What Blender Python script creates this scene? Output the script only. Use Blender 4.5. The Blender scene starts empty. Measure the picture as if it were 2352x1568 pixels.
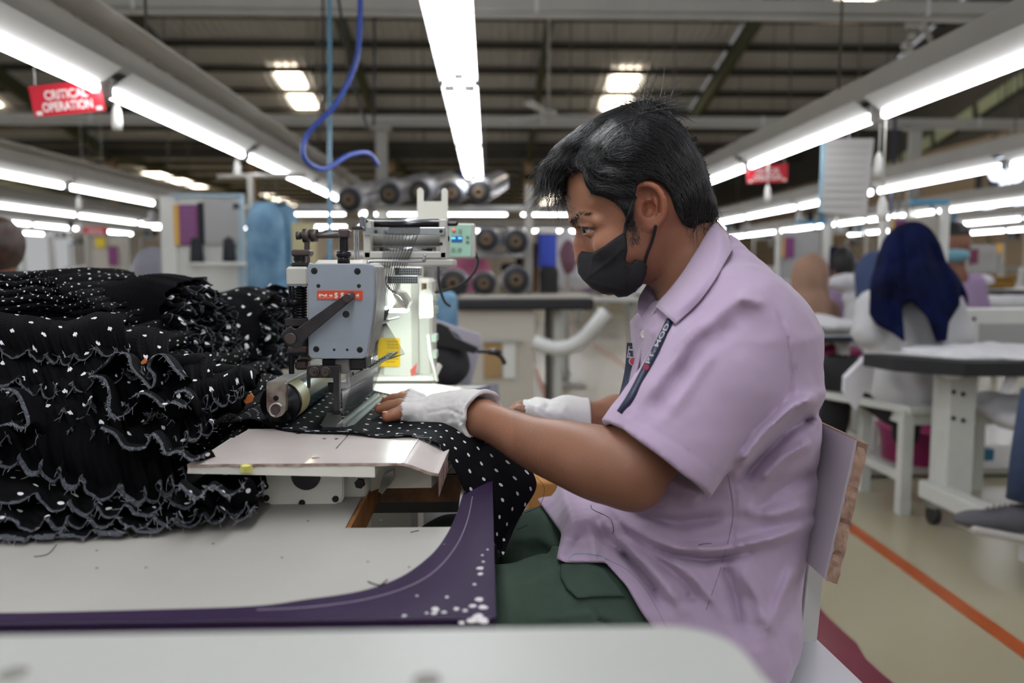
import bpy, math, random
import numpy as np
from mathutils import Vector, Matrix, Euler
random.seed(7)
RNG = np.random.default_rng(11)
sc = bpy.context.scene
COL = sc.collection
PI = math.pi
# ------------------------------------------------------------ camera
CAMZ = 1.02; F = 1829.0
PITCH = math.atan(169/F); YAW = math.atan(56/F)
cam_d = bpy.data.cameras.new('camera'); cam = bpy.data.objects.new('camera', cam_d); COL.objects.link(cam)
cam.location = (0, 0, CAMZ); cam.rotation_euler = (PI/2-PITCH, 0, -YAW)
cam_d.sensor_width = 36; cam_d.lens = 36*F/2352; cam_d.clip_start = .02; cam_d.clip_end = 200
cam_d.dof.use_dof = True; cam_d.dof.focus_distance = 1.0; cam_d.dof.aperture_fstop = 3.2; cam_d.dof.aperture_blades = 0
sc.camera = cam
RC = Euler(cam.rotation_euler).to_matrix()
def P(px, py, Y=None, z=None, X=None):
    d = RC @ Vector(((px-1176)/F, -(py-784)/F, -1))
    if Y is not None: t = Y/d.y
    elif z is not None: t = (z-CAMZ)/d.z
    else: t = X/d.x
    return Vector((d.x*t, d.y*t, CAMZ+d.z*t))
# ------------------------------------------------------------ world, sun-less daylight from the open hall side
w = bpy.data.worlds.new('world'); sc.world = w; w.use_nodes = True
w.node_tree.nodes['Background'].inputs[0].default_value = (.95, .97, 1, 1)
w.node_tree.nodes['Background'].inputs[1].default_value = .42
sc.view_settings.view_transform = 'Standard'; sc.view_settings.look = 'None'
sc.view_settings.exposure = 0.0; sc.view_settings.gamma = 1; sc.view_settings.use_curve_mapping = False
TUBE_E = 17.5; SKY_E = 9.0
sc.cycles.max_bounces = 6; sc.cycles.diffuse_bounces = 3; sc.cycles.glossy_bounces = 3; sc.cycles.sample_clamp_indirect = 4
sc.cycles.use_denoising = True
# ------------------------------------------------------------ materials
def lin(c):
    if isinstance(c, str):
        c = [int(c[i:i+2], 16)/255 for i in (0, 2, 4)]
    return tuple((x/12.92 if x <= .04045 else ((x+.055)/1.055)**2.4) for x in c[:3])+(1,)
MATS = {}
def mat(name, c, rough=.5, metal=0, var=0, vscale=8, bump=0, bscale=60, spec=.5, sheen=0, emit=0, alpha=1, trans=0, sss=0, c2=None, coat=0):
    if name in MATS: return MATS[name]
    m = bpy.data.materials.new(name); m.use_nodes = True; nt = m.node_tree; b = nt.nodes['Principled BSDF']
    b.inputs['Base Color'].default_value = lin(c); b.inputs['Roughness'].default_value = rough
    b.inputs['Metallic'].default_value = metal; b.inputs['Specular IOR Level'].default_value = spec
    b.inputs['Sheen Weight'].default_value = sheen; b.inputs['Alpha'].default_value = alpha
    b.inputs['Transmission Weight'].default_value = trans; b.inputs['Coat Weight'].default_value = coat
    if sss: b.inputs['Subsurface Weight'].default_value = sss; b.inputs['Subsurface Radius'].default_value = (.012, .005, .003)
    if emit: b.inputs['Emission Color'].default_value = lin(c); b.inputs['Emission Strength'].default_value = emit
    if var or c2 or bump:
        tc = nt.nodes.new('ShaderNodeTexCoord')
    if var or c2:
        n = nt.nodes.new('ShaderNodeTexNoise'); n.inputs['Scale'].default_value = vscale; n.inputs['Detail'].default_value = 5
        nt.links.new(tc.outputs['Object'], n.inputs['Vector'])
        r = nt.nodes.new('ShaderNodeValToRGB'); a = lin(c)
        d = lin(c2) if c2 else tuple(x*(1-var) for x in a[:3])+(1,)
        r.color_ramp.elements[0].color = d; r.color_ramp.elements[1].color = a
        r.color_ramp.elements[0].position = .35; r.color_ramp.elements[1].position = .62
        nt.links.new(n.outputs['Fac'], r.inputs['Fac']); nt.links.new(r.outputs['Color'], b.inputs['Base Color'])
    if bump:
        n = nt.nodes.new('ShaderNodeTexNoise'); n.inputs['Scale'].default_value = bscale; n.inputs['Detail'].default_value = 4
        nt.links.new(tc.outputs['Object'], n.inputs['Vector'])
        bp = nt.nodes.new('ShaderNodeBump'); bp.inputs['Strength'].default_value = bump; bp.inputs['Distance'].default_value = .002
        nt.links.new(n.outputs['Fac'], bp.inputs['Height']); nt.links.new(bp.outputs['Normal'], b.inputs['Normal'])
    MATS[name] = m; return m
# ------------------------------------------------------------ mesh builder
class MB:
    def __init__(s): s.v = []; s.f = []; s.uv = {}; s.mi = []; s.m = 0; s.sm = []
    def add(s, vs, fs, smooth=False, uvs=None):
        o = len(s.v); s.v += [tuple(p) for p in vs]
        for f in fs:
            if uvs is not None: s.uv[len(s.f)] = [uvs[i] for i in f]
            s.f.append(tuple(i+o for i in f)); s.mi.append(s.m); s.sm.append(smooth)
        return s
    def box(s, c, size, rot=None, bev=0):
        c = Vector(c); hx, hy, hz = [a/2 for a in size]; R = rot if rot is not None else Matrix.Identity(3)
        b = min(bev, hx*.9, hy*.9, hz*.9)
        if b <= 0:
            vs = [c+R@Vector((x*hx, y*hy, z*hz)) for x in (-1, 1) for y in (-1, 1) for z in (-1, 1)]
            return s.add(vs, [(0, 1, 3, 2), (4, 6, 7, 5), (0, 4, 5, 1), (2, 3, 7, 6), (0, 2, 6, 4), (1, 5, 7, 3)])
        vs = []; idx = {}
        for x in (-1, 1):
            for y in (-1, 1):
                for z in (-1, 1):
                    for a in range(3):
                        q = [x*(hx-b), y*(hy-b), z*(hz-b)]; q[a] += (x, y, z)[a]*b
                        idx[(x, y, z, a)] = len(vs); vs.append(c+R@Vector(q))
        fs = []
        for a in range(3):
            for sg in (-1, 1):
                o = [i for i in range(3) if i != a]; q = []
                for (p, r) in ((-1, -1), (1, -1), (1, 1), (-1, 1)):
                    k = [0, 0, 0]; k[a] = sg; k[o[0]] = p; k[o[1]] = r; q.append(idx[(*k, a)])
                fs.append(tuple(q))
        for a in range(3):
            o = [i for i in range(3) if i != a]
            for p in (-1, 1):
                for r in (-1, 1):
                    k0 = [0]*3; k1 = [0]*3; k0[a] = -1; k1[a] = 1
                    for k in (k0, k1): k[o[0]] = p; k[o[1]] = r
                    fs.append((idx[(*k0, o[0])], idx[(*k0, o[1])], idx[(*k1, o[1])], idx[(*k1, o[0])]))
        for x in (-1, 1):
            for y in (-1, 1):
                for z in (-1, 1): fs.append(tuple(idx[(x, y, z, a)] for a in range(3)))
        return s.add(vs, fs)
    def bar(s, a, b, w, h=None, up=(0, 0, 1), bev=0):
        a = Vector(a); b = Vector(b); h = h or w; d = (b-a); L = d.length; d.normalize(); up = Vector(up)
        sd = d.cross(up)
        if sd.length < 1e-4: sd = d.cross(Vector((1, 0, 0)))
        sd.normalize(); u = sd.cross(d)
        return s.box((a+b)/2, (w, L, h), Matrix((sd, d, u)).transposed(), bev)
    def tube(s, pts, r, n=10, cap=True, smooth=True, closed=False):
        pts = [Vector(p) for p in pts]; N = len(pts)
        rs = r if isinstance(r, (list, tuple)) else [r]*N
        t0 = (pts[1]-pts[0]).normalized(); u = t0.orthogonal().normalized(); vs = []
        for i, p in enumerate(pts):
            if closed: t = (pts[(i+1) % N]-pts[i-1]).normalized()
            else: t = (pts[min(i+1, N-1)]-pts[max(i-1, 0)]).normalized()
            u = (u-t*u.dot(t))
            u = u.normalized() if u.length > 1e-6 else t.orthogonal().normalized()
            w_ = t.cross(u)
            for k in range(n):
                a = 2*PI*k/n; vs.append(p+(u*math.cos(a)+w_*math.sin(a))*rs[i])
        fs = []
        for i in range(N if closed else N-1):
            j = (i+1) % N
            for k in range(n): fs.append((i*n+k, i*n+(k+1) % n, j*n+(k+1) % n, j*n+k))
        s.add(vs, fs, smooth)
        if cap and not closed:
            o = len(s.v)-len(vs)
            s.f.append(tuple(o+k for k in range(n))[::-1]); s.f.append(tuple(o+(N-1)*n+k for k in range(n))); s.mi += [s.m]*2; s.sm += [False]*2
        return s
    def cyl(s, a, b, r, r2=None, n=20): 
        return s.tube([a, b], [r, r if r2 is None else r2], n)
    def lathe(s, base, axis, prof, n=24, smooth=True):
        base = Vector(base); ax = Vector(axis).normalized(); u = ax.orthogonal().normalized(); w_ = ax.cross(u); vs = []
        for (r, h) in prof:
            for k in range(n):
                a = 2*PI*k/n; vs.append(base+ax*h+(u*math.cos(a)+w_*math.sin(a))*max(r, 1e-5))
        fs = [(i*n+k, i*n+(k+1) % n, (i+1)*n+(k+1) % n, (i+1)*n+k) for i in range(len(prof)-1) for k in range(n)]
        return s.add(vs, fs, smooth)
    def prism(s, poly, ext):                     # poly: 3D loop, ext: vector
        n = len(poly); e = Vector(ext); poly = [Vector(p) for p in poly]
        vs = poly+[p+e for p in poly]
        return s.add(vs, [tuple(range(n))[::-1], tuple(range(n, 2*n))]+[(i, (i+1) % n, n+(i+1) % n, n+i) for i in range(n)])
    def grid(s, fn, nu, nv, uvf=None, smooth=True):
        vs = []; uvs = []
        for i in range(nu+1):
            for j in range(nv+1):
                u = i/nu; v = j/nv; vs.append(fn(u, v)); uvs.append(uvf(u, v) if uvf else (u, v))
        fs = [(i*(nv+1)+j, (i+1)*(nv+1)+j, (i+1)*(nv+1)+j+1, i*(nv+1)+j+1) for i in range(nu) for j in range(nv)]
        return s.add(vs, fs, smooth, uvs)
    def ball(s, c, r, n=12, sc=(1, 1, 1)):
        c = Vector(c); vs = [c+Vector((0, 0, r*sc[2]))]
        m = n//2
        for i in range(1, m):
            a = PI*i/m
            for k in range(n): b = 2*PI*k/n; vs.append(c+Vector((r*sc[0]*math.sin(a)*math.cos(b), r*sc[1]*math.sin(a)*math.sin(b), r*sc[2]*math.cos(a))))
        vs.append(c-Vector((0, 0, r*sc[2]))); fs = [(0, 1+k, 1+(k+1) % n) for k in range(n)]
        for i in range(m-2):
            for k in range(n): fs.append((1+i*n+k, 1+(i+1)*n+k, 1+(i+1)*n+(k+1) % n, 1+i*n+(k+1) % n))
        o = 1+(m-2)*n; fs += [(o+k, len(vs)-1, o+(k+1) % n) for k in range(n)]
        return s.add(vs, fs, True)
ORG = {}
def org(o): return ORG.get(o.name, Vector((0, 0, 0))) if o else Vector((0, 0, 0))
def link_mesh(name, me, parent, o0):
    o = bpy.data.objects.new(name, me); COL.objects.link(o)
    if parent: o.parent = parent; ORG[o.name] = org(parent)
    else: o.location = o0; ORG[o.name] = Vector(o0)
    return o
def obj(name, mb, m, parent=None, label=None, kind=None, mats=None, solid=0, subs=0):
    me = bpy.data.meshes.new(name)
    A = np.array([tuple(v) for v in mb.v], dtype=float)
    if parent: o0 = org(parent)
    else:
        lo, hi = A.min(0), A.max(0); o0 = Vector(((lo[0]+hi[0])/2, (lo[1]+hi[1])/2, lo[2]))
    A = A-np.array(o0)
    me.from_pydata(A.tolist(), [], mb.f)
    me.materials.append(m)
    for q in (mats or []): me.materials.append(q)
    me.polygons.foreach_set('material_index', mb.mi[:len(me.polygons)]); me.polygons.foreach_set('use_smooth', mb.sm[:len(me.polygons)])
    if mb.uv:
        ul = me.uv_layers.new(name='UVMap'); flat = []
        for i, f in enumerate(mb.f): flat += [c for q in mb.uv.get(i, [(0, 0)]*len(f)) for c in q]
        ul.data.foreach_set('uv', flat)
    me.update()
    o = link_mesh(name, me, parent, o0)
    if solid:
        md = o.modifiers.new('thickness', 'SOLIDIFY'); md.thickness = solid; md.offset = 0
    if subs: md = o.modifiers.new('smooth', 'SUBSURF'); md.levels = subs; md.render_levels = subs
    if label: o['label'] = label
    if kind: o['kind'] = kind
    return o
def thing(name, label, cat, loc=(0, 0, 0), group=None):
    o = bpy.data.objects.new(name, None); COL.objects.link(o); o.location = loc; o.empty_display_size = .05
    o['label'] = label; o['category'] = cat
    if group: o['group'] = group
    ORG[o.name] = Vector(loc); return o
def tag(o, label, cat, group=None, kind=None):
    o['label'] = label; o['category'] = cat
    if group: o['group'] = group
    if kind: o['kind'] = kind
    return o
def struct(name, mb, m, parent=None, **k):
    o = obj(name, mb, m, parent, **k)
    if not parent: o['kind'] = 'structure'
    return o
def dup(root, loc=None, rotz=None, label=None, group=None):
    def cp(o, par):
        c = o.copy(); COL.objects.link(c); c.parent = par
        for ch in list(o.children): cp(ch, c)
        return c
    r = cp(root, None)
    if loc is not None: r.location = loc
    if rotz is not None: r.rotation_euler = (0, 0, rotz)
    if label: r['label'] = label
    if group: r['group'] = group
    return r
# ------------------------------------------------------------ implicit surfaces (numpy surface nets)
def A3(p): return np.array(tuple(p), dtype=np.float32)
def s_cone(p, a, b, r1, r2):
    a = A3(a); b = A3(b); ba = b-a; L2 = float(ba@ba); t = np.clip((p-a)@ba/L2, 0, 1)
    return np.linalg.norm(p-a-t[:, None]*ba, axis=1)-(r1+(r2-r1)*t)
def s_ell(p, c, r, R=None):
    q = p-A3(c)
    if R is not None: q = q@np.array(R, dtype=np.float32)     # columns of R are the axes
    r = np.array(r, dtype=np.float32); k0 = np.linalg.norm(q/r, axis=1); k1 = np.linalg.norm(q/(r*r), axis=1)+1e-9
    return k0*(k0-1)/k1
def region(p, d, c, r, g, pad=.034):                        # apply g only where p is near the ball/box c+-r
    c = A3(c); m = (np.abs(p-c) < (np.array(r, dtype=np.float32)+pad)).all(1)
    if m.any(): d[m] = g(p[m], d[m])
    return d
def s_box(p, c, hs, R=None, rad=0):
    q = p-A3(c)
    if R is not None: q = q@np.array(R, dtype=np.float32)
    q = np.abs(q)-np.array(hs, dtype=np.float32)+rad
    return np.linalg.norm(np.maximum(q, 0), axis=1)+np.minimum(q.max(1), 0)-rad
def smin(a, b, k): h = np.clip(.5+.5*(b-a)/k, 0, 1); return b*(1-h)+a*h-k*h*(1-h)
def smax(a, b, k): return -smin(-a, -b, k)
def s_curve(p, pts, rs):                                    # smooth limb: distance to a dense polyline with a varying radius
    best = np.full(len(p), 1e9, dtype=np.float32)
    for i in range(len(pts)-1):
        a = A3(pts[i]); ba = A3(pts[i+1])-a; t = np.clip((p-a)@ba/float(ba@ba+1e-12), 0, 1)
        best = np.minimum(best, np.linalg.norm(p-a-t[:, None]*ba, axis=1)-(rs[i]+(rs[i+1]-rs[i])*t))
    return best
def s_chain(p, pts, rs, k=.01):
    d = None
    for i in range(len(pts)-1):
        e = s_cone(p, pts[i], pts[i+1], rs[i], rs[i+1]); d = e if d is None else smin(d, e, k)
    return d
def seg_d(p, pts):                                          # distance to a 3D polyline, and parameter
    best = None; par = None; pts = [A3(q) for q in pts]
    for i in range(len(pts)-1):
        ba = pts[i+1]-pts[i]; t = np.clip((p-pts[i])@ba/float(ba@ba+1e-12), 0, 1); d = np.linalg.norm(p-pts[i]-t[:, None]*ba, axis=1)
        if best is None: best = d; par = t/(len(pts)-1)
        else: m = d < best; best = np.where(m, d, best); par = np.where(m, (i+t)/(len(pts)-1), par)
    return best, par
def poly_sd(x, y, poly):                                    # signed distance to 2D polygon
    n = len(poly); d = np.full(x.shape, 1e9, dtype=np.float32); s = np.ones(x.shape, dtype=np.float32)
    for i in range(n):
        ax, ay = poly[i]; bx, by = poly[i-1]; ex, ey = bx-ax, by-ay; wx, wy = x-ax, y-ay
        t = np.clip((wx*ex+wy*ey)/(ex*ex+ey*ey+1e-12), 0, 1); dx, dy = wx-ex*t, wy-ey*t; d = np.minimum(d, dx*dx+dy*dy)
        c1 = y >= ay; c2 = y < by; c3 = ex*wy > ey*wx
        s = np.where((c1 & c2 & c3) | (~c1 & ~c2 & ~c3), -s, s)
    return s*np.sqrt(d)
def sdf_mesh(name, f, lo, hi, h, m, parent=None, lip=1.6, label=None, cols=None):
    lo = np.array(lo, dtype=np.float32); n = np.ceil((np.array(hi)-lo)/h).astype(int)+1; B = 8
    nb = (n+B-1)//B; n = nb*B
    g = np.stack(np.meshgrid(*[np.arange(k) for k in nb], indexing='ij'), -1).reshape(-1, 3)
    c = lo+(g*B+(B-1)/2)*h; dv = f(c.astype(np.float32)); act = np.abs(dv) < (B+1)*h*.5*1.7321*lip
    V = np.ones(n, dtype=np.float32)
    V6 = V.reshape(nb[0], B, nb[1], B, nb[2], B)
    ins = (~act) & (dv < 0)
    gi = g[ins]; V6[gi[:, 0], :, gi[:, 1], :, gi[:, 2], :] = -1
    off = np.stack(np.meshgrid(*[np.arange(B)]*3, indexing='ij'), -1).reshape(-1, 3)
    ga = g[act]
    for k in range(0, len(ga), 600):
        q = ga[k:k+600]; pts = lo+((q[:, None, :]*B+off[None])*h).reshape(-1, 3)
        V6[q[:, 0], :, q[:, 1], :, q[:, 2], :] = f(pts.astype(np.float32)).reshape(-1, B, B, B)
    S = V < 0
    cnt = np.zeros(n-1, dtype=np.int8)
    for dx in (0, 1):
        for dy in (0, 1):
            for dz in (0, 1): cnt += S[dx:n[0]-1+dx, dy:n[1]-1+dy, dz:n[2]-1+dz]
    C = np.argwhere((cnt > 0) & (cnt < 8)); acc = np.zeros((len(C), 3)); num = np.zeros(len(C))
    cor = [(0, 0, 0), (1, 0, 0), (0, 1, 0), (1, 1, 0), (0, 0, 1), (1, 0, 1), (0, 1, 1), (1, 1, 1)]
    vals = [V[C[:, 0]+a, C[:, 1]+b, C[:, 2]+c_] for a, b, c_ in cor]
    for i in range(8):
        for j in range(i+1, 8):
            df = np.abs(np.array(cor[i])-np.array(cor[j])).sum()
            if df != 1: continue
            x = (vals[i] < 0) != (vals[j] < 0); t = vals[i]/(vals[i]-vals[j]+1e-20)
            pt = np.array(cor[i])+t[:, None]*(np.array(cor[j])-np.array(cor[i])); acc[x] += pt[x]; num[x] += 1
    vp = lo+(C+acc/np.maximum(num, 1)[:, None])*h
    idx = np.full(n-1, -1, dtype=np.int32); idx[C[:, 0], C[:, 1], C[:, 2]] = np.arange(len(C))
    quads = []
    for ax in range(3):
        o1, o2 = [(1, 2), (2, 0), (0, 1)][ax]
        sl0 = [slice(None)]*3; sl1 = [slice(None)]*3; sl0[ax] = slice(0, -1); sl1[ax] = slice(1, None)
        a = S[tuple(sl0)]; b = S[tuple(sl1)]; E = np.argwhere(a != b)
        E = E[(E[:, o1] > 0) & (E[:, o2] > 0) & (E[:, o1] < n[o1]-1) & (E[:, o2] < n[o2]-1)]
        def g_(d1, d2): q = E.copy(); q[:, o1] -= d1; q[:, o2] -= d2; return idx[q[:, 0], q[:, 1], q[:, 2]]
        Q = np.stack([g_(1, 1), g_(0, 1), g_(0, 0), g_(1, 0)], 1); fl = a[E[:, 0], E[:, 1], E[:, 2]]
        Q[~fl] = Q[~fl][:, ::-1]; quads.append(Q)
    Q = np.concatenate(quads); Q = Q[(Q >= 0).all(1)]
    o0 = org(parent) if parent else Vector((float(vp[:, 0].mean()), float(vp[:, 1].mean()), float(vp[:, 2].min())))
    me = bpy.data.meshes.new(name); W = vp-np.array(o0)
    me.vertices.add(len(W)); me.vertices.foreach_set('co', W.ravel().astype(np.float32))
    me.loops.add(len(Q)*4); me.loops.foreach_set('vertex_index', Q.ravel().astype(np.int32))
    me.polygons.add(len(Q)); me.polygons.foreach_set('loop_start', np.arange(0, len(Q)*4, 4, dtype=np.int32))
    me.materials.append(m); me.update(calc_edges=True); me.validate()
    me.polygons.foreach_set('use_smooth', np.ones(len(me.polygons), dtype=bool))
    if cols is not None:
        ca = me.color_attributes.new('Col', 'FLOAT_COLOR', 'POINT'); cc = np.ones((len(W), 4), dtype=np.float32); cc[:, :3] = cols(vp)
        ca.data.foreach_set('color', cc.ravel())
    o = link_mesh(name, me, parent, o0)
    if label: o['label'] = label
    return o
def catmull(pts, n=6, closed=False):
    pts = [Vector(p) for p in pts]; out = []; N = len(pts); rng = range(N) if closed else range(N-1)
    for i in rng:
        if closed: p0, p1, p2, p3 = pts[i-1], pts[i], pts[(i+1) % N], pts[(i+2) % N]
        else: p0, p1, p2, p3 = pts[max(i-1, 0)], pts[i], pts[i+1], pts[min(i+2, N-1)]
        for k in range(n):
            t = k/n; out.append(.5*((2*p1)+(p2-p0)*t+(2*p0-5*p1+4*p2-p3)*t*t+(3*p1-p0-3*p2+p3)*t**3))
    if not closed: out.append(pts[-1])
    return out
def text_mesh(txt, name, m, origin, right, up, height, parent, width=None, extr=.0004, bold=False):
    cu = bpy.data.curves.new('txt', 'FONT'); cu.body = txt; cu.size = 1; cu.extrude = 0; cu.offset = .02 if bold else 0
    t = bpy.data.objects.new('txt', cu); COL.objects.link(t)
    me = bpy.data.meshes.new_from_object(t.evaluated_get(bpy.context.evaluated_depsgraph_get())); bpy.data.objects.remove(t); bpy.data.curves.remove(cu)
    A = np.array([v.co[:] for v in me.vertices]); lo = A.min(0); hi = A.max(0); r = Vector(right).normalized(); u = Vector(up).normalized()
    s = height/(hi[1]-lo[1]); sx = width/(hi[0]-lo[0]) if width else s; nrm = r.cross(u)
    o0 = org(parent)
    for v in me.vertices:
        q = Vector(origin)+r*((v.co.x-lo[0])*sx)+u*((v.co.y-lo[1])*s)+nrm*extr; v.co = q-o0
    me.materials.clear(); me.materials.append(m); me.update()
    return link_mesh(name, me, parent, o0)
# ============================================================ setting
M_floor = mat('cream_epoxy_floor', 'a39b82', .25, var=.07, vscale=1.3, spec=.5)
M_orange = mat('orange_floor_paint', 'a44a14', .35, var=.1, vscale=9)
M_maroon = mat('maroon_floor_paint', '74283a', .32, var=.15, vscale=6)
M_roof = mat('grey_roof_sheet', 'efeff2', .55, var=.10, vscale=.8)
M_purlin = mat('dark_purlin_paint', '4a463d', .55)
M_rafter = mat('olive_rafter_paint', '5d6048', .55)
M_tray = mat('pale_grey_cable_tray', 'aaa7a0', .45, metal=.2, var=.08, vscale=3)
M_wallb = mat('beige_wall_paint', 'b9a68c', .7, var=.06, vscale=1)
M_walld = mat('dark_gable_cladding', '55524c', .7)
M_pillar = mat('tan_column_paint', 'b0926a', .6, c2='a58b68', vscale=4)
M_tube = mat('lit_tube', 'fbfbff', emit=TUBE_E)
M_sky = mat('lit_roof_light', 'fff1da', emit=SKY_E)
M_fix = mat('white_fixture_enamel', 'c9cac8', .4)
M_white = mat('white_enamel', 'd5d6d2', .35, var=.05, vscale=6)
M_whitep = mat('white_painted_steel', 'c6c8c2', .4, var=.08, vscale=9)
M_black = mat('black_plastic', '16171a', .45)
M_blued = mat('blue_air_hose', '27408f', .45)
fl = MB(); fl.box((-8, 20, -.05), (60, 100, .1)); struct('floor', fl, M_floor)
t = MB()
t.box((1.43, 10, .0015), (.055, 36, .003)); struct('trim_1', t, M_orange)
t = MB(); t.box((.47, 14, .0015), (.055, 16, .003)); struct('trim_2', t, M_orange)
# maroon painted area with an irregular brushed border
t = MB(); edge = []
for i in range(40):
    y = -1+3.5*i/39; edge.append((1.0+.012*math.sin(i*1.7)+random.uniform(-.012, .012), y, .0042))
far = [(1.0-.5*i/15+random.uniform(-.004, .004), 2.5+.10*(i/15)+random.uniform(-.015, .015), .0042) for i in range(1, 16)]
t.prism([(.5, -1, .0042)]+edge+far, (0, 0, -.0035)); struct('trim_3', t, M_maroon)
def roofz(Y): return CAMZ+10.5-.2107*Y
ceil = bpy.data.objects.new('ceiling', None); COL.objects.link(ceil); ceil['kind'] = 'structure'; ORG['ceiling'] = Vector((0, 0, 0))
RX = [-28.4, -23.4, -18.4, -13.4, -8.4, -3.5, 1.5, 6.5, 11.35]
def roof_sheet(x0, x1, ya, yb, za, zb):
    b = MB(); n = int((x1-x0)/.11); vs = []
    for i in range(n+1):
        x = x0+(x1-x0)*i/n; dz = .022 if i % 2 else -.022
        vs += [(x, ya, za+dz), (x, yb, zb+dz)]
    b.add(vs, [(2*i, 2*i+1, 2*i+3, 2*i+2) for i in range(n)]); return b
E0 = roofz(29.3)
for i in range(len(RX)-1):
    struct('roof_panel', roof_sheet(RX[i], RX[i+1], 2, 29.35, roofz(2), E0), M_roof, ceil)
    struct('roof_panel', roof_sheet(RX[i], RX[i+1], 29.3, 58, E0, E0+.2), M_roof, ceil)
for x in RX[:-1]:
    b = MB(); b.bar((x, 2, roofz(2)-.42), (x, 29.3, E0-.42), .16, .42); struct('rafter', b, M_rafter, ceil)
    b = MB(); b.bar((x, 29.3, E0-.3), (x, 58, E0-.15), .16, .3); struct('rafter', b, M_rafter, ceil)
yy = 21.6-1.42*9
while yy < 29.3:
    b = MB(); b.box((-8.5, yy, roofz(yy)-.13), (40, .09, .17)); struct('purlin', b, M_purlin, ceil); yy += 1.42
yy = 31
while yy < 57:
    b = MB(); b.box((-8.5, yy, E0-.06), (40, .12, .16)); struct('purlin', b, M_purlin, ceil); yy += 2.6
b = MB(); b.box((-8.5, 29.3, E0-.25), (40, .35, .35)); struct('valley_gutter', b, M_purlin, ceil)
def rooflight(x0, x1, ya, yb, flat=False):
    b = MB(); z = (lambda y: E0-.05) if flat else (lambda y: roofz(y)-.05)
    b.add([(x0, ya, z(ya)), (x1, ya, z(ya)), (x1, yb, z(yb)), (x0, yb, z(yb)), (x0, ya, z(ya)-.02), (x1, ya, z(ya)-.02), (x1, yb, z(yb)-.02), (x0, yb, z(yb)-.02)],
          [(0, 1, 2, 3), (7, 6, 5, 4), (0, 4, 5, 1), (1, 5, 6, 2), (2, 6, 7, 3), (3, 7, 4, 0)])
    struct('roof_light', b, M_sky, ceil)
for x0, x1, ya, yb in ((-6.0, -5.35, 23.1, 24.35), (-6.0, -5.35, 24.5, 26.0), (3.65, 4.4, 23.1, 24.35), (3.65, 4.4, 24.5, 26.0), (8.45, 9.2, 18.4, 19.8),
                       (-11.2, -10.4, 19.5, 20.15), (-15.8, -15.1, 24.4, 26.2), (3.65, 4.4, 16.5, 18.0), (-6, -5.35, 16.2, 17.2)):
    rooflight(x0, x1, ya, yb)
for x0, x1, ya, yb in ((-15.6, -14.9, 36.5, 43.5), (-8.0, -7.3, 38, 43), (-13.9, -13.2, 49, 56), (3.6, 4.3, 47, 54), (-22, -21.2, 36, 43), (-18, -17.3, 49, 55)):
    rooflight(x0, x1, ya, yb, True)
# columns under the valley
for i, x in enumerate(RX[1:-1]):
    b = MB(); b.box((x, 29.3, 2.2), (.32, .3, 4.4)); b.box((x, 29.3, E0-.7), (.3, .3, .9)); c = struct('column', b, M_pillar, None); c.name = 'column'
# walls
b = MB(); b.box((-8.5, 58.1, 2.6), (42, .2, 5.4)); struct('wall_back', b, mat('far_wall_paint', 'cfc9c0', .7, var=.1, vscale=.6))
b = MB(); b.box((11.5, 28, 2.0), (.2, 60, 4.0)); wr = struct('wall_right', b, M_wallb)
b = MB(); b.add([(11.45, 2, 4.0), (11.45, 58, 4.0), (11.45, 58, E0+.2), (11.45, 29.3, E0), (11.45, 2, roofz(2))], [(0, 1, 2, 3, 4)]); struct('gable_cladding', b, M_walld, wr)
for y in range(6, 58, 4):
    b = MB(); b.box((11.36, y, 2), (.1, .25, 4.0)); struct('pilaster', b, M_wallb, wr)
b = MB(); b.box((11.36, 28, 2.55), (.06, 60, .12)); struct('wall_rail', b, M_walld, wr)
M_louv = mat('pale_translucent_strip', 'b9c3a0', .5, emit=.0)
for k in range(7):
    y = 12.5+k*1.75; b = MB(); zc = 4.9-.2107*(y-17.5)
    b.box((11.38, y, zc), (.05, 1.55, .3), Euler((math.atan(-.2107), 0, 0)).to_matrix()); struct('translucent_strip', b, M_louv, wr)
# wall window with exhaust opening far right
b = MB(); b.box((11.35, 17.3, 2.9), (.08, 2.2, 1.7)); w1 = struct('window_1', b, mat('dark_window_frame', '3c4148', .5))
for (dy, dz, s) in ((-.42, .28, .42), (.3, .35, .40), (-.1, -.15, .36), (.5, -.45, .3), (-.6, -.55, .3)):
    b = MB(); b.lathe((11.3, 17.3+dy, 2.9+dz), (-1, 0, 0), [(0, .02), (s*.75, .02), (s*.8, 0)], 18); struct('lit_opening', b, mat('daylight_opening', 'dfeaff', emit=3.0), w1)
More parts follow.
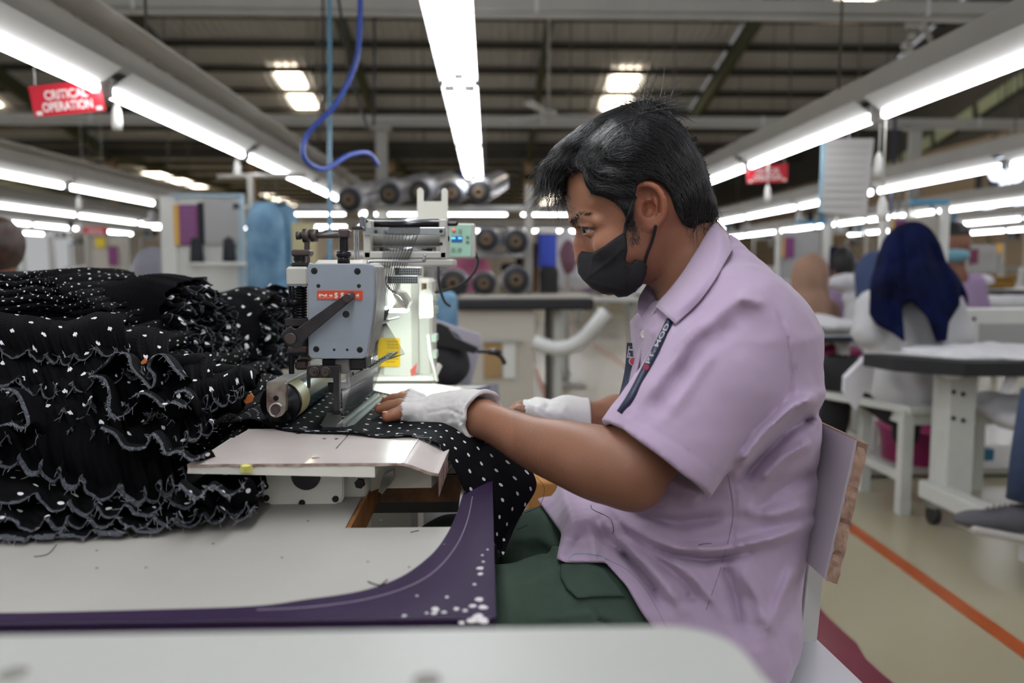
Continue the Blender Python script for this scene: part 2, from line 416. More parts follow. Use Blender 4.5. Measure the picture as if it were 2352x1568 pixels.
# white hanging beams (cable trays) and posts
def tray(y, z, x0, x1, label, post):
    r = thing('cable_tray', label, 'cable tray', ((x0+x1)/2, y, z))
    b = MB(); b.box(((x0+x1)/2, y, z), (x1-x0, .09, .08), bev=.006); b.box(((x0+x1)/2, y, z-.055), (x1-x0, .05, .03)); obj('tray_channel', b, M_tray, r)
    for x in np.arange(x0+1, x1, 2.4):
        b = MB(); b.box((x, y, z), (.02, .1, .1)); obj('joint_cover', b, M_fix, r)
        b = MB(); b.cyl((x+.3, y, z+.04), (x+.3, y, roofz(y)-.4), .008, n=6); obj('hanger_rod', b, M_purlin, r)
    return r
tray(5.0, CAMZ+1.585, -5.5, 5.5, 'pale grey cable tray crossing overhead near the top edge', 0)
tray(8.8, CAMZ+1.59, -10, 9.5, 'long pale grey cable tray crossing behind the ceiling fan', 0)
def post(px, py0, Y, w_, label, ztop=None):
    a = P(px, py0, Y=Y); b = MB(); b.box((a.x, Y, a.z/2), (w_, w_*.8, a.z)); b.box((a.x, Y, a.z-.03), (w_*1.8, w_*1.6, .02)); b.box((a.x, Y, .01), (w_*2, w_*2, .02))
    return tag(obj('post', b, M_tray), label, 'post')
post(876, 290, 8.7, .115, 'pale square post rising behind the top fabric rolls')
post(2103, 290, 8.7, .11, 'pale square post behind the navy headscarf')
# ------------------------------------------------------------ lamp rows
ZL = CAMZ+.6; PIT = 1.55
def fixture():
    r = thing('tube_light', 'x', 'light')
    b = MB(); b.box((0, 0, .018), (.045, 1.5, .03), bev=.004); b.add([(-.022, -.74, .005), (-.085, -.74, .05), (-.085, .74, .05), (-.022, .74, .005)], [(0, 1, 2, 3)])
    b.add([(.022, -.74, .005), (.085, -.74, .05), (.085, .74, .05), (.022, .74, .005)], [(3, 2, 1, 0)]); obj('housing', b, M_fix, r)
    b = MB(); b.cyl((0, -.725, -.014), (0, .725, -.014), .0165, n=12); obj('lit_tube', b, M_tube, r)
    for s in (-1, 1):
        b = MB(); b.cyl((0, s*.5, .03), (0, s*.5, .055), .006, n=6); obj('hanger', b, M_fix, r)
    for s in (-1, 1):
        b = MB(); b.box((0, s*.738, -.008), (.034, .024, .05), bev=.004); obj('lamp_holder', b, M_fix, r)
    return r
fx0 = fixture(); used = [False]
def lamp(x, y, z, lab, grp, rot=0):
    if not used[0]: used[0] = True; fx0.location = (x, y, z); fx0.rotation_euler = (0, 0, rot); fx0['label'] = lab; fx0['group'] = grp; return
    dup(fx0, (x, y, z), rot, lab, grp)
ORD = 'nearest second third fourth fifth sixth seventh eighth ninth tenth eleventh twelfth'.split()
def lamp_row(x, g): return g.replace('far lamp rows', {-6.2: 'first', -7.8: 'second', -9.4: 'third', -11: 'fourth', 4.7: 'first', 6.4: 'second', 8.2: 'third'}.get(x, '')+' far lamp row')
rows = [(-1.275, 3.4, 5, 'lamp row over the black skirt pile', True), (-3.05, 3.2, 5, 'second lamp row out on the pile side', True), (1.52, 3.1, 5, 'lamp row over the seated worker back', True),
        (3.0, 3.2, 6, 'second lamp row out above the navy headscarf', True), (-4.6, 3.3, 8, 'third lamp row beyond the pile', True), (-6.2, 3.3, 6, 'far lamp rows above the pile', False),
        (-7.8, 3.3, 6, 'far lamp rows above the pile', False), (-9.4, 3.3, 5, 'far lamp rows above the pile', False), (-11, 3.3, 5, 'far lamp rows above the pile', False),
        (4.7, 3.3, 7, 'far lamp rows by the beige wall', False), (6.4, 3.3, 6, 'far lamp rows by the beige wall', False), (8.2, 3.3, 6, 'far lamp rows by the beige wall', False)]
start = {-1.275: .6*F/400-.775, 1.52: .6*F/353-.775, -3.05: .6*F/185-.775-3*PIT, 3.0: .6*F/240-.775-1*PIT, -4.6: .6*F/120-.775-4*PIT}
for x, y0, n, grp, rail in rows:
    s0 = start.get(x, 6+random.uniform(-.7, .7))
    k0 = -3 if x in (-1.275, 1.52, 3.0) else 0
    for k in range(k0, n):
        y = s0+k*PIT
        lamp(x, y, ZL, '%s tube light of the %s' % (ORD[k-k0], lamp_row(x, grp)), grp)
    rr = thing('light_rail', 'grey trunking rail carrying the '+grp+(' %s' % {-6.2: ', first', -7.8: ', second', -9.4: ', third', -11: ', fourth', 4.7: ', first', 6.4: ', second', 8.2: ', third'}[x] if not rail else ''), 'rail', (x, s0, ZL+.05))
    b = MB(); ya, yb = s0-1-3*PIT, s0+n*PIT; b.box((x, (ya+yb)/2, ZL+.10), (.09, yb-ya, .10), bev=.006); obj('trunking', b, M_tray, rr)
    b = MB(); b.box((x+.11, (ya+yb)/2, ZL+.155), (.13, yb-ya, .01)); obj('rail_flange', b, M_tray, rr)
    for y in np.arange(ya+.6, yb, 3.1):
        b = MB(); b.cyl((x, y, ZL+.15), (x, y, roofz(min(y, 29))-.3), .006, n=5); obj('hanger_wire', b, M_purlin, rr)
# centre row: bright double tubes in open reflectors
grp = 'lamp row over the machine'
def double_fixture(L):
    r = thing('tube_light', 'x', 'light')
    b = MB(); b.box((0, 0, .03), (.06, L, .05), bev=.006)
    for s in (-1, 1): b.add([(s*.02, -L/2, .01), (s*.058, -L/2, -.02), (s*.058, L/2, -.02), (s*.02, L/2, .01)], [(0, 1, 2, 3)])
    obj('reflector', b, mat('bright_reflector', 'e6edec', .3), r)
    for s in (-1, 1):
        b = MB(); b.cyl((s*.032, -L/2+.02, -.015), (s*.032, L/2-.02, -.015), .0165, n=12); obj('lit_tube', b, M_tube, r)
        for e in (-1, 1): b = MB(); b.box((s*.032, e*(L/2-.01), -.01), (.034, .02, .045)); obj('lamp_holder', b, M_fix, r)
    return r
d0 = double_fixture(1.25)
for k in range(-2, 3):
    y = 1.95+k*1.3; lab = '%s bright double tube light from the camera end over the machine' % ORD[k+2]
    if k == -2: d0.location = (-.088, y, ZL); d0['label'] = lab; d0['group'] = grp
    else: dup(d0, (-.088, y, ZL), None, lab, grp)
# cross-running rows far away
for Y, z, xs in ((18, 2.22, (-3.9, -2.1, -.3, 1.5, 3.3, 5.1)), (21, 2.1, (-4.4, -2.6, -.8, 1.0, 2.8, 4.6)), (15.5, 1.74, (-.6, 1.1, 2.9)), (26, 2.3, (-12, -10, -8, -6, -3, -1, 1, 3, 5, 7))):
    wn = {15.5: 'nearest', 18: 'second', 21: 'third', 26: 'farthest'}[Y]
    for k, x in enumerate(xs): lamp(x, Y, z, '%s tube light in the %s lamp row running across the hall' % (('leftmost' if k == 0 else ORD[k]), wn), 'cross lamp rows far down the hall', PI/2)
    rr = thing('light_rail', 'grey rail of the %s lamp row running across the hall' % wn, 'rail', (0, Y, z+.1)); b = MB(); b.box(((xs[0]+xs[-1])/2, Y, z+.1), (xs[-1]-xs[0]+1.6, .08, .09)); obj('trunking', b, M_tray, rr)
    for x in np.arange(xs[0], xs[-1]+.1, 2.5): b = MB(); b.cyl((x, Y, z+.14), (x, Y, roofz(Y)-.05), .01, n=5); obj('hanger_wire', b, M_purlin, rr)
# pull switches
def pull(px, py, Y, L, label):
    a = P(px, py, Y=Y); L = max(L, ZL+.12-a.z-.04); r = thing('pull_switch', label, 'switch', a)
    b = MB(); b.cyl((a.x, a.y, a.z+.04), (a.x, a.y, a.z+.04+L), .0035, n=6); obj('cord', b, M_whitep, r)
    b = MB(); b.lathe((a.x, a.y, a.z-.05), (0, 0, 1), [(0, 0), (.017, .004), (.019, .03), (.016, .07), (.007, .095), (0, .1)], 14); obj('switch_body', b, M_white, r)
pull(268, 268, 3.0, .04, 'white pull switch hanging beside the large red sign')
pull(545, 385, 4.3, .05, 'white pull switch halfway along the lamp row over the pile')
pull(182, 466, 5.9, .12, 'white pull switch under the second lamp row above the pile')
pull(2018, 378, 3.1, .28, 'white pull switch hanging on a long cord right of the chart sheet')
pull(2026, 478, 3.07, .1, 'small white pull switch just above the navy headscarf')
pull(1763, 445, 4.5, .12, 'small white pull switch below the red sign beyond the worker')
pull(1922, 512, 7, .12, 'tiny white pull switch near the board over the tan headscarf')
# red signs
M_red = mat('red_sign_board', 'c21a2e', .45); M_wtxt = mat('white_print', 'ece8e6', .6)
def sign(tl, tr, bl, Y, label, lines=True):
    a = P(*tl, Y=Y); b_ = P(*tr, Y=Y); c = P(*bl, Y=Y); r = thing('hanging_sign', label, 'sign', (a+b_)/2)
    R = b_-a; U = a-c; b = MB(); b.prism([c, c+R, b_, a], (0, .006, 0)); obj('sign_board', b, M_red, r)
    hh = U.length
    text_mesh('CRITICAL', 'lettering', M_wtxt, c+R*.20+U*.50-Vector((0, .002, 0)), R, U, hh*.30, r, R.length*.60, 0, True)
    text_mesh('OPERATION', 'lettering', M_wtxt, c+R*.14+U*.12-Vector((0, .002, 0)), R, U, hh*.30, r, R.length*.70, 0, True)
    for q in (.04, .88):
        b = MB(); o = c+R*q+U*.04-Vector((0, .002, 0)); b.prism([o, o+R*.08, o+R*.08+U*.12, o+U*.12], (0, .001, 0)); obj('corner_mark', b, M_wtxt, r)
    for q in (.1, .9):
        b = MB(); o = a+R*q; b.cyl(o, (o.x, o.y, ZL+.06 if Y < 6 else roofz(Y)), .002, n=5); obj('hanging_wire', b, M_fix, r)
sign((64, 198), (228, 183), (80, 269), 2.7, 'large red board reading CRITICAL OPERATION below the lamp row over the pile')
sign((1717, 380), (1810, 376), (1716, 421), 4.8, 'red board reading CRITICAL OPERATION behind the worker')
a = P(1047, 400, Y=8.4); r = thing('hanging_sign', 'small blue and white sign under the far end of the lamp row over the machine', 'sign', a)
c = P(1135, 424, Y=8.4); b = MB(); b.box(((a.x+c.x)/2, 8.4, (a.z+c.z)/2), (c.x-a.x, .01, a.z-c.z)); obj('sign_board', b, mat('blue_sign', '2f57b0', .5), r)
b = MB(); b.box(((a.x+c.x)/2, 8.39, (a.z+c.z)/2-.02), ((c.x-a.x)*.8, .004, (a.z-c.z)*.5)); obj('white_field', b, M_wtxt, r)
b = MB(); b.cyl((a.x+.1, 8.4, a.z), (a.x+.1, 8.4, 2.6), .003, n=5); b.cyl((c.x-.1, 8.4, a.z), (c.x-.1, 8.4, 2.6), .003, n=5); obj('hanging_wire', b, M_fix, r)
sign((190, 520), (247, 522), (193, 545), 8.0, 'small distant red sign above the information boards left of the pile')
# ceiling fan
a = P(1260, 262, Y=8.2); r = thing('ceiling_fan', 'grey ceiling fan hanging in front of the long cable tray', 'fan', a)
b = MB(); b.lathe(a-Vector((0, 0, .05)), (0, 0, 1), [(0, 0), (.07, .01), (.09, .05), (.08, .09), (.02, .11)], 20); obj('motor_housing', b, M_tray, r)
b = MB(); b.cyl(a+Vector((0, 0, .05)), (a.x, a.y, roofz(8.2)-.1), .012, n=8); obj('down_rod', b, M_tray, r)
for k, an in enumerate((8, 128, 248)):
    d = Vector((math.cos(math.radians(an)), math.sin(math.radians(an)), 0)); s = Vector((-d.y, d.x, .15)); b = MB()
    b.prism([a+d*.08-s*.03, a+d*.6-s*.065, a+d*.62+s*.05, a+d*.08+s*.03], (0, 0, .006)); obj('fan_blade', b, M_fix, r)
# hoses and hanging wires
def wire(name, pts, r_, m, label, cat='cable'):
    b = MB(); b.tube(catmull([P(x, y, Y=Y) for x, y, Y in pts], 8), r_, 8); return tag(obj(name, b, m), label, cat)
wire('air_hose', [(828, -90, 2.4), (826, 60, 2.4), (815, 150, 2.4), (770, 240, 2.4), (705, 310, 2.4), (700, 365, 2.4), (745, 388, 2.5), (800, 357, 2.6), (845, 352, 2.7), (868, 380, 2.8)], .008, M_blued, 'dark blue air hose looping down above the fabric rolls', 'hose')
wire('air_pipe', [(757, -90, 3.2), (757, 400, 3.2), (757, 660, 3.2)], .008, mat('teal_blue_pipe', '4f7f9c', .4), 'thin blue pipe running straight down beside the air hose', 'pipe')
wire('cable', [(742, -90, 4.4), (742, 180, 4.4), (742, 300, 4.4)], .007, M_black, 'thin dark cable hanging just left of the blue pipe')
wire('cable', [(765, -90, 3.6), (790, 80, 3.6), (812, 190, 3.6), (845, 300, 3.6)], .006, M_black, 'thin slanting black cable crossing behind the air hose')
wire('cable', [(860, 40, 5), (860, 180, 5), (858, 290, 5)], .008, M_black, 'short dark cable hanging from the upper cable tray')
wire('cable', [(2057, 130, 6), (2055, 300, 6), (2045, 520, 6)], .012, mat('navy_cable', '232a4a', .5), 'dark blue cable dropping behind the chart sheet')
wire('cable', [(2068, 300, 6), (2068, 420, 6), (2062, 500, 6)], .008, M_black, 'thin dark cable beside the post behind the navy headscarf')
# pulley cluster under roof at upper right
a = P(2100, 95, Y=6); r = thing('pipe_valve', 'grey pipe valves hanging below the roof at the upper right', 'valve', a)
b = MB(); b.tube([P(2080, 60, Y=6), P(2125, 60, Y=6), P(2150, 130, Y=6)], .02, 8); obj('pipe', b, M_tray, r)
for q in ((2095, 85), (2080, 105), (2090, 118), (2120, 62)):
    b = MB(); b.ball(P(*q, Y=6), .035, 10); obj('valve_body', b, M_tray, r)
# ============================================================ work table with purple painted border
ZT = .753; ZC = CAMZ-.205
M_ttop = mat('worn_white_tabletop', 'a3a19a', .5, spec=.3, var=.10, vscale=5, bump=.03, bscale=90)
M_purple = mat('purple_border_paint', '2a1a38', .6, spec=.12, var=.15, vscale=14)
M_wood = mat('varnished_plywood_edge', '7a4a26', .45, c2='4a2a15', vscale=30)
M_woodl = mat('light_plywood_edge', 'a06f43', .5, c2='7b4d2b', vscale=40)
tb = thing('work_table', 'white work table with a purple painted curved border and a cutout beside the machine', 'table', (-.6, 1.1, 0))
yf = P(600, 1425, z=ZT).y; xl, xr = -1.9, .003; yb = 1.80
hx0, hx1 = P(793, 1211, z=ZT).x, P(1048, 1211, z=ZT).x; hy0, hy1 = P(900, 1211, z=ZT).y, P(980, 1088, z=ZT).y
TH = .035
xs = [xl, hx0, hx1, xr]; ys = [yf, hy0, hy1, yb]
b = MB(); vs = [(x, y, z) for z in (ZT, ZT-TH) for y in ys for x in xs]; fs = []
for j in range(3):
    for i in range(3):
        if (i, j) == (1, 1): continue
        a = j*4+i; fs += [(a, a+1, a+5, a+4), (16+a+4, 16+a+5, 16+a+1, 16+a)]
ring = [0, 1, 2, 3, 7, 11, 15, 14, 13, 12, 8, 4]
fs += [(ring[k], ring[k]+16, ring[(k+1) % 12]+16, ring[(k+1) % 12]) for k in range(12)]
b.add(vs, fs); obj('tabletop', b, M_ttop, tb)
# plywood faces of the cutout
b = MB(); b.box((hx0+.0025, (hy0+hy1)/2, ZT-TH/2-.001), (.005, hy1-hy0, TH)); obj('cutout_edge', b, M_woodl, tb)
b = MB(); b.box(((hx0+hx1)/2+.02, hy1-.0025, ZT-TH/2-.001), (hx1-hx0+.04, .005, TH)); obj('cutout_edge', b, M_wood, tb)
b = MB(); b.box(((hx0+hx1)/2+.02, hy1+.01, ZT-TH-.008), (hx1-hx0+.06, .03, .014)); obj('support_rail', b, M_black, tb)
inner = catmull([P(x, y, z=ZT) for x, y in ((-700, 1418), (0, 1409), (350, 1401), (580, 1393), (700, 1378), (830, 1358), (920, 1326), (985, 1280), (1020, 1238), (1045, 1190), (1062, 1140), (1078, 1090), (1092, 1020), (1098, 960), (1088, 925), (1040, 905))], 6)
outer = []
n = len(inner)
for q in inner:
    k = inner.index(q)/(n-1)
b = MB(); vs = []; loop_o = [Vector((x, yf, ZT)) for x in np.linspace(-1.0, xr, n//2)]+[Vector((xr, y, ZT)) for y in np.linspace(yf, yb, n-n//2)]
strip = []
for k in range(n):
    q = inner[k]; vs.append((max(q.x, xl), q.y, ZT+.0006))
    # nearest border point: bottom edge for the first stretch, right edge afterwards
    t = k/(n-1)
    if t < .44: o = Vector((max(q.x, xl)*(1-t*.2), yf, ZT+.0006))
    else:
        s = (t-.44)/.56; o = Vector((xr, yf+(yb-yf)*s, ZT+.0006))
    if .38 < t < .44: o = Vector((xr, yf, ZT+.0006)) if t > .42 else o
    vs.append(tuple(o))
b.add(vs, [(2*k, 2*k+1, 2*k+3, 2*k+2) for k in range(n-1)])
b.box(((xl+xr)/2, yf-.001, ZT-TH/2), (xr-xl, .003, TH)); b.box((xr+.001, (yf+yb)/2, ZT-TH/2), (.003, yb-yf, TH))
obj('painted_border', b, M_purple, tb)
M_chip = mat('chipped_white_paint', 'c9c4c6', .5)
chips = [(1103, 1305, 11), (1103, 1318, 8), (1090, 1342, 6), (1100, 1377, 12), (1085, 1392, 11), (1068, 1402, 9), (1048, 1398, 9), (1020, 1406, 8), (998, 1408, 9), (1000, 1399, 12), (928, 1415, 7), (1027, 1371, 5), (958, 1368, 4),
         (1110, 1395, 13), (1098, 1416, 16), (1085, 1425, 16), (1110, 1425, 18), (1060, 1430, 10), (1108, 1275, 4), (1120, 1262, 4), (1110, 1290, 5), (980, 1408, 5)]
def blob(px, py, r, m, z, parent, name, sq=.5):
    c = P(px, py, z=z); R = r*c.y/F; pts = []
    for k in range(9): a = 2*PI*k/9; q = R*random.uniform(.75, 1.2); pts.append((min(c.x+q*math.cos(a), xr), c.y+q*math.sin(a)*1.1, z))
    b = MB(); b.prism(pts, (0, 0, .0004)); obj(name, b, m, parent)
for x, y, r in chips: blob(x, y, r*.8, M_chip, ZT+.0007, tb, 'paint_chip')
wl = catmull([P(x, y, z=ZT+.001) for x, y in ((590, 1400), (700, 1395), (830, 1378), (930, 1350), (1000, 1310), (1050, 1250), (1075, 1190), (1085, 1140))], 6)
b = MB(); b.tube(wl, .0005, 5); obj('scratch_line', b, mat('pale_scratch', '8d7f93', .6), tb)
for x, y in ((-1.8, 1.65), (-.08, 1.68)):
    b = MB(); b.box((x, y, .36), (.06, .06, .72), bev=.004); obj('leg', b, M_whitep, tb)
b = MB(); b.box((-.9, 1.6, .15), (1.8, .04, .04)); obj('stretcher', b, M_whitep, tb)
M_stain = mat('dark_speck', '6f6c66', .7)
for x, y in ((490, 1248), (222, 1264), (335, 1303), (222, 1304), (648, 1280), (845, 1290), (708, 1196), (875, 1195), (940, 1302), (1020, 1250)):
    blob(x, y, 3, M_stain, ZT+.0003, tb, 'speck')
# thread scraps
def scrap(pts, r=.0005, z=ZT+.0008, lab='x'):
    b = MB(); b.tube(catmull([P(x, y, z=z) for x, y in pts], 5), r, 5); return tag(obj('thread_scrap', b, mat('black_thread', '1b1b20', .7)), lab, 'thread')
scrap([(845, 1335), (868, 1343), (885, 1340), (870, 1347), (890, 1330)], lab='tangle of black thread by the purple border')
scrap([(78, 1278), (110, 1272), (130, 1250)], .0004, lab='pale curved thread at the front of the pile')
scrap([(300, 1228), (312, 1234), (318, 1230)], .0004, lab='tiny curled thread in front of the ruffled hem')
scrap([(943, 1222), (955, 1219), (962, 1218)], .0004, lab='short thread by the table cutout')
# foreground slab
fg = thing('foreground_table', 'blurred pale grey tabletop close to the camera along the bottom', 'table', (0, 0, 0))
ze = .852; e = P(900, 1446, z=ze); b = MB(); M_fg = mat('pale_grey_tabletop', 'a0a19c', .45, var=.05, vscale=8)
xr2 = P(1768, 1500, z=ze).x-.0105; rr = .03; pts = [(-1.2, -.35, ze), (xr2+.04, -.35, ze)]
for k in range(7): a = k/6*PI/2; pts.append((xr2-rr+rr*math.cos(a), e.y-rr+rr*math.sin(a), ze))
pts.append((-1.2, e.y, ze)); b.prism(pts, (0, 0, -.03)); obj('tabletop', b, M_fg, fg)
for x in (-1.0, .05):
    b = MB(); b.box((x, -.2, (ze-.03)/2), (.05, .05, ze-.03)); obj('leg', b, M_whitep, fg)
for (x, y) in ((30, 1545), (1840, 1560)):
    c = P(min(x, 1000) if x < 500 else 980, y, z=ze+.0005)
    b = MB(); b.lathe((c.x, c.y, ze), (0, 0, 1), [(.006, .0004), (.0001, .0005)], 12); obj('dark_stain', b, M_stain, fg)

# ============================================================ multi-needle sewing machine
M_gface = mat('blue_grey_enamel', '848c95', .35, var=.04, vscale=20, coat=.2)
M_cast = mat('mottled_grey_casting', '8f8e89', .45, metal=.2, var=.25, vscale=60, bump=.15, bscale=180)
M_bei = mat('warm_white_enamel', 'b9b8b0', .4, var=.05, vscale=30)
M_mwhite = mat('machine_white_enamel', 'd8d6cb', .3)
M_steel = mat('bright_steel', 'b8bcbd', .22, metal=1)
M_dsteel = mat('dark_blued_steel', '3b383a', .4, metal=.7, var=.3, vscale=60)
M_blk = mat('oily_black_steel', '1d1d20', .3, metal=.6)
M_hole = mat('black_recess', '050506', .5)
M_brown = mat('browned_steel', '4b4240', .45, metal=.6)
M_rust = mat('rusty_nickel', '8a8378', .5, metal=.5, c2='5d443c', vscale=55)
M_plate = mat('chipped_cream_plate', 'cfc5c0', .28, var=.08, vscale=16, coat=.3)
M_pedge = mat('bare_plate_edge', '76584e', .7, c2='b5a49a', vscale=60)
mc = thing('sewing_machine', 'grey and white multi-needle sewing machine with red maker plate on the purple edged table', 'sewing machine', (-.2, 1.1, ZT))
def pb(name, m, x0, y0, x1, y1, Y, d, bev=.001, par=None, label=None):
    a = P(x0, y1, Y=Y); c = P(x1, y0, Y=Y); b = MB(); b.box(((a.x+c.x)/2, Y+d/2, (a.z+c.z)/2), (abs(c.x-a.x), d, abs(c.z-a.z)), bev=bev); return obj(name, b, m, par or mc, label)
def pc(name, m, x, y, r, Y, d, n=20, par=None, dome=False):       # disc/cylinder facing the camera, radius in px
    c = P(x, y, Y=Y); R = r*Y/F; b = MB(); b.lathe(c, (0, -1, 0), [(0, -.0), (R, 0), (R, d*.8), (R*.9, d), (0, d)], n, False); return obj(name, b, m, par or mc)
def pv(name, m, x, y0, y1, r, Y, prof=None, n=20, par=None):      # vertical turned part between y0 and y1
    a = P(x, y1, Y=Y); c = P(x, y0, Y=Y); R = r*Y/F; h = c.z-a.z; b = MB()
    b.lathe(a, (0, 0, 1), [(q*R, t*h) for q, t in (prof or [(0, 0), (1, 0), (1, 1), (0, 1)])], n, prof is not None); return obj(name, b, m, par or mc)
def pp(name, m, poly, Y, d, par=None, label=None):
    b = MB(); b.prism([P(x, y, Y=Y) for x, y in poly], (0, d, 0)); return obj(name, b, m, par or mc, label)
YP = 1.0
# bed: gear box at the near end, plate and bed behind
A = P(430, 1066, z=ZC); Bk = P(925, 1062, z=ZC)
bl = MB(); yfp = P(700, 1064, z=ZC).y; xb = P(935, 1030, z=ZC).x; ybp = P(555, 985, z=ZC).y
xend = P(1003, 1080, Y=yfp).x; zend = P(1000, 1086, Y=yfp).z
def platef(u, v):
    U = u*1.0; x = A.x+(xend+.002-A.x)*U; y = yfp+(ybp-yfp)*v
    k = max(0, (x-xb)/(xend-xb)); kk = k*k*(3-2*k)*.35+k*.65 if k > 0 else 0
    y += .0015*math.sin(x*130)*(1-v)*(1 if x > -.1 else .3)
    x2 = x+(.01*v if k <= 0 else .01*v)
    return Vector((x2 if True else x, y, ZC+(zend-ZC)*kk))
pl = MB(); nu = 48
pl.grid(lambda u, v: platef(u, v), nu, 4, smooth=False)
pl.grid(lambda u, v: platef(1-u, v)-Vector((0, 0, .0028)), nu, 4, smooth=False)
for v in (0, 1):
    pl.m = 1
    for i in range(nu): 
        a, c = platef(i/nu, v), platef((i+1)/nu, v); dz = Vector((0, 0, .0028+random.uniform(0, .0008))); pl.add([a, c, c-dz, a-dz], [(0, 1, 2, 3)])
a, c = platef(1, 0), platef(1, 1); pl.add([a, c, c-Vector((0, 0, .018)), a-Vector((0, 0, .026))], [(0, 1, 2, 3)])
pl.m = 0
obj('cover_plate', pl, M_plate, mc, mats=[M_pedge], label='cream cover plate with chipped edges')
a = P(430, 1068, Y=yfp); c = P(861, 1098, Y=yfp)
b = MB(); b.prism([P(432, 1070, Y=yfp+.001), P(861, 1070, Y=yfp+.001), P(861, 1096, Y=yfp+.001), P(430, 1087, Y=yfp+.001)], (0, .14, 0)); obj('bed_extension', b, M_mwhite, mc)
b = MB(); s_ = P(772, 1030, z=ZC+.0004); e_ = P(800, 998, z=ZC+.0004); b.bar(s_, e_, .0012, .0005); obj('plate_seam', b, M_steel, mc)
for (x, y, rx) in ((725, 1051, 12), (745, 1007, 6), (773, 1007, 6), (686, 995, 8), (755, 995, 8)):
    c = P(x, y, z=ZC+.0003); b = MB(); b.lathe(c, (0, 0, 1), [(rx*.0004, 0), (0, .0002)], 12); obj('screw_hole', b, M_pedge if rx > 10 else M_hole, mc)
blob(566, 1069, 11, mat('yellow_chalk', 'd8d070', .7), ZC+.0006, mc, 'chalk_mark'); 
g = P(566, 1076, Y=yfp-.0006); b = MB(); b.box(g+Vector((0, 0, 0)), (.012, .0008, .009)); obj('chalk_mark', b, mat('yellow_chalk', 'd8d070', .7), mc)
# worn bevel line where the plate bends
b = MB(); b.bar(platef((xb-A.x)/(xend-A.x), 0)+Vector((0, 0, .0005)), platef((xb-A.x)/(xend-A.x), 1)+Vector((0, 0, .0005)), .002, .0006); obj('plate_crease', b, mat('polished_cream', 'e4dfda', .15), mc)
# gear box
Yg = .895
def rr_poly(x0, y0, x1, y1, r, n=5, corners=(1, 1, 1, 1)):
    out = []
    for (cx, cy, a0, on) in ((x1-r, y0+r, -90, corners[0]), (x1-r, y1-r, 0, corners[1]), (x0+r, y1-r, 90, corners[2]), (x0+r, y0+r, 180, corners[3])):
        if not on: out.append((cx+(r if a0 in (-90, 0) else -r), cy+(-r if a0 in (-90, 180) else r))); continue
        for k in range(n+1): a = math.radians(a0+90*k/n); out.append((cx+r*math.cos(a), cy+r*math.sin(a)))
    return out
gb = pp('gear_box', M_mwhite, rr_poly(602, 1086, 790, 1163, 26, corners=(0, 1, 1, 0)), Yg, .5)
pp('gear_box_cover', M_mwhite, rr_poly(606, 1086, 786, 1159, 24, corners=(0, 1, 1, 0)), Yg-.004, .005)
c = P(703, 1092, Y=Yg-.005); b = MB(); b.lathe(c, (0, -1, 0), [(0, 0), (.0165, 0), (.0165, .001), (0, .001)], 28, False); obj('inspection_cap', b, M_dsteel, mc)
for x, y in ((610, 1116), (612, 1143), (694, 1154), (771, 1145)):
    s_ = pc('screw', M_dsteel, x, y, 7.5, Yg-.004, .0025)
    c = P(x, y, Y=Yg-.0068); b = MB(); b.box(c, (.0065, .0006, .0012), Euler((0, .8 if y != 1154 else 1.5, 0)).to_matrix()); obj('screw_slot', b, M_hole, s_)
c0 = P(812, 1118, Y=.93); b = MB(); b.lathe(c0, (0, 1, 0), [(0, -.012), (.014, -.012), (.0185, -.006), (.0185, .2), (0, .2)], 28); obj('oil_pipe_boss', b, M_mwhite, mc)
pp('side_bracket', M_mwhite, [(838, 1088), (905, 1066), (880, 1118), (838, 1134)], .95, .05)
pp('side_bracket', M_steel, [(868, 1128), (878, 1135), (905, 1100), (903, 1080), (880, 1092)], .93, .02)
pc('hex_bolt', M_dsteel, 828, 1107, 13, .925, .008, 6)
# bed behind: rounded white bed plate lit by the lamp
bedp = [P(x, y, z=ZC-.0005) for x, y in ((790, 1010), (990, 1008), (1075, 940), (1062, 905), (1040, 887), (1000, 881), (840, 880))]
b = MB(); b.prism(bedp, (0, 0, -.06)); obj('machine_bed', b, M_mwhite, mc)
c = P(1050, 899, z=ZC+.002); b = MB(); b.ball(c, .012, 12, (1.3, 1, .6)); obj('bed_latch', b, mat('cream_latch', 'c9c0b2', .4), mc)
# column and arm
Yc = 1.47
pb('column', M_mwhite, 868, 600, 958, 876, Yc, .16, .012)
pb('column_side', M_mwhite, 950, 640, 992, 876, Yc+.02, .12, .006)
pb('column_foot', M_mwhite, 845, 866, 1000, 882, Yc-.03, .22, .006)
for y in (676, 705, 770, 808): pb('cover_screw_block', mat('pale_green_enamel', 'b9c6b6', .4), 990, y, 1003, y+16, Yc-.01, .05)
a0 = P(780, 668, Y=1.1); a1 = P(900, 655, Y=Yc); b = MB(); b.bar(a0, (a0.x, Yc+.05, a0.z), .085, .085, bev=.012); obj('arm', b, M_mwhite, mc)
b = MB(); b.bar((a0.x, Yc+.05, a0.z), (a1.x, Yc+.1, a0.z), .1, .10, bev=.012); obj('arm', b, M_mwhite, mc)
# yellow instruction label
M_yel = mat('yellow_label', 'd9ae10', .45); yl = pp('instruction_label', M_yel, rr_poly(868, 776, 919, 842, 5), Yc-.0015, .001, label='yellow instruction label with small print')
M_ink = mat('dark_print', '5a4a10', .6)
for r_ in range(3):
    for k in range(5): pb('printed_mark', M_ink, 890+k*5.3, 783+r_*7, 892.6+k*5.3, 786+r_*7, Yc-.0022, .0004, 0, yl)
for r_ in range(4): pb('printed_line', M_ink, 886, 809+r_*7, 916-(r_ == 3)*8, 810.3+r_*7, Yc-.0022, .0004, 0, yl)
wr_ = pp('warning_label', mat('red_white_label', 'c85a50', .5), [(942, 850), (958, 832), (955, 856), (945, 866)], Yc-.012, .001)
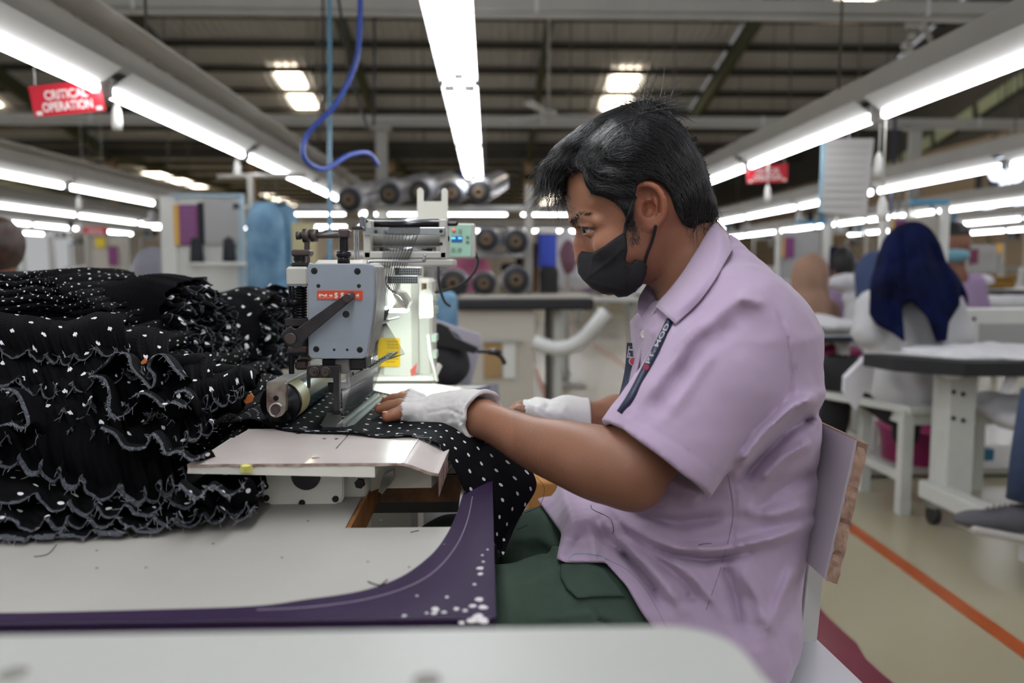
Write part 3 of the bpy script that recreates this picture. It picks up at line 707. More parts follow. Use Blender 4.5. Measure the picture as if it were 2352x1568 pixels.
# head
hb = MB(); poly = [(710, 606), (852, 606), (862, 613), (866, 680), (860, 745), (842, 822), (716, 822), (709, 815)]
hb.prism([P(x, y, Y=YP+.012) for x, y in poly], (0, .09, 0)); hd = obj('head_casting', hb, M_cast, mc)
fp = MB(); poly = [(706, 612), (708, 607), (714, 605), (848, 605), (855, 608), (858, 616), (860, 682), (856, 735), (843, 812), (839, 820), (832, 824), (720, 824), (711, 820), (708, 812)]
fp.prism([P(x, y, Y=YP) for x, y in poly], (0, .012, 0)); fpo = obj('face_plate', fp, M_gface, mc)
m_ = fpo.modifiers.new('b', 'BEVEL'); m_.width = .0018; m_.segments = 3; m_.limit_method = 'ANGLE'
for x, y, r_ in ((722, 622, 7.5), (821, 623, 7.5), (731.5, 656.5, 4.5), (824.5, 656.5, 4.5), (795, 721.5, 8), (726.5, 801.5, 7), (826.5, 803, 7)):
    s_ = pc('screw_recess', M_hole, x, y, r_, YP+.0003, .0007, 24)
    if r_ > 6 and r_ != 8: pc('screw', M_blk, x+.7, y+1, r_*.6, YP-.0004, .0004, 16, s_)
rp = pp('recess_panel', M_gface, rr_poly(740, 783, 813, 822.5, 6), YP-.0006, .001)
for x in (767.5, 797.5): pc('pin_hole', M_hole, x, 803, 3, YP-.0006, .0005, 14, rp)
# maker plate with its lettering
mp = pp('maker_plate', mat('orange_red_plate', 'c4411f', .35), rr_poly(728, 667, 833, 688.5, 2), YP-.0008, .001, label='orange-red maker plate with white block lettering')
M_let = mat('white_plate_lettering', 'cfc9c4', .4)
def let(poly): pp('letter', M_let, poly, YP-.0011, .0003, mp)
for ox in (732, 805.5):
    let([(ox, 675), (ox+8, 675), (ox+14, 678.5), (ox+14, 675), (ox+19, 675), (ox+19, 681), (ox+12, 681), (ox+5, 677.5), (ox+5, 681), (ox, 681)])
let([(756.5, 676.5), (764, 676.5), (764, 681), (756.5, 681)])
def S(ox, w=9.5): let([(ox+w*.75, 671.5), (ox+w, 674), (ox+w*.8, 676), (ox+w*.62, 675.5), (ox+w, 679.5), (ox+w*.95, 682.5), (ox+w*.6, 685.6), (ox+w*.3, 684.8), (ox, 682.3), (ox+w*.15, 680.8), (ox+w*.45, 681), (ox+w*.1, 677), (ox+w*.1, 673.8), (ox+w*.4, 671.6)])
S(767); S(781)
let([(795, 676.5), (802, 676.5), (802, 681), (795, 681)])
for x0, x1 in ((732, 764), (781, 786), (808, 825)): pb('underline', M_let, x0, 683.4, x1, 684.2, YP-.0011, .0003, 0, mp)
# triangular warning sticker and embossed bar on the side
a_, b_, c_ = P(858, 620, Y=YP+.03), P(866, 642, Y=YP+.05), P(859, 646, Y=YP+.03)
# lever
lv = pp('lifting_lever', M_dsteel, [(644, 768), (650, 761), (668, 748), (672, 753), (679, 755.5), (686, 752), (700, 741), (793, 676), (803, 672), (811, 677), (812, 686), (806, 691), (712, 769), (700, 781), (690, 797), (676, 801), (663, 796), (655, 789)], YP-.014, .006)
m_ = lv.modifiers.new('b', 'BEVEL'); m_.width = .0009; m_.segments = 2
kn = MB(); kc = P(802, 682.5, Y=YP-.014); kn.cyl(kc+Vector((-.001, -.010, -.001)), kc+Vector((.001, .018, .002)), .0050, n=18); obj('lever_pin', kn, M_brown, lv)
sc_ = pc('pivot_screw', M_brown, 668, 777, 13, YP-.015, .003, 24, lv)
c = P(668, 777, Y=YP-.0183); 
# top parts
pv('adjusting_cap', M_brown, 790, 526, 546, 12.5, YP+.04, [(0, 0), (1, .02), (1, .1), (1, .9), (.9, 1), (0, 1)], 4 if False else 18)
pb('adjusting_cap', M_brown, 777, 526, 802, 546, YP+.028, .024, .002)
pv('threaded_sleeve', M_blk, 790, 546, 580, 11.5, YP+.04, [(.8, 1)]+[(q, 1-(i+.5)/17) for i in range(16) for q in ((1.0 if i % 2 else .9),)]+[(1, 0)])
pv('lock_nut', M_blk, 789.5, 577, 591, 17, YP+.04, [(0, 0), (.85, 0), (1, .25), (1, .8), (.85, 1), (0, 1)])
pv('collar', M_blk, 789.5, 590, 608, 14, YP+.04, [(0, 0), (1, 0), (1, .9), (.9, 1), (0, 1)])
Yl = YP+.03
pb('thumb_cap', M_brown, 668, 573, 711, 588, Yl, .025, .002)
pv('thread_wound_stem', M_blk, 689, 586, 606, 16.5, Yl+.012, [(0, 0), (1, 0), (1, .1), (.82, .2), (.92, .35), (.8, .5), (.95, .62), (.8, .75), (.98, .9), (.9, 1), (0, 1)])
pb('stem_collar', M_dsteel, 667, 603, 712, 612, Yl, .026, .002)
pb('side_block', M_bei, 657, 612, 707, 657, Yl-.004, .06, .003)
sp = [P(690.5+12.5*math.cos(a), 660+82*a/(13*2*PI), Y=Yl+.018)+Vector((0, .0068*math.sin(a), 0)) for a in np.linspace(0, 13*2*PI, 13*14)]
b = MB(); b.tube(sp, .00165, 7); obj('pressure_spring', b, M_blk, mc)
pv('spring_rod', M_blk, 690, 655, 745, 6, Yl+.018)
for x, r_ in ((668, 3.5), (675, 2.5)): pv('guide_rod', M_blk, x, 655, 735, r_, Yl+.015)
b = MB(); c = P(656, 695, Y=Yl+.01); b.cyl(c, c+Vector((.020, 0, .001)), .0048, n=16); b.cyl(c-Vector((.004, 0, 0)), c+Vector((.004, 0, 0)), .0062, n=16); obj('clamp_screw', b, M_blk, mc)
pv('small_stud', M_blk, 671, 706, 732, 5.5, Yl+.01, [(0, 0), (1, 0), (1, .15), (.6, .2), (.6, .75), (.95, .8), (.95, .95), (.4, 1), (0, 1)])
pb('clamp_block', M_dsteel, 654, 731, 706, 750, Yl, .03, .0015)
pb('clamp_block', M_blk, 656, 750, 706, 800, Yl+.01, .03, .002)
pb('link_block', M_brown, 660, 796, 706, 812, Yl+.002, .025, .002)
pb('link_plate', M_blk, 655, 808, 707, 815, Yl, .022, .002)
pv('link_pin', M_blk, 670, 815, 858, 6.5, Yl+.005)
pb('link_lug', M_brown, 676, 826, 706, 850, Yl+.01, .02, .003)
pb('link_lug', M_cast, 685, 815, 712, 832, Yl+.02, .02, .003)
# cross shaft on top
b = MB(); b.cyl(P(684, 541, Y=1.1), P(790, 541, Y=1.1), .0042, n=14); obj('cross_shaft', b, M_brown, mc)
for x, w_, r_ in ((686, 10, .0056), (704, 15, .0095), (722, 14, .0085)):
    b = MB(); b.cyl(P(x-w_/2, 541, Y=1.1), P(x+w_/2, 541, Y=1.1), r_, n=18); obj('shaft_collar', b, M_brown, mc)
pv('set_screw', M_blk, 726, 526, 534, 5, 1.1); pv('lever_post', M_brown, 706, 548, 612, 6.5, 1.1)
# puller arm and roller
Yr = .995
pa = MB(); pa.prism([P(x, y, Y=Yr) for x, y in ((612, 882), (614, 877), (652, 877), (656, 882), (656, 930), (655, 944), (647, 955), (634, 959), (622, 955), (614, 944), (612, 932))], (0, .012, 0)); pao = obj('puller_bracket', pa, M_rust, mc, label='rust-worn front bracket of the roller')
q0 = P(634, 883, Y=Yr+.01); q1 = P(705, 852, Y=Yr+.17)
b = MB(); b.bar(Vector((q0.x+.0, Yr+.008, q0.z-.003)), Vector((q0.x+.012, Yr+.24, q0.z-.0)), .0235, .012, bev=.001); obj('puller_arm', b, M_cast, mc)
ctr = P(641, 927, Y=Yr+.012); R_ = .0262
b = MB(); b.lathe(ctr, (0, 1, 0), [(0, 0), (.008, 0), (.0095, .001), (.014, .001), (.0145, .004), (R_*.93, .004), (R_, .007), (R_, .02), (R_, .03)], 40); ro = obj('roller', b, M_blk, mc)
b = MB(); b.lathe(ctr+Vector((0, .011, 0)), (0, 1, 0), [(R_+.0004, 0), (R_+.0004, .046)], 40); obj('roller_tape', b, mat('pale_yellow_tape', 'b8ae7c', .5, var=.12, vscale=40), ro, label='pale yellow tape band')
b = MB(); prof = []
for i in range(60): prof.append((R_+(.0005 if i % 2 else 0), .057+i*.0036))
b.lathe(ctr, (0, 1, 0), prof, 40); obj('roller_winding', b, mat('teal_black_winding', '2e4348', .25, metal=.4), ro, label='dark glossy thread-wound stretch')
pc('axle_end', M_brown, 634, 941, 9, Yr-.0005, .004, 20, pao); pc('retaining_screw', M_blk, 634, 914, 6, Yr-.0003, .002, 18, pao)
cl = [P(634+15*math.cos(a), 941+15*math.sin(a), Y=Yr-.001) for a in np.linspace(math.radians(100), math.radians(330), 18)]
b = MB(); b.tube(cl, .0016, 6); obj('retaining_clip', b, mat('pale_clip', 'b9b0aa', .4, metal=.4), pao)
# presser bar bracket
pb('needle_bar_block', M_cast, 766, 824, 800, 858, YP+.02, .03, .001)
pb('bar_guide', M_blk, 740, 824, 768, 842, YP+.015, .03, .001); pb('bar_guide', M_dsteel, 800, 822, 840, 850, YP+.03, .05, .002)
br = pp('presser_bracket', M_dsteel, [(704, 840), (779, 840), (779, 944), (765, 944), (765, 868), (704, 868)], YP-.001, .014)
m_ = br.modifiers.new('b', 'BEVEL'); m_.width = .0008; m_.segments = 2
for x in (722, 748):
    s_ = pc('hex_socket_screw', M_brown, x, 854, 12, YP-.001, .0025, 24, br); pc('screw_head', M_brown, x, 854.5, 8.5, YP-.0035, .005, 24, s_) ; pc('screw_socket', M_hole, x, 855, 4, YP-.0085, .0005, 6, s_)
pb('stop_finger', M_dsteel, 705, 866, 712, 891, YP, .004, .001); pb('foot_hinge', M_blk, 764, 942, 782, 952, YP+.0, .016, .001)
pb('presser_shank', M_blk, 753, 878, 766, 902, YP+.02, .02, .001)
# foot
def pz(x, y, z): return P(x, y, z=z)
zf = ZC+.005
b = MB(); b.prism([pz(x, y, zf) for x, y in ((737, 974), (752, 947), (782, 947), (788, 972), (782, 981), (741, 980))], (0, 0, -.0045)); obj('presser_foot', b, M_dsteel, mc)
n1, n2 = P(790, 979, z=ZC+.004), P(876, 906, z=ZC+.004)
dirn = (n2-n1).normalized(); sd_ = Vector((dirn.y, -dirn.x, 0))
b = MB(); b.prism([n1-sd_*.008, n1+sd_*.004+dirn*-.002, n1+sd_*.011+dirn*.012, n2+sd_*.009, n2-sd_*.008], (0, 0, -.0022)); obj('presser_foot_rail', b, mat('satin_steel', '8d9896', .3, metal=.9), mc)
b = MB(); b.bar(n1-sd_*.008+Vector((0, 0, .001)), n2-sd_*.008+Vector((0, 0, .001)), .003, .003); b.bar(n1+sd_*.003+Vector((0, 0, .001)), n2+sd_*.003+Vector((0, 0, .001)), .0015, .003); obj('foot_rib', b, M_steel, mc)
# needle clamp, needles
t0, t1 = P(788, 957, z=ZC+.0), P(856, 905, z=ZC+.0)
k0, k1 = P(786, 886, Y=t0.y-.004), P(860, 846, Y=t1.y+.01)
ncl = MB(); ncl.bar(k0, k1, .012, .0095, bev=.001); nco = obj('needle_clamp', ncl, mat('pale_clamp_metal', 'cfcfd2', .35, metal=.25), mc)
u0, u1 = P(797, 868, Y=t0.y+.0), P(866, 829, Y=t1.y+.01)
b = MB(); b.bar(u0, u1, .003, .019, bev=.0006); obj('clamp_plate', b, mat('brushed_clamp_steel', 'c2c4c5', .3, metal=.35), mc)
for k in range(4):
    q = u0.lerp(u1, .12+.24*k)+Vector((.0022, 0, .003)); b = MB(); b.cyl(q, q+Vector((.0015, 0, 0)), .0022, n=10); obj('clamp_screw', b, M_blk, mc)
NN = 30; M_ndl = mat('polished_needle_steel', 'd3d6d6', .2, metal=.5)
M_thr = mat('dark_thread', '2b2a2c', .6)
ndl0 = None
guide0, guide1 = P(871, 745, Y=1.10), P(885, 738, Y=1.24)
for i in range(NN):
    s = i/(NN-1); tip = t0.lerp(t1, s)+Vector((0, 0, .001)); top = k0.lerp(k1, s); top = Vector((tip.x+.0005, tip.y, top.z))
    b = MB(); b.tube([top, top.lerp(tip, .45), top.lerp(tip, .5), top.lerp(tip, .93), tip], [.0012, .0012, .0008, .0007, .0001], 7); obj('needle', b, M_ndl, mc)
    g = u0.lerp(u1, s)+Vector((.004, 0, .002))
    # upper thread: device bar -> guide -> clamp -> needle eye
    d0_ = P(882+i*2.85, 528, Y=1.235); d1_ = P(878+i*1.6, 690, Y=1.19); gg = guide0.lerp(guide1, s)
    lo_ = P(872+i*2.0-(NN-i)*.6, 812+(NN-i)*.9, Y=1.04+.18*s); eye = tip.lerp(top, .12)+Vector((.0012, 0, 0))
    b = MB(); b.tube([d0_, d0_.lerp(gg, .5)+Vector((.003*math.sin(i*2.1), 0, 0)), gg], .0005, 4, cap=False)
    b.tube([gg, lo_, g, g-Vector((-.002, 0, .012)), eye], .0003, 4, cap=False); obj('needle_thread', b, M_thr, mc)
# bright finger guard strip beside the needles
b = MB(); f0, f1 = P(842, 848, Y=1.03), P(903, 810, Y=1.2); b.bar(f0, f1, .010, .0015); b.bar(f0+Vector((.006, 0, .001)), f1+Vector((.006, 0, .001)), .0015, .003); obj('guard_strip', b, mat('clear_polished_strip', 'cfdcda', .08, metal=.6), mc)
for i in range(9):
    q = f0.lerp(f1, .1+.1*i)+Vector((0, 0, .001)); b = MB(); b.box(q, (.006, .0012, .001)); obj('guard_slot', b, M_dsteel, mc)
# chrome thread guides
def pbar(name, pts, r, m=M_steel, n=8, par=None): b = MB(); b.tube(pts, r, n); return obj(name, b, m, par or mc)
pbar('thread_guide_wire', catmull([P(846, 606, Y=1.1), P(850, 601, Y=1.1), P(905, 600, Y=1.15), P(968, 600, Y=1.19), P(975, 596, Y=1.19), P(976, 585, Y=1.19)], 5), .0022)
gdb = MB(); gdb.bar(guide0-Vector((.004, 0, 0)), guide1+Vector((.004, .0, 0)), .004, .0025); gdb.bar(guide0+Vector((.004, 0, .004)), guide1+Vector((.02, 0, .006)), .003, .002); obj('thread_guide', gdb, M_steel, mc)
sh = pp('side_thread_shield', M_steel, rr_poly(865, 664, 877, 733, 4), 1.08, .003)
def perf(x0, y0, x1, y1, Y, name):
    p_ = pb(name, M_steel, x0, y0, x1, y1, Y, .002, .0008)
    nx = int((x1-x0)/5.2)
    for r_ in range(3):
        for k in range(nx): pb('guide_slot', M_hole, x0+2+k*5.2, y0+2.5+r_*(y1-y0-5)/2.4, x0+4.6+k*5.2, y0+5.3+r_*(y1-y0-5)/2.4, Y-.0006, .0006, 0, p_)
perf(906, 614, 968, 632, 1.22, 'perforated_thread_guide'); perf(890, 633, 959, 651, 1.19, 'perforated_thread_guide')
pbar('guide_arm', catmull([P(888, 634, Y=1.2), P(886, 650, Y=1.2), P(900, 668, Y=1.22), P(920, 680, Y=1.24), P(932, 702, Y=1.26)], 5), .0016)
# metering device on top
Yd = 1.24
dv = pb('device_shelf', M_bei, 815, 595, 1043, 611, Yd, .12, .002)
for (x0, y0, x1, y1) in ((835, 503, 851, 595), (1010, 503, 1027, 595)): pb('device_side', M_bei, x0, y0, x1, y1, Yd, .09, .002)
pb('device_base', M_bei, 835, 577, 1026, 594, Yd, .09, .002); pb('device_back', M_bei, 851, 535, 1012, 578, Yd+.085, .006, .001)
pb('thread_bar', M_steel, 833, 522, 1022, 539, Yd-.006, .005, .001)
b = MB(); b.cyl(P(852, 553, Y=Yd+.03), P(1011, 553, Y=Yd+.03), .0085, n=24); obj('feed_roller', b, mat('grey_rubber_roller', '8b8a86', .35, metal=.3), mc)
b = MB(); b.cyl(P(855, 508, Y=Yd+.05), P(1008, 508, Y=Yd+.05), .004, n=16); obj('top_rod', b, M_steel, mc)
b = MB(); b.cyl(P(858, 516, Y=Yd+.04), P(1008, 516, Y=Yd+.04), .0045, n=16); obj('top_rod', b, M_blk, mc)
b = MB(); b.cyl(P(858, 573, Y=Yd+.02), P(1002, 573, Y=Yd+.02), .0045, n=16); obj('lower_rod', b, M_steel, mc)
for x in (878, 987): pb('rod_block', M_blk, x-6, 568, x+6, 577, Yd+.005, .01)
for x, y in ((1013, 531), (1013, 560), (841, 508), (863, 532)): pc('cap_screw', M_hole, x, y, 4, Yd-.0065 if y < 540 else Yd-.0005, .0005, 12)
pb('guide_comb', M_dsteel, 893, 522, 964, 536, Yd-.0075, .001, 0)
for k in range(22): pb('comb_tooth', M_steel, 894+k*3.2, 523, 895.4+k*3.2, 536, Yd-.0088, .0012, 0)
pb('side_knob', M_dsteel, 1026, 508, 1052, 518, Yd+.02, .02, .003); pb('side_knob', M_blk, 1024, 540, 1032, 555, Yd+.02, .02, .003)
for x in (819, 824, 815.5): pv('vertical_rod', M_steel, x, 522, 606, 1.6, 1.13)
pb('rod_clamp', M_dsteel, 807, 519, 833, 527, 1.125, .02, .002); pb('rod_clamp', mat('slate_paint', '5b5f68', .5), 826, 496, 836, 530, 1.16, .02, .002)
# forked thread stand bracket behind
fk = pp('thread_fork', M_mwhite, [(958, 505), (958, 436), (962, 431), (968, 431), (972, 436), (972, 462), (1014, 462), (1014, 437), (1018, 432), (1024, 432), (1028, 437), (1028, 505)], 1.5, .012)
pp('fork_panel', M_bei, [(964, 466), (1014, 466), (1010, 500), (964, 500)], 1.505, .014)
# control panel
cp_ = pb('control_panel', mat('grey_control_case', 'b3b1ab', .45), 1027, 513, 1092, 592, 1.42, .03, .003)
cpf = pb('panel_face', mat('mint_panel_face', '9dc4ae', .45), 1028, 515, 1083, 589, 1.418, .002, .001, cp_)
pb('panel_display', mat('blue_display', '1d4f86', .2, emit=.4), 1037, 542, 1062, 556, 1.4165, .001, 0, cpf)
for x in (1041, 1056): pb('display_digit', mat('cyan_digits', '63b7e8', .3, emit=1.0), x-4, 544, x+5, 549, 1.4155, .0005, 0, cpf)
for x, y in ((1042, 530), (1057, 530), (1041, 573), (1056, 573)): pc('panel_button', mat('grey_button', '7f948d', .5), x, y, 4.5, 1.4165, .002, 12, cpf)
pc('indicator_light', mat('red_indicator', 'e04a30', .4, emit=2), 1042, 527, 2.6, 1.413, .001, 10, cpf)
for y in (545, 556): pb('panel_mark', mat('grey_print', '6a8278', .6), 1070, y-3, 1078, y+3, 1.4165, .0005, 0, cpf)
pbar('panel_cable', catmull([P(1090, 578, Y=1.44), P(1097, 600, Y=1.45), P(1085, 630, Y=1.46), P(1062, 652, Y=1.47), P(1040, 662, Y=1.47), P(1000, 672, Y=1.48)], 6), .003, M_black)
pbar('panel_cable', catmull([P(1007, 612, Y=1.44), P(1008, 650, Y=1.44), P(1020, 690, Y=1.45), P(1034, 703, Y=1.46)], 6), .0025, M_black)
pbar('lamp_cable', catmull([P(984, 770, Y=1.42), P(988, 810, Y=1.4), P(997, 845, Y=1.4), P(1004, 876, Y=1.4)], 6), .003, M_mwhite)
# LED work lamps of the machine
M_led = mat('lit_led_lens', 'ecfff8', emit=120)
lp = MB(); lpos = P(978, 690, Y=1.40)
lp.prism([P(x, y, Y=1.395) for x, y in rr_poly(963, 664, 994, 730, 14, corners=(1, 0, 0, 1))], (0, .02, 0)); lo_ = obj('work_lamp', lp, M_mwhite, mc)
b = MB(); b.prism([P(x, y, Y=1.394) for x, y in ((965, 679), (992, 679), (994, 726), (966, 726))], (0, .001, 0)); obj('lamp_lens', b, mat('lit_lamp_lens', 'ecfff8', emit=5), lo_)
pv('lamp_neck', mat('copper_neck', '6e5344', .4, metal=.6), 974, 650, 668, 6, 1.41)
b = MB(); q = P(905, 690, Y=1.30); b.prism([P(x, y, Y=1.30) for x, y in ((897, 666), (925, 672), (940, 695), (933, 712), (917, 700))], (0, .06, 0)); hl = obj('head_lamp', b, M_mwhite, mc)
b = MB(); q = P(915, 713, Y=1.33); b.box(q, (.03, .05, .003)); obj('head_lamp_lens', b, M_led, mc)
pbar('lamp_wire', catmull([P(905, 690, Y=1.29), P(904, 712, Y=1.29), P(915, 706, Y=1.29), P(925, 705, Y=1.29)], 5), .0007, mat('pink_wire', 'c98590', .5))
c = P(1040, 770, Y=1.42)
# ============================================================ the seated worker
RCn = np.array(RC, dtype=np.float32)
def proj(p):
    q = (p-np.array((0, 0, CAMZ), dtype=np.float32))@RCn
    return 1176+F*q[:, 0]/-q[:, 2], 784-F*q[:, 1]/-q[:, 2]
def pseg(X, Y_, pts):
    best = np.full(X.shape, 1e9, dtype=np.float32); par = np.zeros(X.shape, dtype=np.float32); n = len(pts)-1
    for i in range(n):
        ax, ay = pts[i]; bx, by = pts[i+1]; ex, ey = bx-ax, by-ay; t = np.clip(((X-ax)*ex+(Y_-ay)*ey)/(ex*ex+ey*ey), 0, 1)
        d = np.hypot(X-ax-ex*t, Y_-ay-ey*t); m = d < best; best = np.where(m, d, best); par = np.where(m, (i+t)/n, par)
    return best, par
def folds(X, Y_, L):
    o = np.zeros(X.shape, dtype=np.float32)
    for pts, w_, a in L:
        d, t = pseg(X, Y_, pts); o += a*np.exp(-(d/w_)**2)*np.clip(np.sin(np.clip(t, .04, .96)*PI)*2.2, 0, 1)
    return o
def vnoise(p, s, seed=0):                                     # cheap smooth pseudo-noise
    a = p*s+seed; return (np.sin(a[:, 0]*1.7+np.sin(a[:, 1]*2.3+a[:, 2]))+np.sin(a[:, 1]*1.9+np.sin(a[:, 2]*2.1+a[:, 0]*1.3))+np.sin(a[:, 2]*2.2+np.sin(a[:, 0]*1.6-a[:, 1])))/3
def skin_mat():
    m = mat('brown_skin', '80553f', .5, bump=.12, bscale=500, spec=.35); nt = m.node_tree; bs = nt.nodes['Principled BSDF']
    at = nt.nodes.new('ShaderNodeAttribute'); at.attribute_name = 'Col'; mx = nt.nodes.new('ShaderNodeMix'); mx.data_type = 'RGBA'; mx.blend_type = 'MULTIPLY'
    mx.inputs[0].default_value = 1; mx.inputs[6].default_value = lin('8a5f49'); nt.links.new(at.outputs['Color'], mx.inputs[7]); nt.links.new(mx.outputs[2], bs.inputs['Base Color'])
    bs.inputs['Subsurface Weight'].default_value = .12; bs.inputs['Subsurface Radius'].default_value = (.008, .003, .0015); bs.inputs['Subsurface Scale'].default_value = .6
    return m
M_skin = skin_mat()
M_shirt = mat('lilac_shirt_cloth', 'ab97b0', .85, sheen=.25, bump=.10, bscale=900, spec=.2)
M_trou = mat('dark_green_ripstop', '3b4b41', .85, var=.1, vscale=60, bump=.15, bscale=700, spec=.2)
M_maskm = mat('black_mask_cloth', '1b1b1d', .75, bump=.3, bscale=1500, spec=.3)
M_hair = mat('black_hair', '08080a', .65, spec=.2)
M_glove = mat('white_cotton_glove', 'cfccca', .9, sheen=.3, bump=.25, bscale=900, spec=.15)
M_navy = mat('navy_lanyard', '141d38', .5)
YH = 1.05
man = thing('person', 'seated worker in lilac short-sleeved shirt and black face mask guiding dotted fabric at the machine', 'person', (.3, 1.03, .5))
def H(x, y, dy=0): return P(x, y, Y=YH+dy)
th = math.radians(21); Fd = np.array((-math.cos(th), 0, -math.sin(th))); Ud = np.array((-math.sin(th), 0, math.cos(th))); Sd = np.array((0, -1., 0))
RH = np.stack([Fd, Sd, Ud], 1)
HP = [(1299, 412), (1298, 450), (1303, 488), (1316, 508), (1333, 522), (1338, 540), (1342, 570), (1348, 600), (1350, 640), (1366, 668), (1400, 680), (1440, 668), (1500, 640), (1530, 600), (1575, 560), (1608, 520), (1622, 470), (1618, 420), (1596, 365), (1560, 318), (1510, 280), (1450, 268), (1390, 288), (1335, 335), (1308, 375)]
HPw = [(H(x, y).x, H(x, y).z) for x, y in HP]
hc = A3(H(1460, 430))
def f_head(p):
    sd = poly_sd(p[:, 0], p[:, 2], HPw); t = np.clip(-sd, 0, None)
    q = (p-hc)@RH.astype(np.float32); a = q[:, 0]; u = q[:, 2]
    Wm = .076-.016*np.clip((a-.02)/.08, 0, 1)-.016*np.clip((-u-.03)/.09, 0, 1)-.006*np.clip((u-.04)/.05, 0, 1)
    R = .058; W = Wm*np.sqrt(np.clip(1-(1-np.clip(t/R, 0, 1))**2, 0, 1)); s = np.abs(p[:, 1]-YH)
    d = np.where(sd > 0, np.sqrt(sd*sd+s*s), (s-W)*.55)
    d = np.where((sd <= 0), np.maximum(d, sd), d)
    return d
nose = [H(1340, 528), H(1337, 560), H(1341, 592)]
eyeN = P(1357, 522, Y=YH-.034); eyeF = Vector((eyeN.x+.004, YH+.034, eyeN.z))
def face_front(p, d):
    d = smin(d, s_chain(p, nose, [.0085, .0100, .0125], .008), .012)
    for s in (-1, 1):
        d = smin(d, s_ell(p, H(1350, 594, s*.011), (.009, .007, .007)), .006)              # nostril wing
        d = smax(d, -s_ell(p, H(1360, 523, s*.044), (.012, .015, .0085)), .009)               # socket
        d = smin(d, s_chain(p, [H(1320, 506, s*.010), H(1345, 500, s*.036), H(1375, 508, s*.052)], [.009, .008, .006], .006), .009)   # brow ridge
        d = smin(d, s_ell(p, H(1404, 562, s*.046), (.022, .014, .017), None), .02)            # cheekbone
        e = eyeN if s < 0 else eyeF
        lid = s_ell(p, e, (.0137, .0137, .0137)); lidc = np.maximum(lid, -(p[:, 2]-(e.z-.0030)+(.22*(p[:, 0]-e.x))))                       # upper lid
        lidl = np.maximum(lid, (p[:, 2]-(e.z-.0058)))
        d = smin(d, lidc, .0015); d = smin(d, lidl, .0015)
    return d
def face_ear(s):
    def g(p, d):
        k = lambda x, y, o: P(x, y, Y=YH+s*(.066+o))
        rim = catmull([k(1465, 492, .004), k(1457, 462, .008), k(1460, 432, .012), k(1482, 422, .018), k(1508, 430, .022), k(1523, 455, .022), k(1526, 485, .018), k(1518, 505, .013), k(1506, 518, .008), k(1494, 521, .006), k(1486, 511, .004)], 2)
        d = smin(d, s_chain(p, rim, [.0038]*len(rim), .001), .003)
        d = smin(d, s_ell(p, k(1494, 512, .005), (.0085, .0045, .010)), .004)
        d = smin(d, s_ell(p, k(1494, 468, .006), (.019, .006, .026)), .004)
        ah = catmull([k(1478, 440, .010), k(1500, 448, .013), k(1508, 470, .013), k(1503, 492, .010), k(1493, 500, .007)], 2); d = smin(d, s_chain(p, ah, [.0028]*len(ah), .001), .002)
        d = smax(d, -s_ell(p, k(1490, 480, .010), (.008, .008, .010)), .003); d = smax(d, -s_ell(p, k(1487, 445, .012), (.009, .005, .008)), .003)
        return smin(d, s_ell(p, k(1477, 478, .003), (.004, .0045, .006)), .003)
    return g
def f_face0(p): return region(p, f_head(p), H(1350, 545), (.055, .08, .055), face_front)
def f_face(p):
    d = f_face0(p)
    for s in (-1, 1): d = region(p, d, P(1492, 470, Y=YH+s*.074), (.028, .022, .038), face_ear(s), .02)
    return d
# arms and hands
L_sh, L_el = P(1690, 785, Y=.905), P(1446, 1078, Y=.845)
L_fa = [L_el, P(1385, 1066, Y=.862), P(1310, 1043, Y=.90), P(1230, 1018, Y=.95), P(1160, 985, Y=1.0), P(1108, 962, Y=1.04)]
L_fr = [.0405, .0425, .0385, .0325, .0270, .0245]
FAp = catmull(L_fa, 7); FAr = [q.x for q in catmull([Vector((r, 0, 0)) for r in L_fr], 7)]
palmL = [P(1085, 955, Y=1.055), P(1010, 946, Y=1.085), P(960, 938, Y=1.095)]
fingL = [([P(955, 948, Y=1.055), P(925, 944, Y=1.045), P(905, 952, Y=1.04), P(889, 957, Y=1.037)], [.0095, .0088, .0082, .0072]),
         ([P(955, 938, Y=1.078), P(920, 930, Y=1.083), P(893, 934, Y=1.085), P(873, 939, Y=1.086)], [.0100, .0092, .0086, .0078]),
         ([P(955, 928, Y=1.102), P(925, 915, Y=1.115), P(905, 917, Y=1.125), P(887, 923, Y=1.13)], [.0102, .0094, .0086, .0078]),
         ([P(962, 920, Y=1.125), P(940, 909, Y=1.14), P(925, 911, Y=1.15), P(912, 917, Y=1.155)], [.0100, .0092, .0084, .0074]),
         ([P(1045, 940, Y=1.12), P(1010, 935, Y=1.145), P(985, 930, Y=1.155), P(970, 928, Y=1.16)], [.0125, .0105, .0098, .0085])]
def f_palm(p, k=0):
    RP = np.stack([np.array((1, 0, .05)), np.array((0, 1, 0)), np.array((-.05, 0, 1))], 1)
    a = s_box(p, P(1003, 944, Y=1.088), (.043, .042, .0135), RP, .013)
    return smin(a, s_cone(p, P(1040, 950, Y=1.072), L_fa[-1], .022, .025), .02)
def f_handL(p):
    d = f_palm(p)
    for pts, r in fingL: d = smin(d, s_chain(p, pts, r, .002), .005)
    n = s_ell(p, fingL[0][0][3]+Vector((-.001, -.001, .0058)), (.0045, .0038, .0022)); d = smin(d, n, .0008)
    return d
R_w = P(1348, 962, Y=1.235)
palmR = P(1275, 947, Y=1.25)
LEGS = ((.90, (1640, 1420), (1330, 1420), (1040, 1450)), (1.13, (1640, 1300), (1280, 1290), (1045, 1300)))
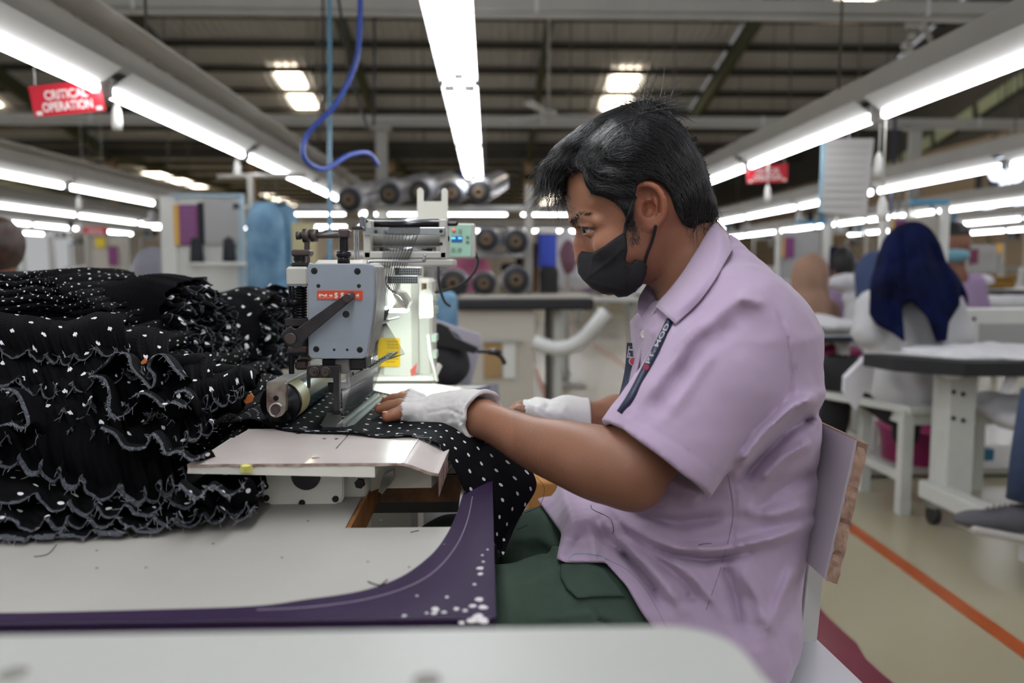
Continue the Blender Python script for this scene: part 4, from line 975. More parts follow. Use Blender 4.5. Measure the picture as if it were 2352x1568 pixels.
def f_handR(p):
    RP = np.stack([np.array((.97, .1, -.2)), np.array((-.1, .99, 0)), np.array((.2, .02, .97))], 1)
    d = smin(s_box(p, palmR, (.038, .040, .0135), RP, .013), s_cone(p, P(1310, 952, Y=1.24), R_w, .021, .024), .02)
    for k in range(4):
        yy = 1.218+.021*k; b0 = Vector((palmR.x-.03, yy, palmR.z+.004)); pts = [b0, b0+Vector((-.028, -.002, .0)), b0+Vector((-.045, -.002, -.016)), b0+Vector((-.040, -.002, -.034))]
        d = smin(d, s_chain(p, pts, [.0098, .009, .0084, .0072], .002), .004)
    tp = [P(1290, 958, Y=1.215), P(1240, 955, Y=1.205), P(1212, 946, Y=1.20), P(1192, 941, Y=1.20)]
    return smin(d, s_chain(p, tp, [.013, .011, .0095, .0085], .003), .006)
def leg_chain(p, d, Y_, a, b_, c):
    kn = P(*c, Y=Y_); return smin(d, s_chain(p, [P(*a, Y=Y_+(1.03-Y_)*.6), P(*b_, Y=Y_), kn, Vector((kn.x-.03, Y_, .30)), Vector((kn.x+.02, Y_, .10)), Vector((kn.x-.06, Y_, .055))], [.050, .052, .050, .044, .034, .036], .02), .03)
def f_body(p):
    d = s_chain(p, [H(1548, 540), H(1592, 610), H(1640, 700)], [.054, .055, .066], .02)
    d = region(p, d, H(1465, 470), (.13, .11, .16), lambda q, e: smin(e, f_face(q), .018), .05)
    tr = s_chain(p, [P(1650, 740, Y=1.03), P(1660, 850, Y=1.03), P(1640, 1050, Y=1.03), P(1620, 1250, Y=1.03), P(1610, 1340, Y=1.03)], [.06, .085, .09, .085, .075], .05)
    d = smin(d, tr, .03)
    d = smin(d, s_chain(p, [P(1690, 770, Y=.95), L_sh, L_el], [.07, .054, .039], .02), .02)
    d = smin(d, s_curve(p, FAp, FAr), .012)
    d = region(p, d, P(1458, 1122, Y=.842), (.03, .03, .03), lambda q, e: smin(e, s_ell(q, P(1460, 1120, Y=.842), (.021, .021, .018)), .02))
    d = region(p, d, P(985, 935, Y=1.09), (.085, .09, .05), lambda q, e: smin(e, f_handL(q), .01))
    d = smin(d, s_chain(p, [P(1660, 790, Y=1.18), P(1520, 1010, Y=1.30), P(1420, 968, Y=1.26), R_w], [.06, .046, .04, .026], .02), .02)
    d = region(p, d, palmR, (.08, .07, .06), lambda q, e: smin(e, f_handR(q), .008))
    def legs(q, e):
        for Y_, a, b_, c in LEGS: e = leg_chain(q, e, Y_, a, b_, c)
        return e
    return region(p, d, (.1, 1.03, .33), (.35, .3, .37), legs, .03)
def body_col(v):
    X, Y_ = proj(v.astype(np.float32)); c = np.ones((len(v), 3))
    n = vnoise(v, 60)*.05+vnoise(v, 23, 3)*.05; c *= (1+n)[:, None]
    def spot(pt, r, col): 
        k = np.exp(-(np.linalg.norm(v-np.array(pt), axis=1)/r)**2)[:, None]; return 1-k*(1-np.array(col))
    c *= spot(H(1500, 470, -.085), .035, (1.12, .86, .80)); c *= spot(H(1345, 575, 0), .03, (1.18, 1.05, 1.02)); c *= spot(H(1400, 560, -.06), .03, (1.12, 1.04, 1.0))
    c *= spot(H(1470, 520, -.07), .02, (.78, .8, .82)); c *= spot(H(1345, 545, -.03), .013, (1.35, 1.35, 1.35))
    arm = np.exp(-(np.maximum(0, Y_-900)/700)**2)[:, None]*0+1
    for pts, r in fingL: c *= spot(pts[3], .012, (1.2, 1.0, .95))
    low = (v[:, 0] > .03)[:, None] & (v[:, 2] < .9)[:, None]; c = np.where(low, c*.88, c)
    return np.clip(c, 0, 1.6)
body = sdf_mesh('body', f_body, (-.28, .74, .01), (.50, 1.40, 1.27), .0026, M_skin, man, cols=body_col)
M_eye = mat('eye_white', 'c9bdb4', .2); M_iris = mat('dark_iris', '1a100c', .1)
for e in (eyeN, eyeF):
    b = MB(); b.ball(e, .0122, 20); eo = obj('eyeball', b, M_eye, man); dd = Vector((-.86, -.25 if e is eyeN else .1, -.42)).normalized()
    b = MB(); b.lathe(e+dd*.0106, dd, [(0, .0022), (.003, .0020), (.0054, .0008), (.0056, 0)], 16); obj('iris', b, M_iris, eo)
# fingernails
M_nail = mat('pale_nail', 'b58d7b', .3)
for k in (0, 1, 2):
    t = fingL[k][0][3]; b = MB(); b.ball(t+Vector((-.0015, -.001, .0063 if k == 0 else .0066)), .0042, 10, (1.2, .9, .4)); obj('fingernail', b, M_nail, man)
# ------------------------------------------------------------ hair
hair_poly = [(1240, 420), (1240, 380), (1262, 340), (1330, 290), (1380, 262), (1440, 235), (1500, 225), (1560, 260), (1610, 320), (1650, 420), (1655, 500), (1632, 522), (1596, 527), (1568, 512), (1552, 482), (1540, 446), (1520, 420), (1490, 408), (1462, 424), (1456, 460), (1455, 500), (1449, 512), (1440, 500), (1428, 478), (1410, 462), (1385, 450), (1360, 444), (1347, 425), (1338, 392), (1322, 388), (1304, 396), (1298, 412), (1296, 440), (1270, 430)]
forel = catmull([H(1430, 292, -.01), H(1375, 312, -.02), H(1325, 345, -.02), H(1288, 372, -.02), H(1270, 398, -.02), H(1262, 418, -.02)], 3)
def f_hair(p):
    X, Y_ = proj(p); q = (p-hc)@RH.astype(np.float32); u = q[:, 2]
    off = .006+.011*np.clip((u+.02)/.08, 0, 1)
    d = f_head(p)-off*.9
    d = smin(d, s_chain(p, forel, list(np.linspace(.024, .008, len(forel))), .01), .012)
    d = smin(d, s_chain(p, [H(1440, 300, .02), H(1360, 322, .03), H(1300, 365, .03), H(1276, 398, .025)], [.026, .024, .018, .009], .01), .012)
    d = smin(d, s_ell(p, H(1492, 262, 0), (.024, .03, .018)), .012)
    d = smin(d, s_ell(p, H(1600, 480, 0), (.022, .055, .030)), .012)
    d += .0012*np.sin(q[:, 1]*420+u*240)*np.clip(q[:, 0]*20, 0, 1)
    pd = poly_sd(X, Y_, hair_poly)*(YH/F)
    return smax(d, pd, .006)
hair = sdf_mesh('hair', f_hair, (.02, .94, .98), (.32, 1.16, 1.29), .0026, M_hair, man)
# individual strands following the combed direction
ctrl = np.array([(1262, 370, -.7, .8), (1255, 415, -.15, 1), (1330, 320, -.85, .55), (1395, 285, -.85, .45), (1450, 255, -.7, .1), (1360, 350, -.7, .6), (1385, 410, .9, -.25), (1420, 440, .8, .35), (1450, 480, .15, 1), (1430, 350, .9, -.25),
                 (1470, 390, .9, .2), (1500, 320, .8, .35), (1560, 350, .7, .7), (1600, 420, .45, .9), (1625, 490, .25, 1), (1560, 440, .55, .8), (1590, 510, .1, 1), (1520, 270, .7, .3), (1345, 400, .1, .4), (1395, 335, -.2, .15)])
def gradf(f, p, e=.0012):
    g = np.stack([f(p+np.array(v, dtype=np.float32)*e)-f(p-np.array(v, dtype=np.float32)*e) for v in ((1, 0, 0), (0, 1, 0), (0, 0, 1))], 1)
    return g/(np.linalg.norm(g, axis=1)[:, None]+1e-9)
hv = np.array([v.co for v in hair.data.vertices], dtype=np.float32)+np.array(org(man), dtype=np.float32)
def strands(ns, steps, st, jit, seed, sel=None, lift=0., rad=.0003):
    rg = np.random.default_rng(seed); pool = hv
    X, Y_ = proj(pool); m = (pool[:, 1] < YH+.045)
    if sel is not None: m &= sel(X, Y_)
    pool = pool[m]; p = pool[rg.integers(0, len(pool), ns)].copy(); path = [p.copy()]
    jd = rg.normal(0, jit, (ns, 3)).astype(np.float32)
    for k in range(steps):
        X, Y_ = proj(p); w_ = 1/((X[:, None]-ctrl[None, :, 0])**2+(Y_[:, None]-ctrl[None, :, 1])**2+200)**1.3
        dx = (w_*ctrl[None, :, 2]).sum(1)/w_.sum(1); dy = (w_*ctrl[None, :, 3]).sum(1)/w_.sum(1)
        D = np.stack([dx, -.0*dx, -dy], 1).astype(np.float32)+jd; g = gradf(f_hair, p)
        D -= g*(D*g).sum(1)[:, None]*(1-lift); D /= np.linalg.norm(D, axis=1)[:, None]+1e-9
        p = p+D*st
        if lift == 0: dd = f_hair(p); p = p-g*(dd-.0008)[:, None]
        path.append(p.copy())
    path = np.stack(path, 1)                                  # ns, steps+1, 3
    b = MB(); b.v = []; n = steps+1; vs = []; fs = []
    view = path-np.array((0, 0, CAMZ)); view /= np.linalg.norm(view, axis=2)[..., None]
    tan = np.gradient(path, axis=1); tan /= np.linalg.norm(tan, axis=2)[..., None]+1e-9
    nr = np.cross(tan, np.array((.2, -1, .3))); nr /= np.linalg.norm(nr, axis=2)[..., None]+1e-9; bn = np.cross(tan, nr)
    r = rad*np.linspace(1, .25, n)[None, :, None]
    ring = np.stack([path+nr*r, path-nr*r*.5+bn*r*.87, path-nr*r*.5-bn*r*.87], 2)   # ns,n,3,3
    V = ring.reshape(-1, 3); base = (np.arange(ns)[:, None]*n+np.arange(n-1)[None])*3
    Fq = []
    for k in range(3): k2 = (k+1) % 3; Fq.append(np.stack([base+k, base+k2, base+3+k2, base+3+k], -1).reshape(-1, 4))
    me = bpy.data.meshes.new('hair_strands'); Q = np.concatenate(Fq); W = (V-np.array(org(man))).astype(np.float32)
    me.vertices.add(len(W)); me.vertices.foreach_set('co', W.ravel()); me.loops.add(len(Q)*4); me.loops.foreach_set('vertex_index', Q.ravel().astype(np.int32))
    me.polygons.add(len(Q)); me.polygons.foreach_set('loop_start', np.arange(0, len(Q)*4, 4, dtype=np.int32)); me.materials.append(M_strand); me.update(calc_edges=True)
    me.polygons.foreach_set('use_smooth', np.ones(len(Q), dtype=bool))
    return me
M_strand = mat('black_hair_strand', '131315', .34, spec=.6)
def add_strands(me, par):
    o = bpy.data.objects.new('hair_strands', me); COL.objects.link(o); o.parent = par; o['kind'] = 'stuff'; ORG[o.name] = org(man); return o
add_strands(strands(8000, 8, .0048, .16, 3), hair)
add_strands(strands(500, 9, .0055, .25, 4, lambda X, Y: (X < 1300) & (Y > 350), .55), hair)
add_strands(strands(420, 11, .0042, .55, 5, lambda X, Y: (X > 1455) & (X < 1530) & (Y < 262), .8), hair)
add_strands(strands(300, 7, .0045, .3, 6, lambda X, Y: (X > 1590) & (Y > 470), .5), hair)
add_strands(strands(500, 5, .0036, .3, 8, lambda X, Y: (X < 1450) & (Y > 430), .15), hair)
# eyebrow and sideburn stubble as short hairs on the skin
def short_hairs(name, pts, n, L, spread, dirv, seed):
    rg = random.Random(seed); b = MB()
    for i in range(n):
        t = rg.random()*(len(pts)-1); k = int(t); q = pts[k].lerp(pts[min(k+1, len(pts)-1)], t-k)+Vector([rg.gauss(0, spread) for _ in range(3)])
        v = np.array([q[:]], dtype=np.float32)
        for _ in range(3): v = v-gradf(f_face, v)*f_face(v)[:, None]
        q = Vector(v[0]); g = Vector(gradf(f_face, v)[0]); d = Vector(dirv)+Vector([rg.gauss(0, .25) for _ in range(3)]); d = (d-g*d.dot(g)+g*.25).normalized(); b.tube([q-g*.0005, q+d*L*.6+g*.0002, q+d*L], [.00022, .0002, .00005], 4, cap=False)
    o = obj(name, b, M_strand, man); return o
short_hairs('eyebrow', [H(1316, 509, -.018), H(1320, 506, -.024), H(1333, 499, -.036), H(1355, 494, -.048)], 190, .005, .0012, (.6, 0, .1), 5)
short_hairs('eyebrow', [H(1318, 509, .018), H(1333, 501, .034), H(1352, 499, .046)], 200, .006, .0016, (.6, 0, .1), 6)
short_hairs('eyelashes', [eyeN+Vector((-.010, -.008, .0)), eyeN+Vector((-.004, -.0125, -.001)), eyeN+Vector((.004, -.012, -.001))], 60, .005, .0006, (-.6, -.5, -.5), 9)
sb = short_hairs('sideburn', [H(1450, 505, -.066), H(1452, 530, -.066), H(1455, 552, -.064)], 260, .0045, .0045, (.1, 0, -1), 7)
# ------------------------------------------------------------ face mask
mask_poly = [(1433, 533), (1439, 545), (1441, 574), (1437, 596), (1442, 604), (1452, 606), (1458, 595), (1478, 600), (1487, 611), (1484, 630), (1474, 655), (1462, 665), (1462, 668), (1440, 681), (1420, 683), (1408, 675), (1385, 675), (1360, 663), (1338, 642), (1327, 626), (1325, 600), (1328, 584), (1336, 576), (1362, 580), (1390, 563), (1415, 545)]
mz = [H(1345, 592), H(1352, 612), H(1380, 640), H(1425, 655)]
def f_mask(p):
    X, Y_ = proj(p)
    core = smin(s_ell(p, H(1392, 622, 0), (.046, .046, .040)), s_ell(p, H(1440, 628, 0), (.040, .062, .034)), .03)
    core = smin(core, f_face0(p)-.0045, .012)
    core = smin(core, s_chain(p, [H(1341, 566), H(1338, 590)], [.012, .014], .01), .014)
    fl_ = folds(X, Y_, [([(1440, 560), (1400, 600), (1345, 640)], 5, .0012), ([(1434, 585), (1442, 640), (1440, 680)], 5, -.0018), ([(1330, 640), (1380, 655), (1440, 668)], 4, .0008), ([(1362, 585), (1356, 620), (1345, 645)], 3, .0007)])
    pd = poly_sd(X, Y_, mask_poly)*(1.0/F)
    return smax(core-fl_, pd, .0035)
mk = sdf_mesh('face_mask', f_mask, (.06, .96, .955), (.25, 1.14, 1.10), .0016, M_maskm, man)
LOOPS = 1
# ------------------------------------------------------------ shirt
TF = [([(1290, 1300), (1240, 1330), (1190, 1345)], 9, .003), ([(1180, 1240), (1240, 1235), (1290, 1265)], 9, .004), ([(1200, 1270), (1250, 1260), (1270, 1300)], 8, -.004), ([(1335, 1210), (1320, 1250), (1290, 1290)], 8, -.005), ([(1480, 1440), (1380, 1410), (1260, 1420), (1200, 1440)], 7, .003), ([(1360, 1395), (1375, 1425), (1400, 1440)], 6, -.006)]
def f_trou(p):
    X, Y_ = proj(p); d = None
    for Y0, a, b_, c in LEGS:
        kn = P(*c, Y=Y0); e = s_chain(p, [P(*a, Y=Y0+(1.03-Y0)*.6), P(*b_, Y=Y0), kn, Vector((kn.x-.03, Y0, .30)), Vector((kn.x+.015, Y0, .08))], [.072, .075, .068, .062, .058], .03)
        d = e if d is None else smin(d, e, .02)
    d = smin(d, s_ell(p, P(1640, 1400, Y=1.03), (.09, .15, .07)), .04)
    return d-folds(X, Y_, TF)-.0018*vnoise(p, 30, 2)-.0008*vnoise(p, 80, 7)
ST = [(540, 1662, 10, .03), (580, 1664, 24, .06), (615, 1660, 56, .11), (670, 1648, 122, .172), (750, 1640, 178, .205), (850, 1648, 186, .200), (950, 1642, 202, .182), (1050, 1630, 216, .170), (1150, 1592, 248, .168), (1250, 1568, 254, .180), (1330, 1585, 214, .205), (1420, 1606, 162, .215), (1520, 1594, 142, .215), (1620, 1590, 130, .21)]
sz = np.array([P(c, y, Y=1.03).z for y, c, a, w_ in ST])[::-1]; sx = np.array([P(c, y, Y=1.03).x for y, c, a, w_ in ST])[::-1]
sa = np.array([a*1.03/F for y, c, a, w_ in ST])[::-1]; sw = np.array([w_ for y, c, a, w_ in ST])[::-1]
def f_torso(p):
    z = p[:, 2]; cx = np.interp(z, sz, sx); a = np.interp(z, sz, sa); w_ = np.interp(z, sz, sw)
    e = 2.3; k = (np.abs((p[:, 0]-cx)/a)**e+np.abs((p[:, 1]-1.03)/w_)**e)**(1/e)
    d = (k-1)*np.minimum(a, w_)*.85
    return np.maximum(d, np.maximum(z-sz[-1], sz[0]-z))
S_end = P(1503, 1056, Y=.848); S_ax = (S_end-L_sh).normalized(); S_R = .0705
hem_n = (P(1620, 1147, Y=.85)-P(1385, 965, Y=.85)).normalized()
cut_n = Vector((0, 1, 0)).cross(hem_n).normalized()
if cut_n.dot(S_ax) < 0: cut_n = -cut_n
cut_n = (cut_n+Vector((0, -.17, 0))).normalized()
FOLDS = [((p_), w_, a_*1.45) for p_, w_, a_ in [([(1760, 660), (1670, 700), (1590, 775), (1520, 860), (1450, 945)], 22, .006), ([(1700, 735), (1620, 790), (1550, 880), (1490, 960)], 20, -.005),
         ([(1610, 730), (1570, 770), (1540, 810)], 9, .004), ([(1630, 760), (1590, 800), (1550, 870)], 9, -.004), ([(1640, 800), (1590, 870), (1530, 960)], 16, .004),
         ([(1780, 700), (1810, 780), (1818, 860), (1812, 930)], 5, -.0022), ([(1690, 680), (1720, 690), (1760, 700)], 12, .004),
         ([(1886, 905), (1820, 935), (1750, 1000), (1690, 1085)], 14, .008), ([(1880, 950), (1815, 985), (1750, 1050), (1700, 1110)], 13, -.008), ([(1870, 1010), (1800, 1050), (1740, 1110)], 12, .005),
         ([(1880, 1080), (1800, 1120), (1720, 1190)], 16, -.004), ([(1860, 1160), (1780, 1180), (1700, 1170)], 14, .004),
         ([(1355, 1150), (1400, 1190), (1470, 1235), (1560, 1262), (1660, 1262), (1780, 1235), (1870, 1200)], 13, .009), ([(1370, 1160), (1440, 1222), (1530, 1270), (1620, 1286), (1720, 1270)], 11, -.011),
         ([(1372, 1180), (1420, 1232), (1480, 1290), (1530, 1345), (1565, 1400)], 13, .008), ([(1420, 1260), (1470, 1310), (1520, 1380)], 9, -.009), ([(1480, 1260), (1560, 1320), (1600, 1370), (1570, 1365)], 10, -.006),
         ([(1460, 1240), (1540, 1290), (1600, 1330), (1660, 1410)], 12, .006), ([(1345, 1170), (1360, 1230), (1370, 1290)], 14, .005), ([(1400, 1150), (1470, 1185), (1560, 1200), (1680, 1185)], 14, -.007),
         ([(1700, 1300), (1740, 1370), (1760, 1440)], 16, .006), ([(1660, 1290), (1690, 1370), (1700, 1450)], 12, -.006), ([(1830, 1290), (1790, 1380), (1760, 1460)], 14, .005),
         ([(1682, 1090), (1690, 1170), (1682, 1260), (1640, 1390)], 3, -.0014), ([(1480, 700), (1470, 760), (1466, 820)], 6, -.003)]]
HEM = [(1441, 951), (1500, 985), (1570, 1028), (1625, 1068), (1655, 1098)]
def f_shirt(p):
    X, Y_ = proj(p); near = np.clip((1.02-p[:, 1])/.05, 0, 1)
    d = f_torso(p)
    d = smin(d, s_chain(p, [P(1655, 660, Y=.98), P(1680, 730, Y=.93)], [.045, .066], .03), .03)
    d = smin(d, s_chain(p, [P(1655, 660, Y=1.08), P(1670, 740, Y=1.13)], [.045, .066], .03), .03)
    d = smin(d, s_ell(p, P(1715, 760, Y=1.03), (.065, .14, .055)), .04)
    # far sleeve
    d = smin(d, s_chain(p, [P(1670, 785, Y=1.15), P(1560, 930, Y=1.26)], [.07, .062], .02), .025)
    # near sleeve with an open end
    s = s_chain(p, [P(1688, 775, Y=.905), P(1632, 870, Y=.875), S_end+S_ax*.04], [.076, .070, S_R+.001], .012)
    ddc = (p-A3(S_end))@A3(cut_n)
    s = smax(s, ddc, .002)
    d = smin(d, s, .016)
    hole = s_chain(p, [S_end-S_ax*.10, S_end+S_ax*.06], [S_R-.018, S_R-.0035], .01)
    d = np.maximum(d, -hole)
    # front placket flap over the lap and hem trim
    fl = s_box(p, P(1312, 1195, Y=1.03), (.017, .10, .028), np.array(Euler((0, .35, 0)).to_matrix()), .006); d = smin(d, fl, .02)
    d = region(p, d, P(1500, 1340, Y=.98), (.16, .28, .12), lambda q, e_: smin(e_, f_trou(q)-.011, .018))
    d = d-folds(X, Y_, FOLDS)*near
    dh, _ = pseg(X, Y_, HEM); d = d+.0012*np.exp(-(dh/3)**2)*near
    d = d-.0012*vnoise(p, 38, 1)-.0005*vnoise(p, 110, 5)
    # lower hem line
    hemz = poly_sd(X, Y_, [(1200, 1100), (1290, 1225), (1278, 1284), (1300, 1292), (1390, 1292), (1438, 1345), (1472, 1405), (1512, 1460), (1570, 1640), (1900, 1600), (2100, 1200), (2000, 300), (1300, 300)])*(.9/F)
    d = smax(d, hemz, .004)
    # neck opening
    nk = s_chain(p, [H(1548, 530), H(1596, 618), H(1612, 650)], [.062, .063, .052], .02); d = smax(d, -nk, .004)
    return d
shirt = sdf_mesh('shirt', f_shirt, (.04, .74, .555), (.46, 1.36, 1.13), .0034, M_shirt, man, lip=2.2)
def sheet(name, m, rows, par, thick=.0016, nu=12, nv=10, bulge=0.0, label=None, uv=None):
    # rows: list of polylines (each a list of points); catmull both ways
    R = [catmull(r, max(1, nv//(len(r)-1))) for r in rows]; n = min(len(r) for r in R); G = []
    for j in range(n): G.append(catmull([r[j] for r in R], max(1, nu//(len(R)-1))))
    m_ = len(G[0]); vs = [q for col in G for q in col]; b = MB(); b.add(vs, [(j*m_+i, (j+1)*m_+i, (j+1)*m_+i+1, j*m_+i+1) for j in range(n-1) for i in range(m_-1)], True, [(j/(n-1), i/(m_-1)) for j in range(n) for i in range(m_)])
    return obj(name, b, m, par, label, solid=thick)
# collar leaves, laid on the shoulder
def march(pts, f, off, start=.72):
    v0 = np.array((0, 0, CAMZ), dtype=np.float32); dr = np.array([(P(x, y, Y=1)-Vector((0, 0, CAMZ)))[:] for x, y in pts], dtype=np.float32); dr /= np.linalg.norm(dr, axis=1)[:, None]
    v = v0+dr*start
    for _ in range(70): v = v+dr*(np.clip(f(v)-off, -.01, .03)*.7)[:, None]
    return [Vector(q) for q in v]
fsb = lambda p: np.minimum(f_shirt(p), f_body(p))
def shift(L, d): return [q+Vector(d) for q in L]
cin = march([(1637, 517), (1607, 565), (1562, 636), (1505, 703)], fsb, .006); cmi = march([(1662, 548), (1632, 606), (1582, 676), (1528, 722)], fsb, .009); cou = march([(1679, 578), (1645, 638), (1603, 696), (1551, 744)], fsb, .003)
bk = [P(1648, 512, Y=1.05), P(1672, 540, Y=1.05), P(1690, 572, Y=1.05)]
CI, CM, CO = [bk[0]]+cin, [bk[1]]+cmi, [bk[2]]+cou
sheet('collar', M_shirt, [CI, CM, CO], shirt, .0022, 12, 16)
mir = lambda L: [Vector((q.x, 2.10-q.y, q.z)) for q in L]
sheet('collar', M_shirt, [mir(CI[:4]), mir(CM[:4]), mir(CO[:4])], shirt, .0022, 12, 16)
sheet('collar_stand', M_shirt, [shift(CI, (.002, .003, -.002)), shift([bk[0]]+cin, (.012, .012, -.03))], shirt, .002)
sheet('collar', M_shirt, [[P(1488, 650, Y=1.085), P(1476, 668, Y=1.08), P(1466, 690, Y=1.07), P(1464, 716, Y=1.06)], [P(1530, 665, Y=1.08), P(1512, 690, Y=1.07), P(1492, 712, Y=1.055), P(1478, 735, Y=1.045)]], shirt, .002, label='far collar tip seen under the chin')
# placket with buttons
sheet('placket', M_shirt, [[P(1505, 712, Y=1.0), P(1482, 760, Y=1.01), P(1470, 820, Y=1.01), P(1452, 900, Y=1.01)], [P(1478, 730, Y=1.05), P(1464, 765, Y=1.05), P(1458, 820, Y=1.05), P(1440, 900, Y=1.05)]], shirt, .002)
c = P(1481, 768, Y=1.0); b = MB(); b.lathe(c, (-.35, -1, 0), [(0, .0012), (.003, .001), (.0042, .002), (.0052, .0018), (.0056, 0)], 20); obj('button', b, mat('pearl_button', 'cfcbc8', .2), shirt)
# chest pocket corner and hem stitching
def surf_line(name, m, pts, f, r, par, n=6, guess=.86):
    out = []
    pp_ = catmull([Vector((x, y, 0)) for x, y in pts], n)
    v = np.array([P(q.x, q.y, Y=guess)[:] for q in pp_], dtype=np.float32); dr = v-np.array((0, 0, CAMZ), dtype=np.float32); dr /= np.linalg.norm(dr, axis=1)[:, None]
    v = np.array((0, 0, CAMZ), dtype=np.float32)+dr*(guess-.15)
    for _ in range(60): v = v+dr*(np.clip(f(v), -.01, .03)*.7)[:, None]
    b = MB(); b.tube([Vector(q) for q in v], r, 5); return obj(name, b, m, par)
M_st = mat('darker_lilac_seam', '8e7a96', .9); M_thb = mat('blue_thread', '5f93b0', .8); M_thd = mat('dark_loose_thread', '262026', .8)  # seam and stitch lines in a darker lilac than the shirt cloth
surf_line('pocket_edge', M_shirt, [(1488, 1152), (1522, 1158), (1526, 1120)], f_shirt, .0011, shirt, 4)
surf_line('seam_line', M_st, [(1672, 1090), (1684, 1180), (1660, 1290), (1622, 1400)], f_shirt, .0005, shirt, 8)
surf_line('loose_thread', M_thb, [(1306, 1283), (1318, 1273), (1350, 1272), (1380, 1277), (1400, 1287)], f_shirt, .0004, shirt)
surf_line('loose_thread', M_thd, [(1605, 1252), (1618, 1249), (1634, 1248)], f_shirt, .0006, shirt)
surf_line('loose_thread', M_thd, [(1358, 1160), (1362, 1170), (1400, 1190), (1409, 1215), (1407, 1224)], f_shirt, .0005, shirt)
surf_line('hem_stitch', M_st, [(1390, 1283), (1440, 1308), (1480, 1350), (1510, 1400), (1540, 1460)], f_shirt, .0004, shirt)
#surf_line('yoke_seam', M_st, [(1640, 615), (1670, 650), (1710, 640), (1760, 645)], f_shirt, .0005, shirt)
for pts in ([(1434, 540), (1438, 515), (1445, 490), (1453, 466), (1460, 452)], [(1480, 606), (1487, 582), (1497, 556), (1504, 530), (1506, 518)]):
    b = MB(); b.tube(catmull(march(pts, lambda q: np.minimum(f_face(q), f_hair(q)), .0012), 6), .002, 8); obj('ear_loop', b, M_maskm, mk)
# ------------------------------------------------------------ lanyard
def ribbon(name, m, pts, w_, par, thick=.0012, side=(1, 0, .35)):
    pts = catmull(pts, 6); b = MB(); s_ = Vector(side).normalized(); vs = []
    for i, q in enumerate(pts):
        t = (pts[min(i+1, len(pts)-1)]-pts[max(i-1, 0)]).normalized(); n_ = (s_-t*s_.dot(t)).normalized(); vs += [q-n_*w_/2, q+n_*w_/2]
    b.add(vs, [(2*i, 2*i+1, 2*i+3, 2*i+2) for i in range(len(pts)-1)], True); return obj(name, b, m, par, solid=thick)
ln = bpy.data.objects.new('lanyard', None); COL.objects.link(ln); ln.parent = man; ORG[ln.name] = org(man)
nl = march([(1540, 732), (1510, 795), (1480, 852), (1455, 900), (1440, 925)], fsb, .004); nl = [q if i < 3 else P([0, 0, 0, 1455, 1440][i], [0, 0, 0, 900, 925][i], Y=min(q.y, 1.0)) for i, q in enumerate(nl)]
ribbon('strap', M_navy, nl+[P(1424, 948, Y=nl[-1].y)], .0085, ln)
ribbon('strap', M_navy, [P(1454, 788, Y=1.075), P(1449, 850, Y=1.06), P(1437, 905, Y=1.035), P(1424, 948, Y=1.0)], .0165, ln)
b = MB(); b.lathe(P(1432, 937, Y=.958), (-.2, -1, 0), [(0, .003), (.003, .0025), (.0035, 0)], 14); obj('snap_stud', b, mat('brass_stud', 'b08d5a', .3, metal=.8), ln)
M_lt = mat('lanyard_lettering', 'b9b6bb', .6); M_lr = mat('lanyard_red_emblem', 'a8334a', .6)
o_, e_ = [q-Vector((0, .003, 0)) for q in march([(1490, 834), (1537, 744)], fsb, .004)]
text_mesh('PT. MOD', 'lettering', M_lt, o_, e_-o_, Vector((-1, 0, .25)), .0048, ln, (e_-o_).length, 0, True)
o_, e_ = P(1459, 806, Y=1.05), P(1458, 795, Y=1.05); o_ = P(1451, 822, Y=1.048); e_ = P(1456, 796, Y=1.05)
text_mesh('PT', 'lettering', M_lt, o_, e_-o_, Vector((-1, 0, .1)), .007, ln, (e_-o_).length, 0, True)
c = P(1454, 829, Y=1.045); b = MB(); b.lathe(c, (-.2, -1, 0), [(0, .0006), (.0058, .0005), (.0058, 0)], 20, False); obj('emblem_ring', b, M_lt, ln)
b = MB(); b.lathe(c+Vector((0, -.001, 0)), (-.2, -1, 0), [(0, .0006), (.0045, .0005), (.0045, 0)], 20, False); obj('emblem', b, M_lr, ln)
c = march([(1484, 843)], fsb, .007)[0]; b = MB(); b.lathe(c, (0, -1, 0), [(0, .0006), (.003, .0005), (.003, 0)], 14, False); obj('emblem', b, M_lr, ln)
# ------------------------------------------------------------ trousers
tro = sdf_mesh('trousers', f_trou, (-.25, .80, .06), (.46, 1.28, .72), .0042, M_trou, man, lip=2)
flap = [(1287, 1296), (1300, 1290), (1350, 1289), (1388, 1305), (1415, 1340), (1438, 1370), (1360, 1372), (1325, 1375), (1300, 1352), (1286, 1325)]
sdf_mesh('pocket_flap', lambda p: smax(f_trou(p)-.006, poly_sd(*proj(p), flap)*(.86/F), .003), (0, .80, .55), (.25, 1.0, .72), .0026, M_trou, tro, lip=2)
for x, y in ((1240, 1320),): pass
M_shoe = mat('black_shoe', '1c1c1e', .5)
for Y0, c in ((.90, (1040, 1450)), (1.13, (1045, 1300))):
    kn = P(*c, Y=Y0); sdf_mesh('shoe', lambda p: smax(smin(s_ell(p, (kn.x-.07, Y0, .035), (.12, .045, .04)), s_ell(p, (kn.x+.01, Y0, .06), (.05, .04, .055)), .03), .004-p[:, 2], .006), (kn.x-.22, Y0-.07, 0), (kn.x+.1, Y0+.07, .14), .006, M_shoe, man)
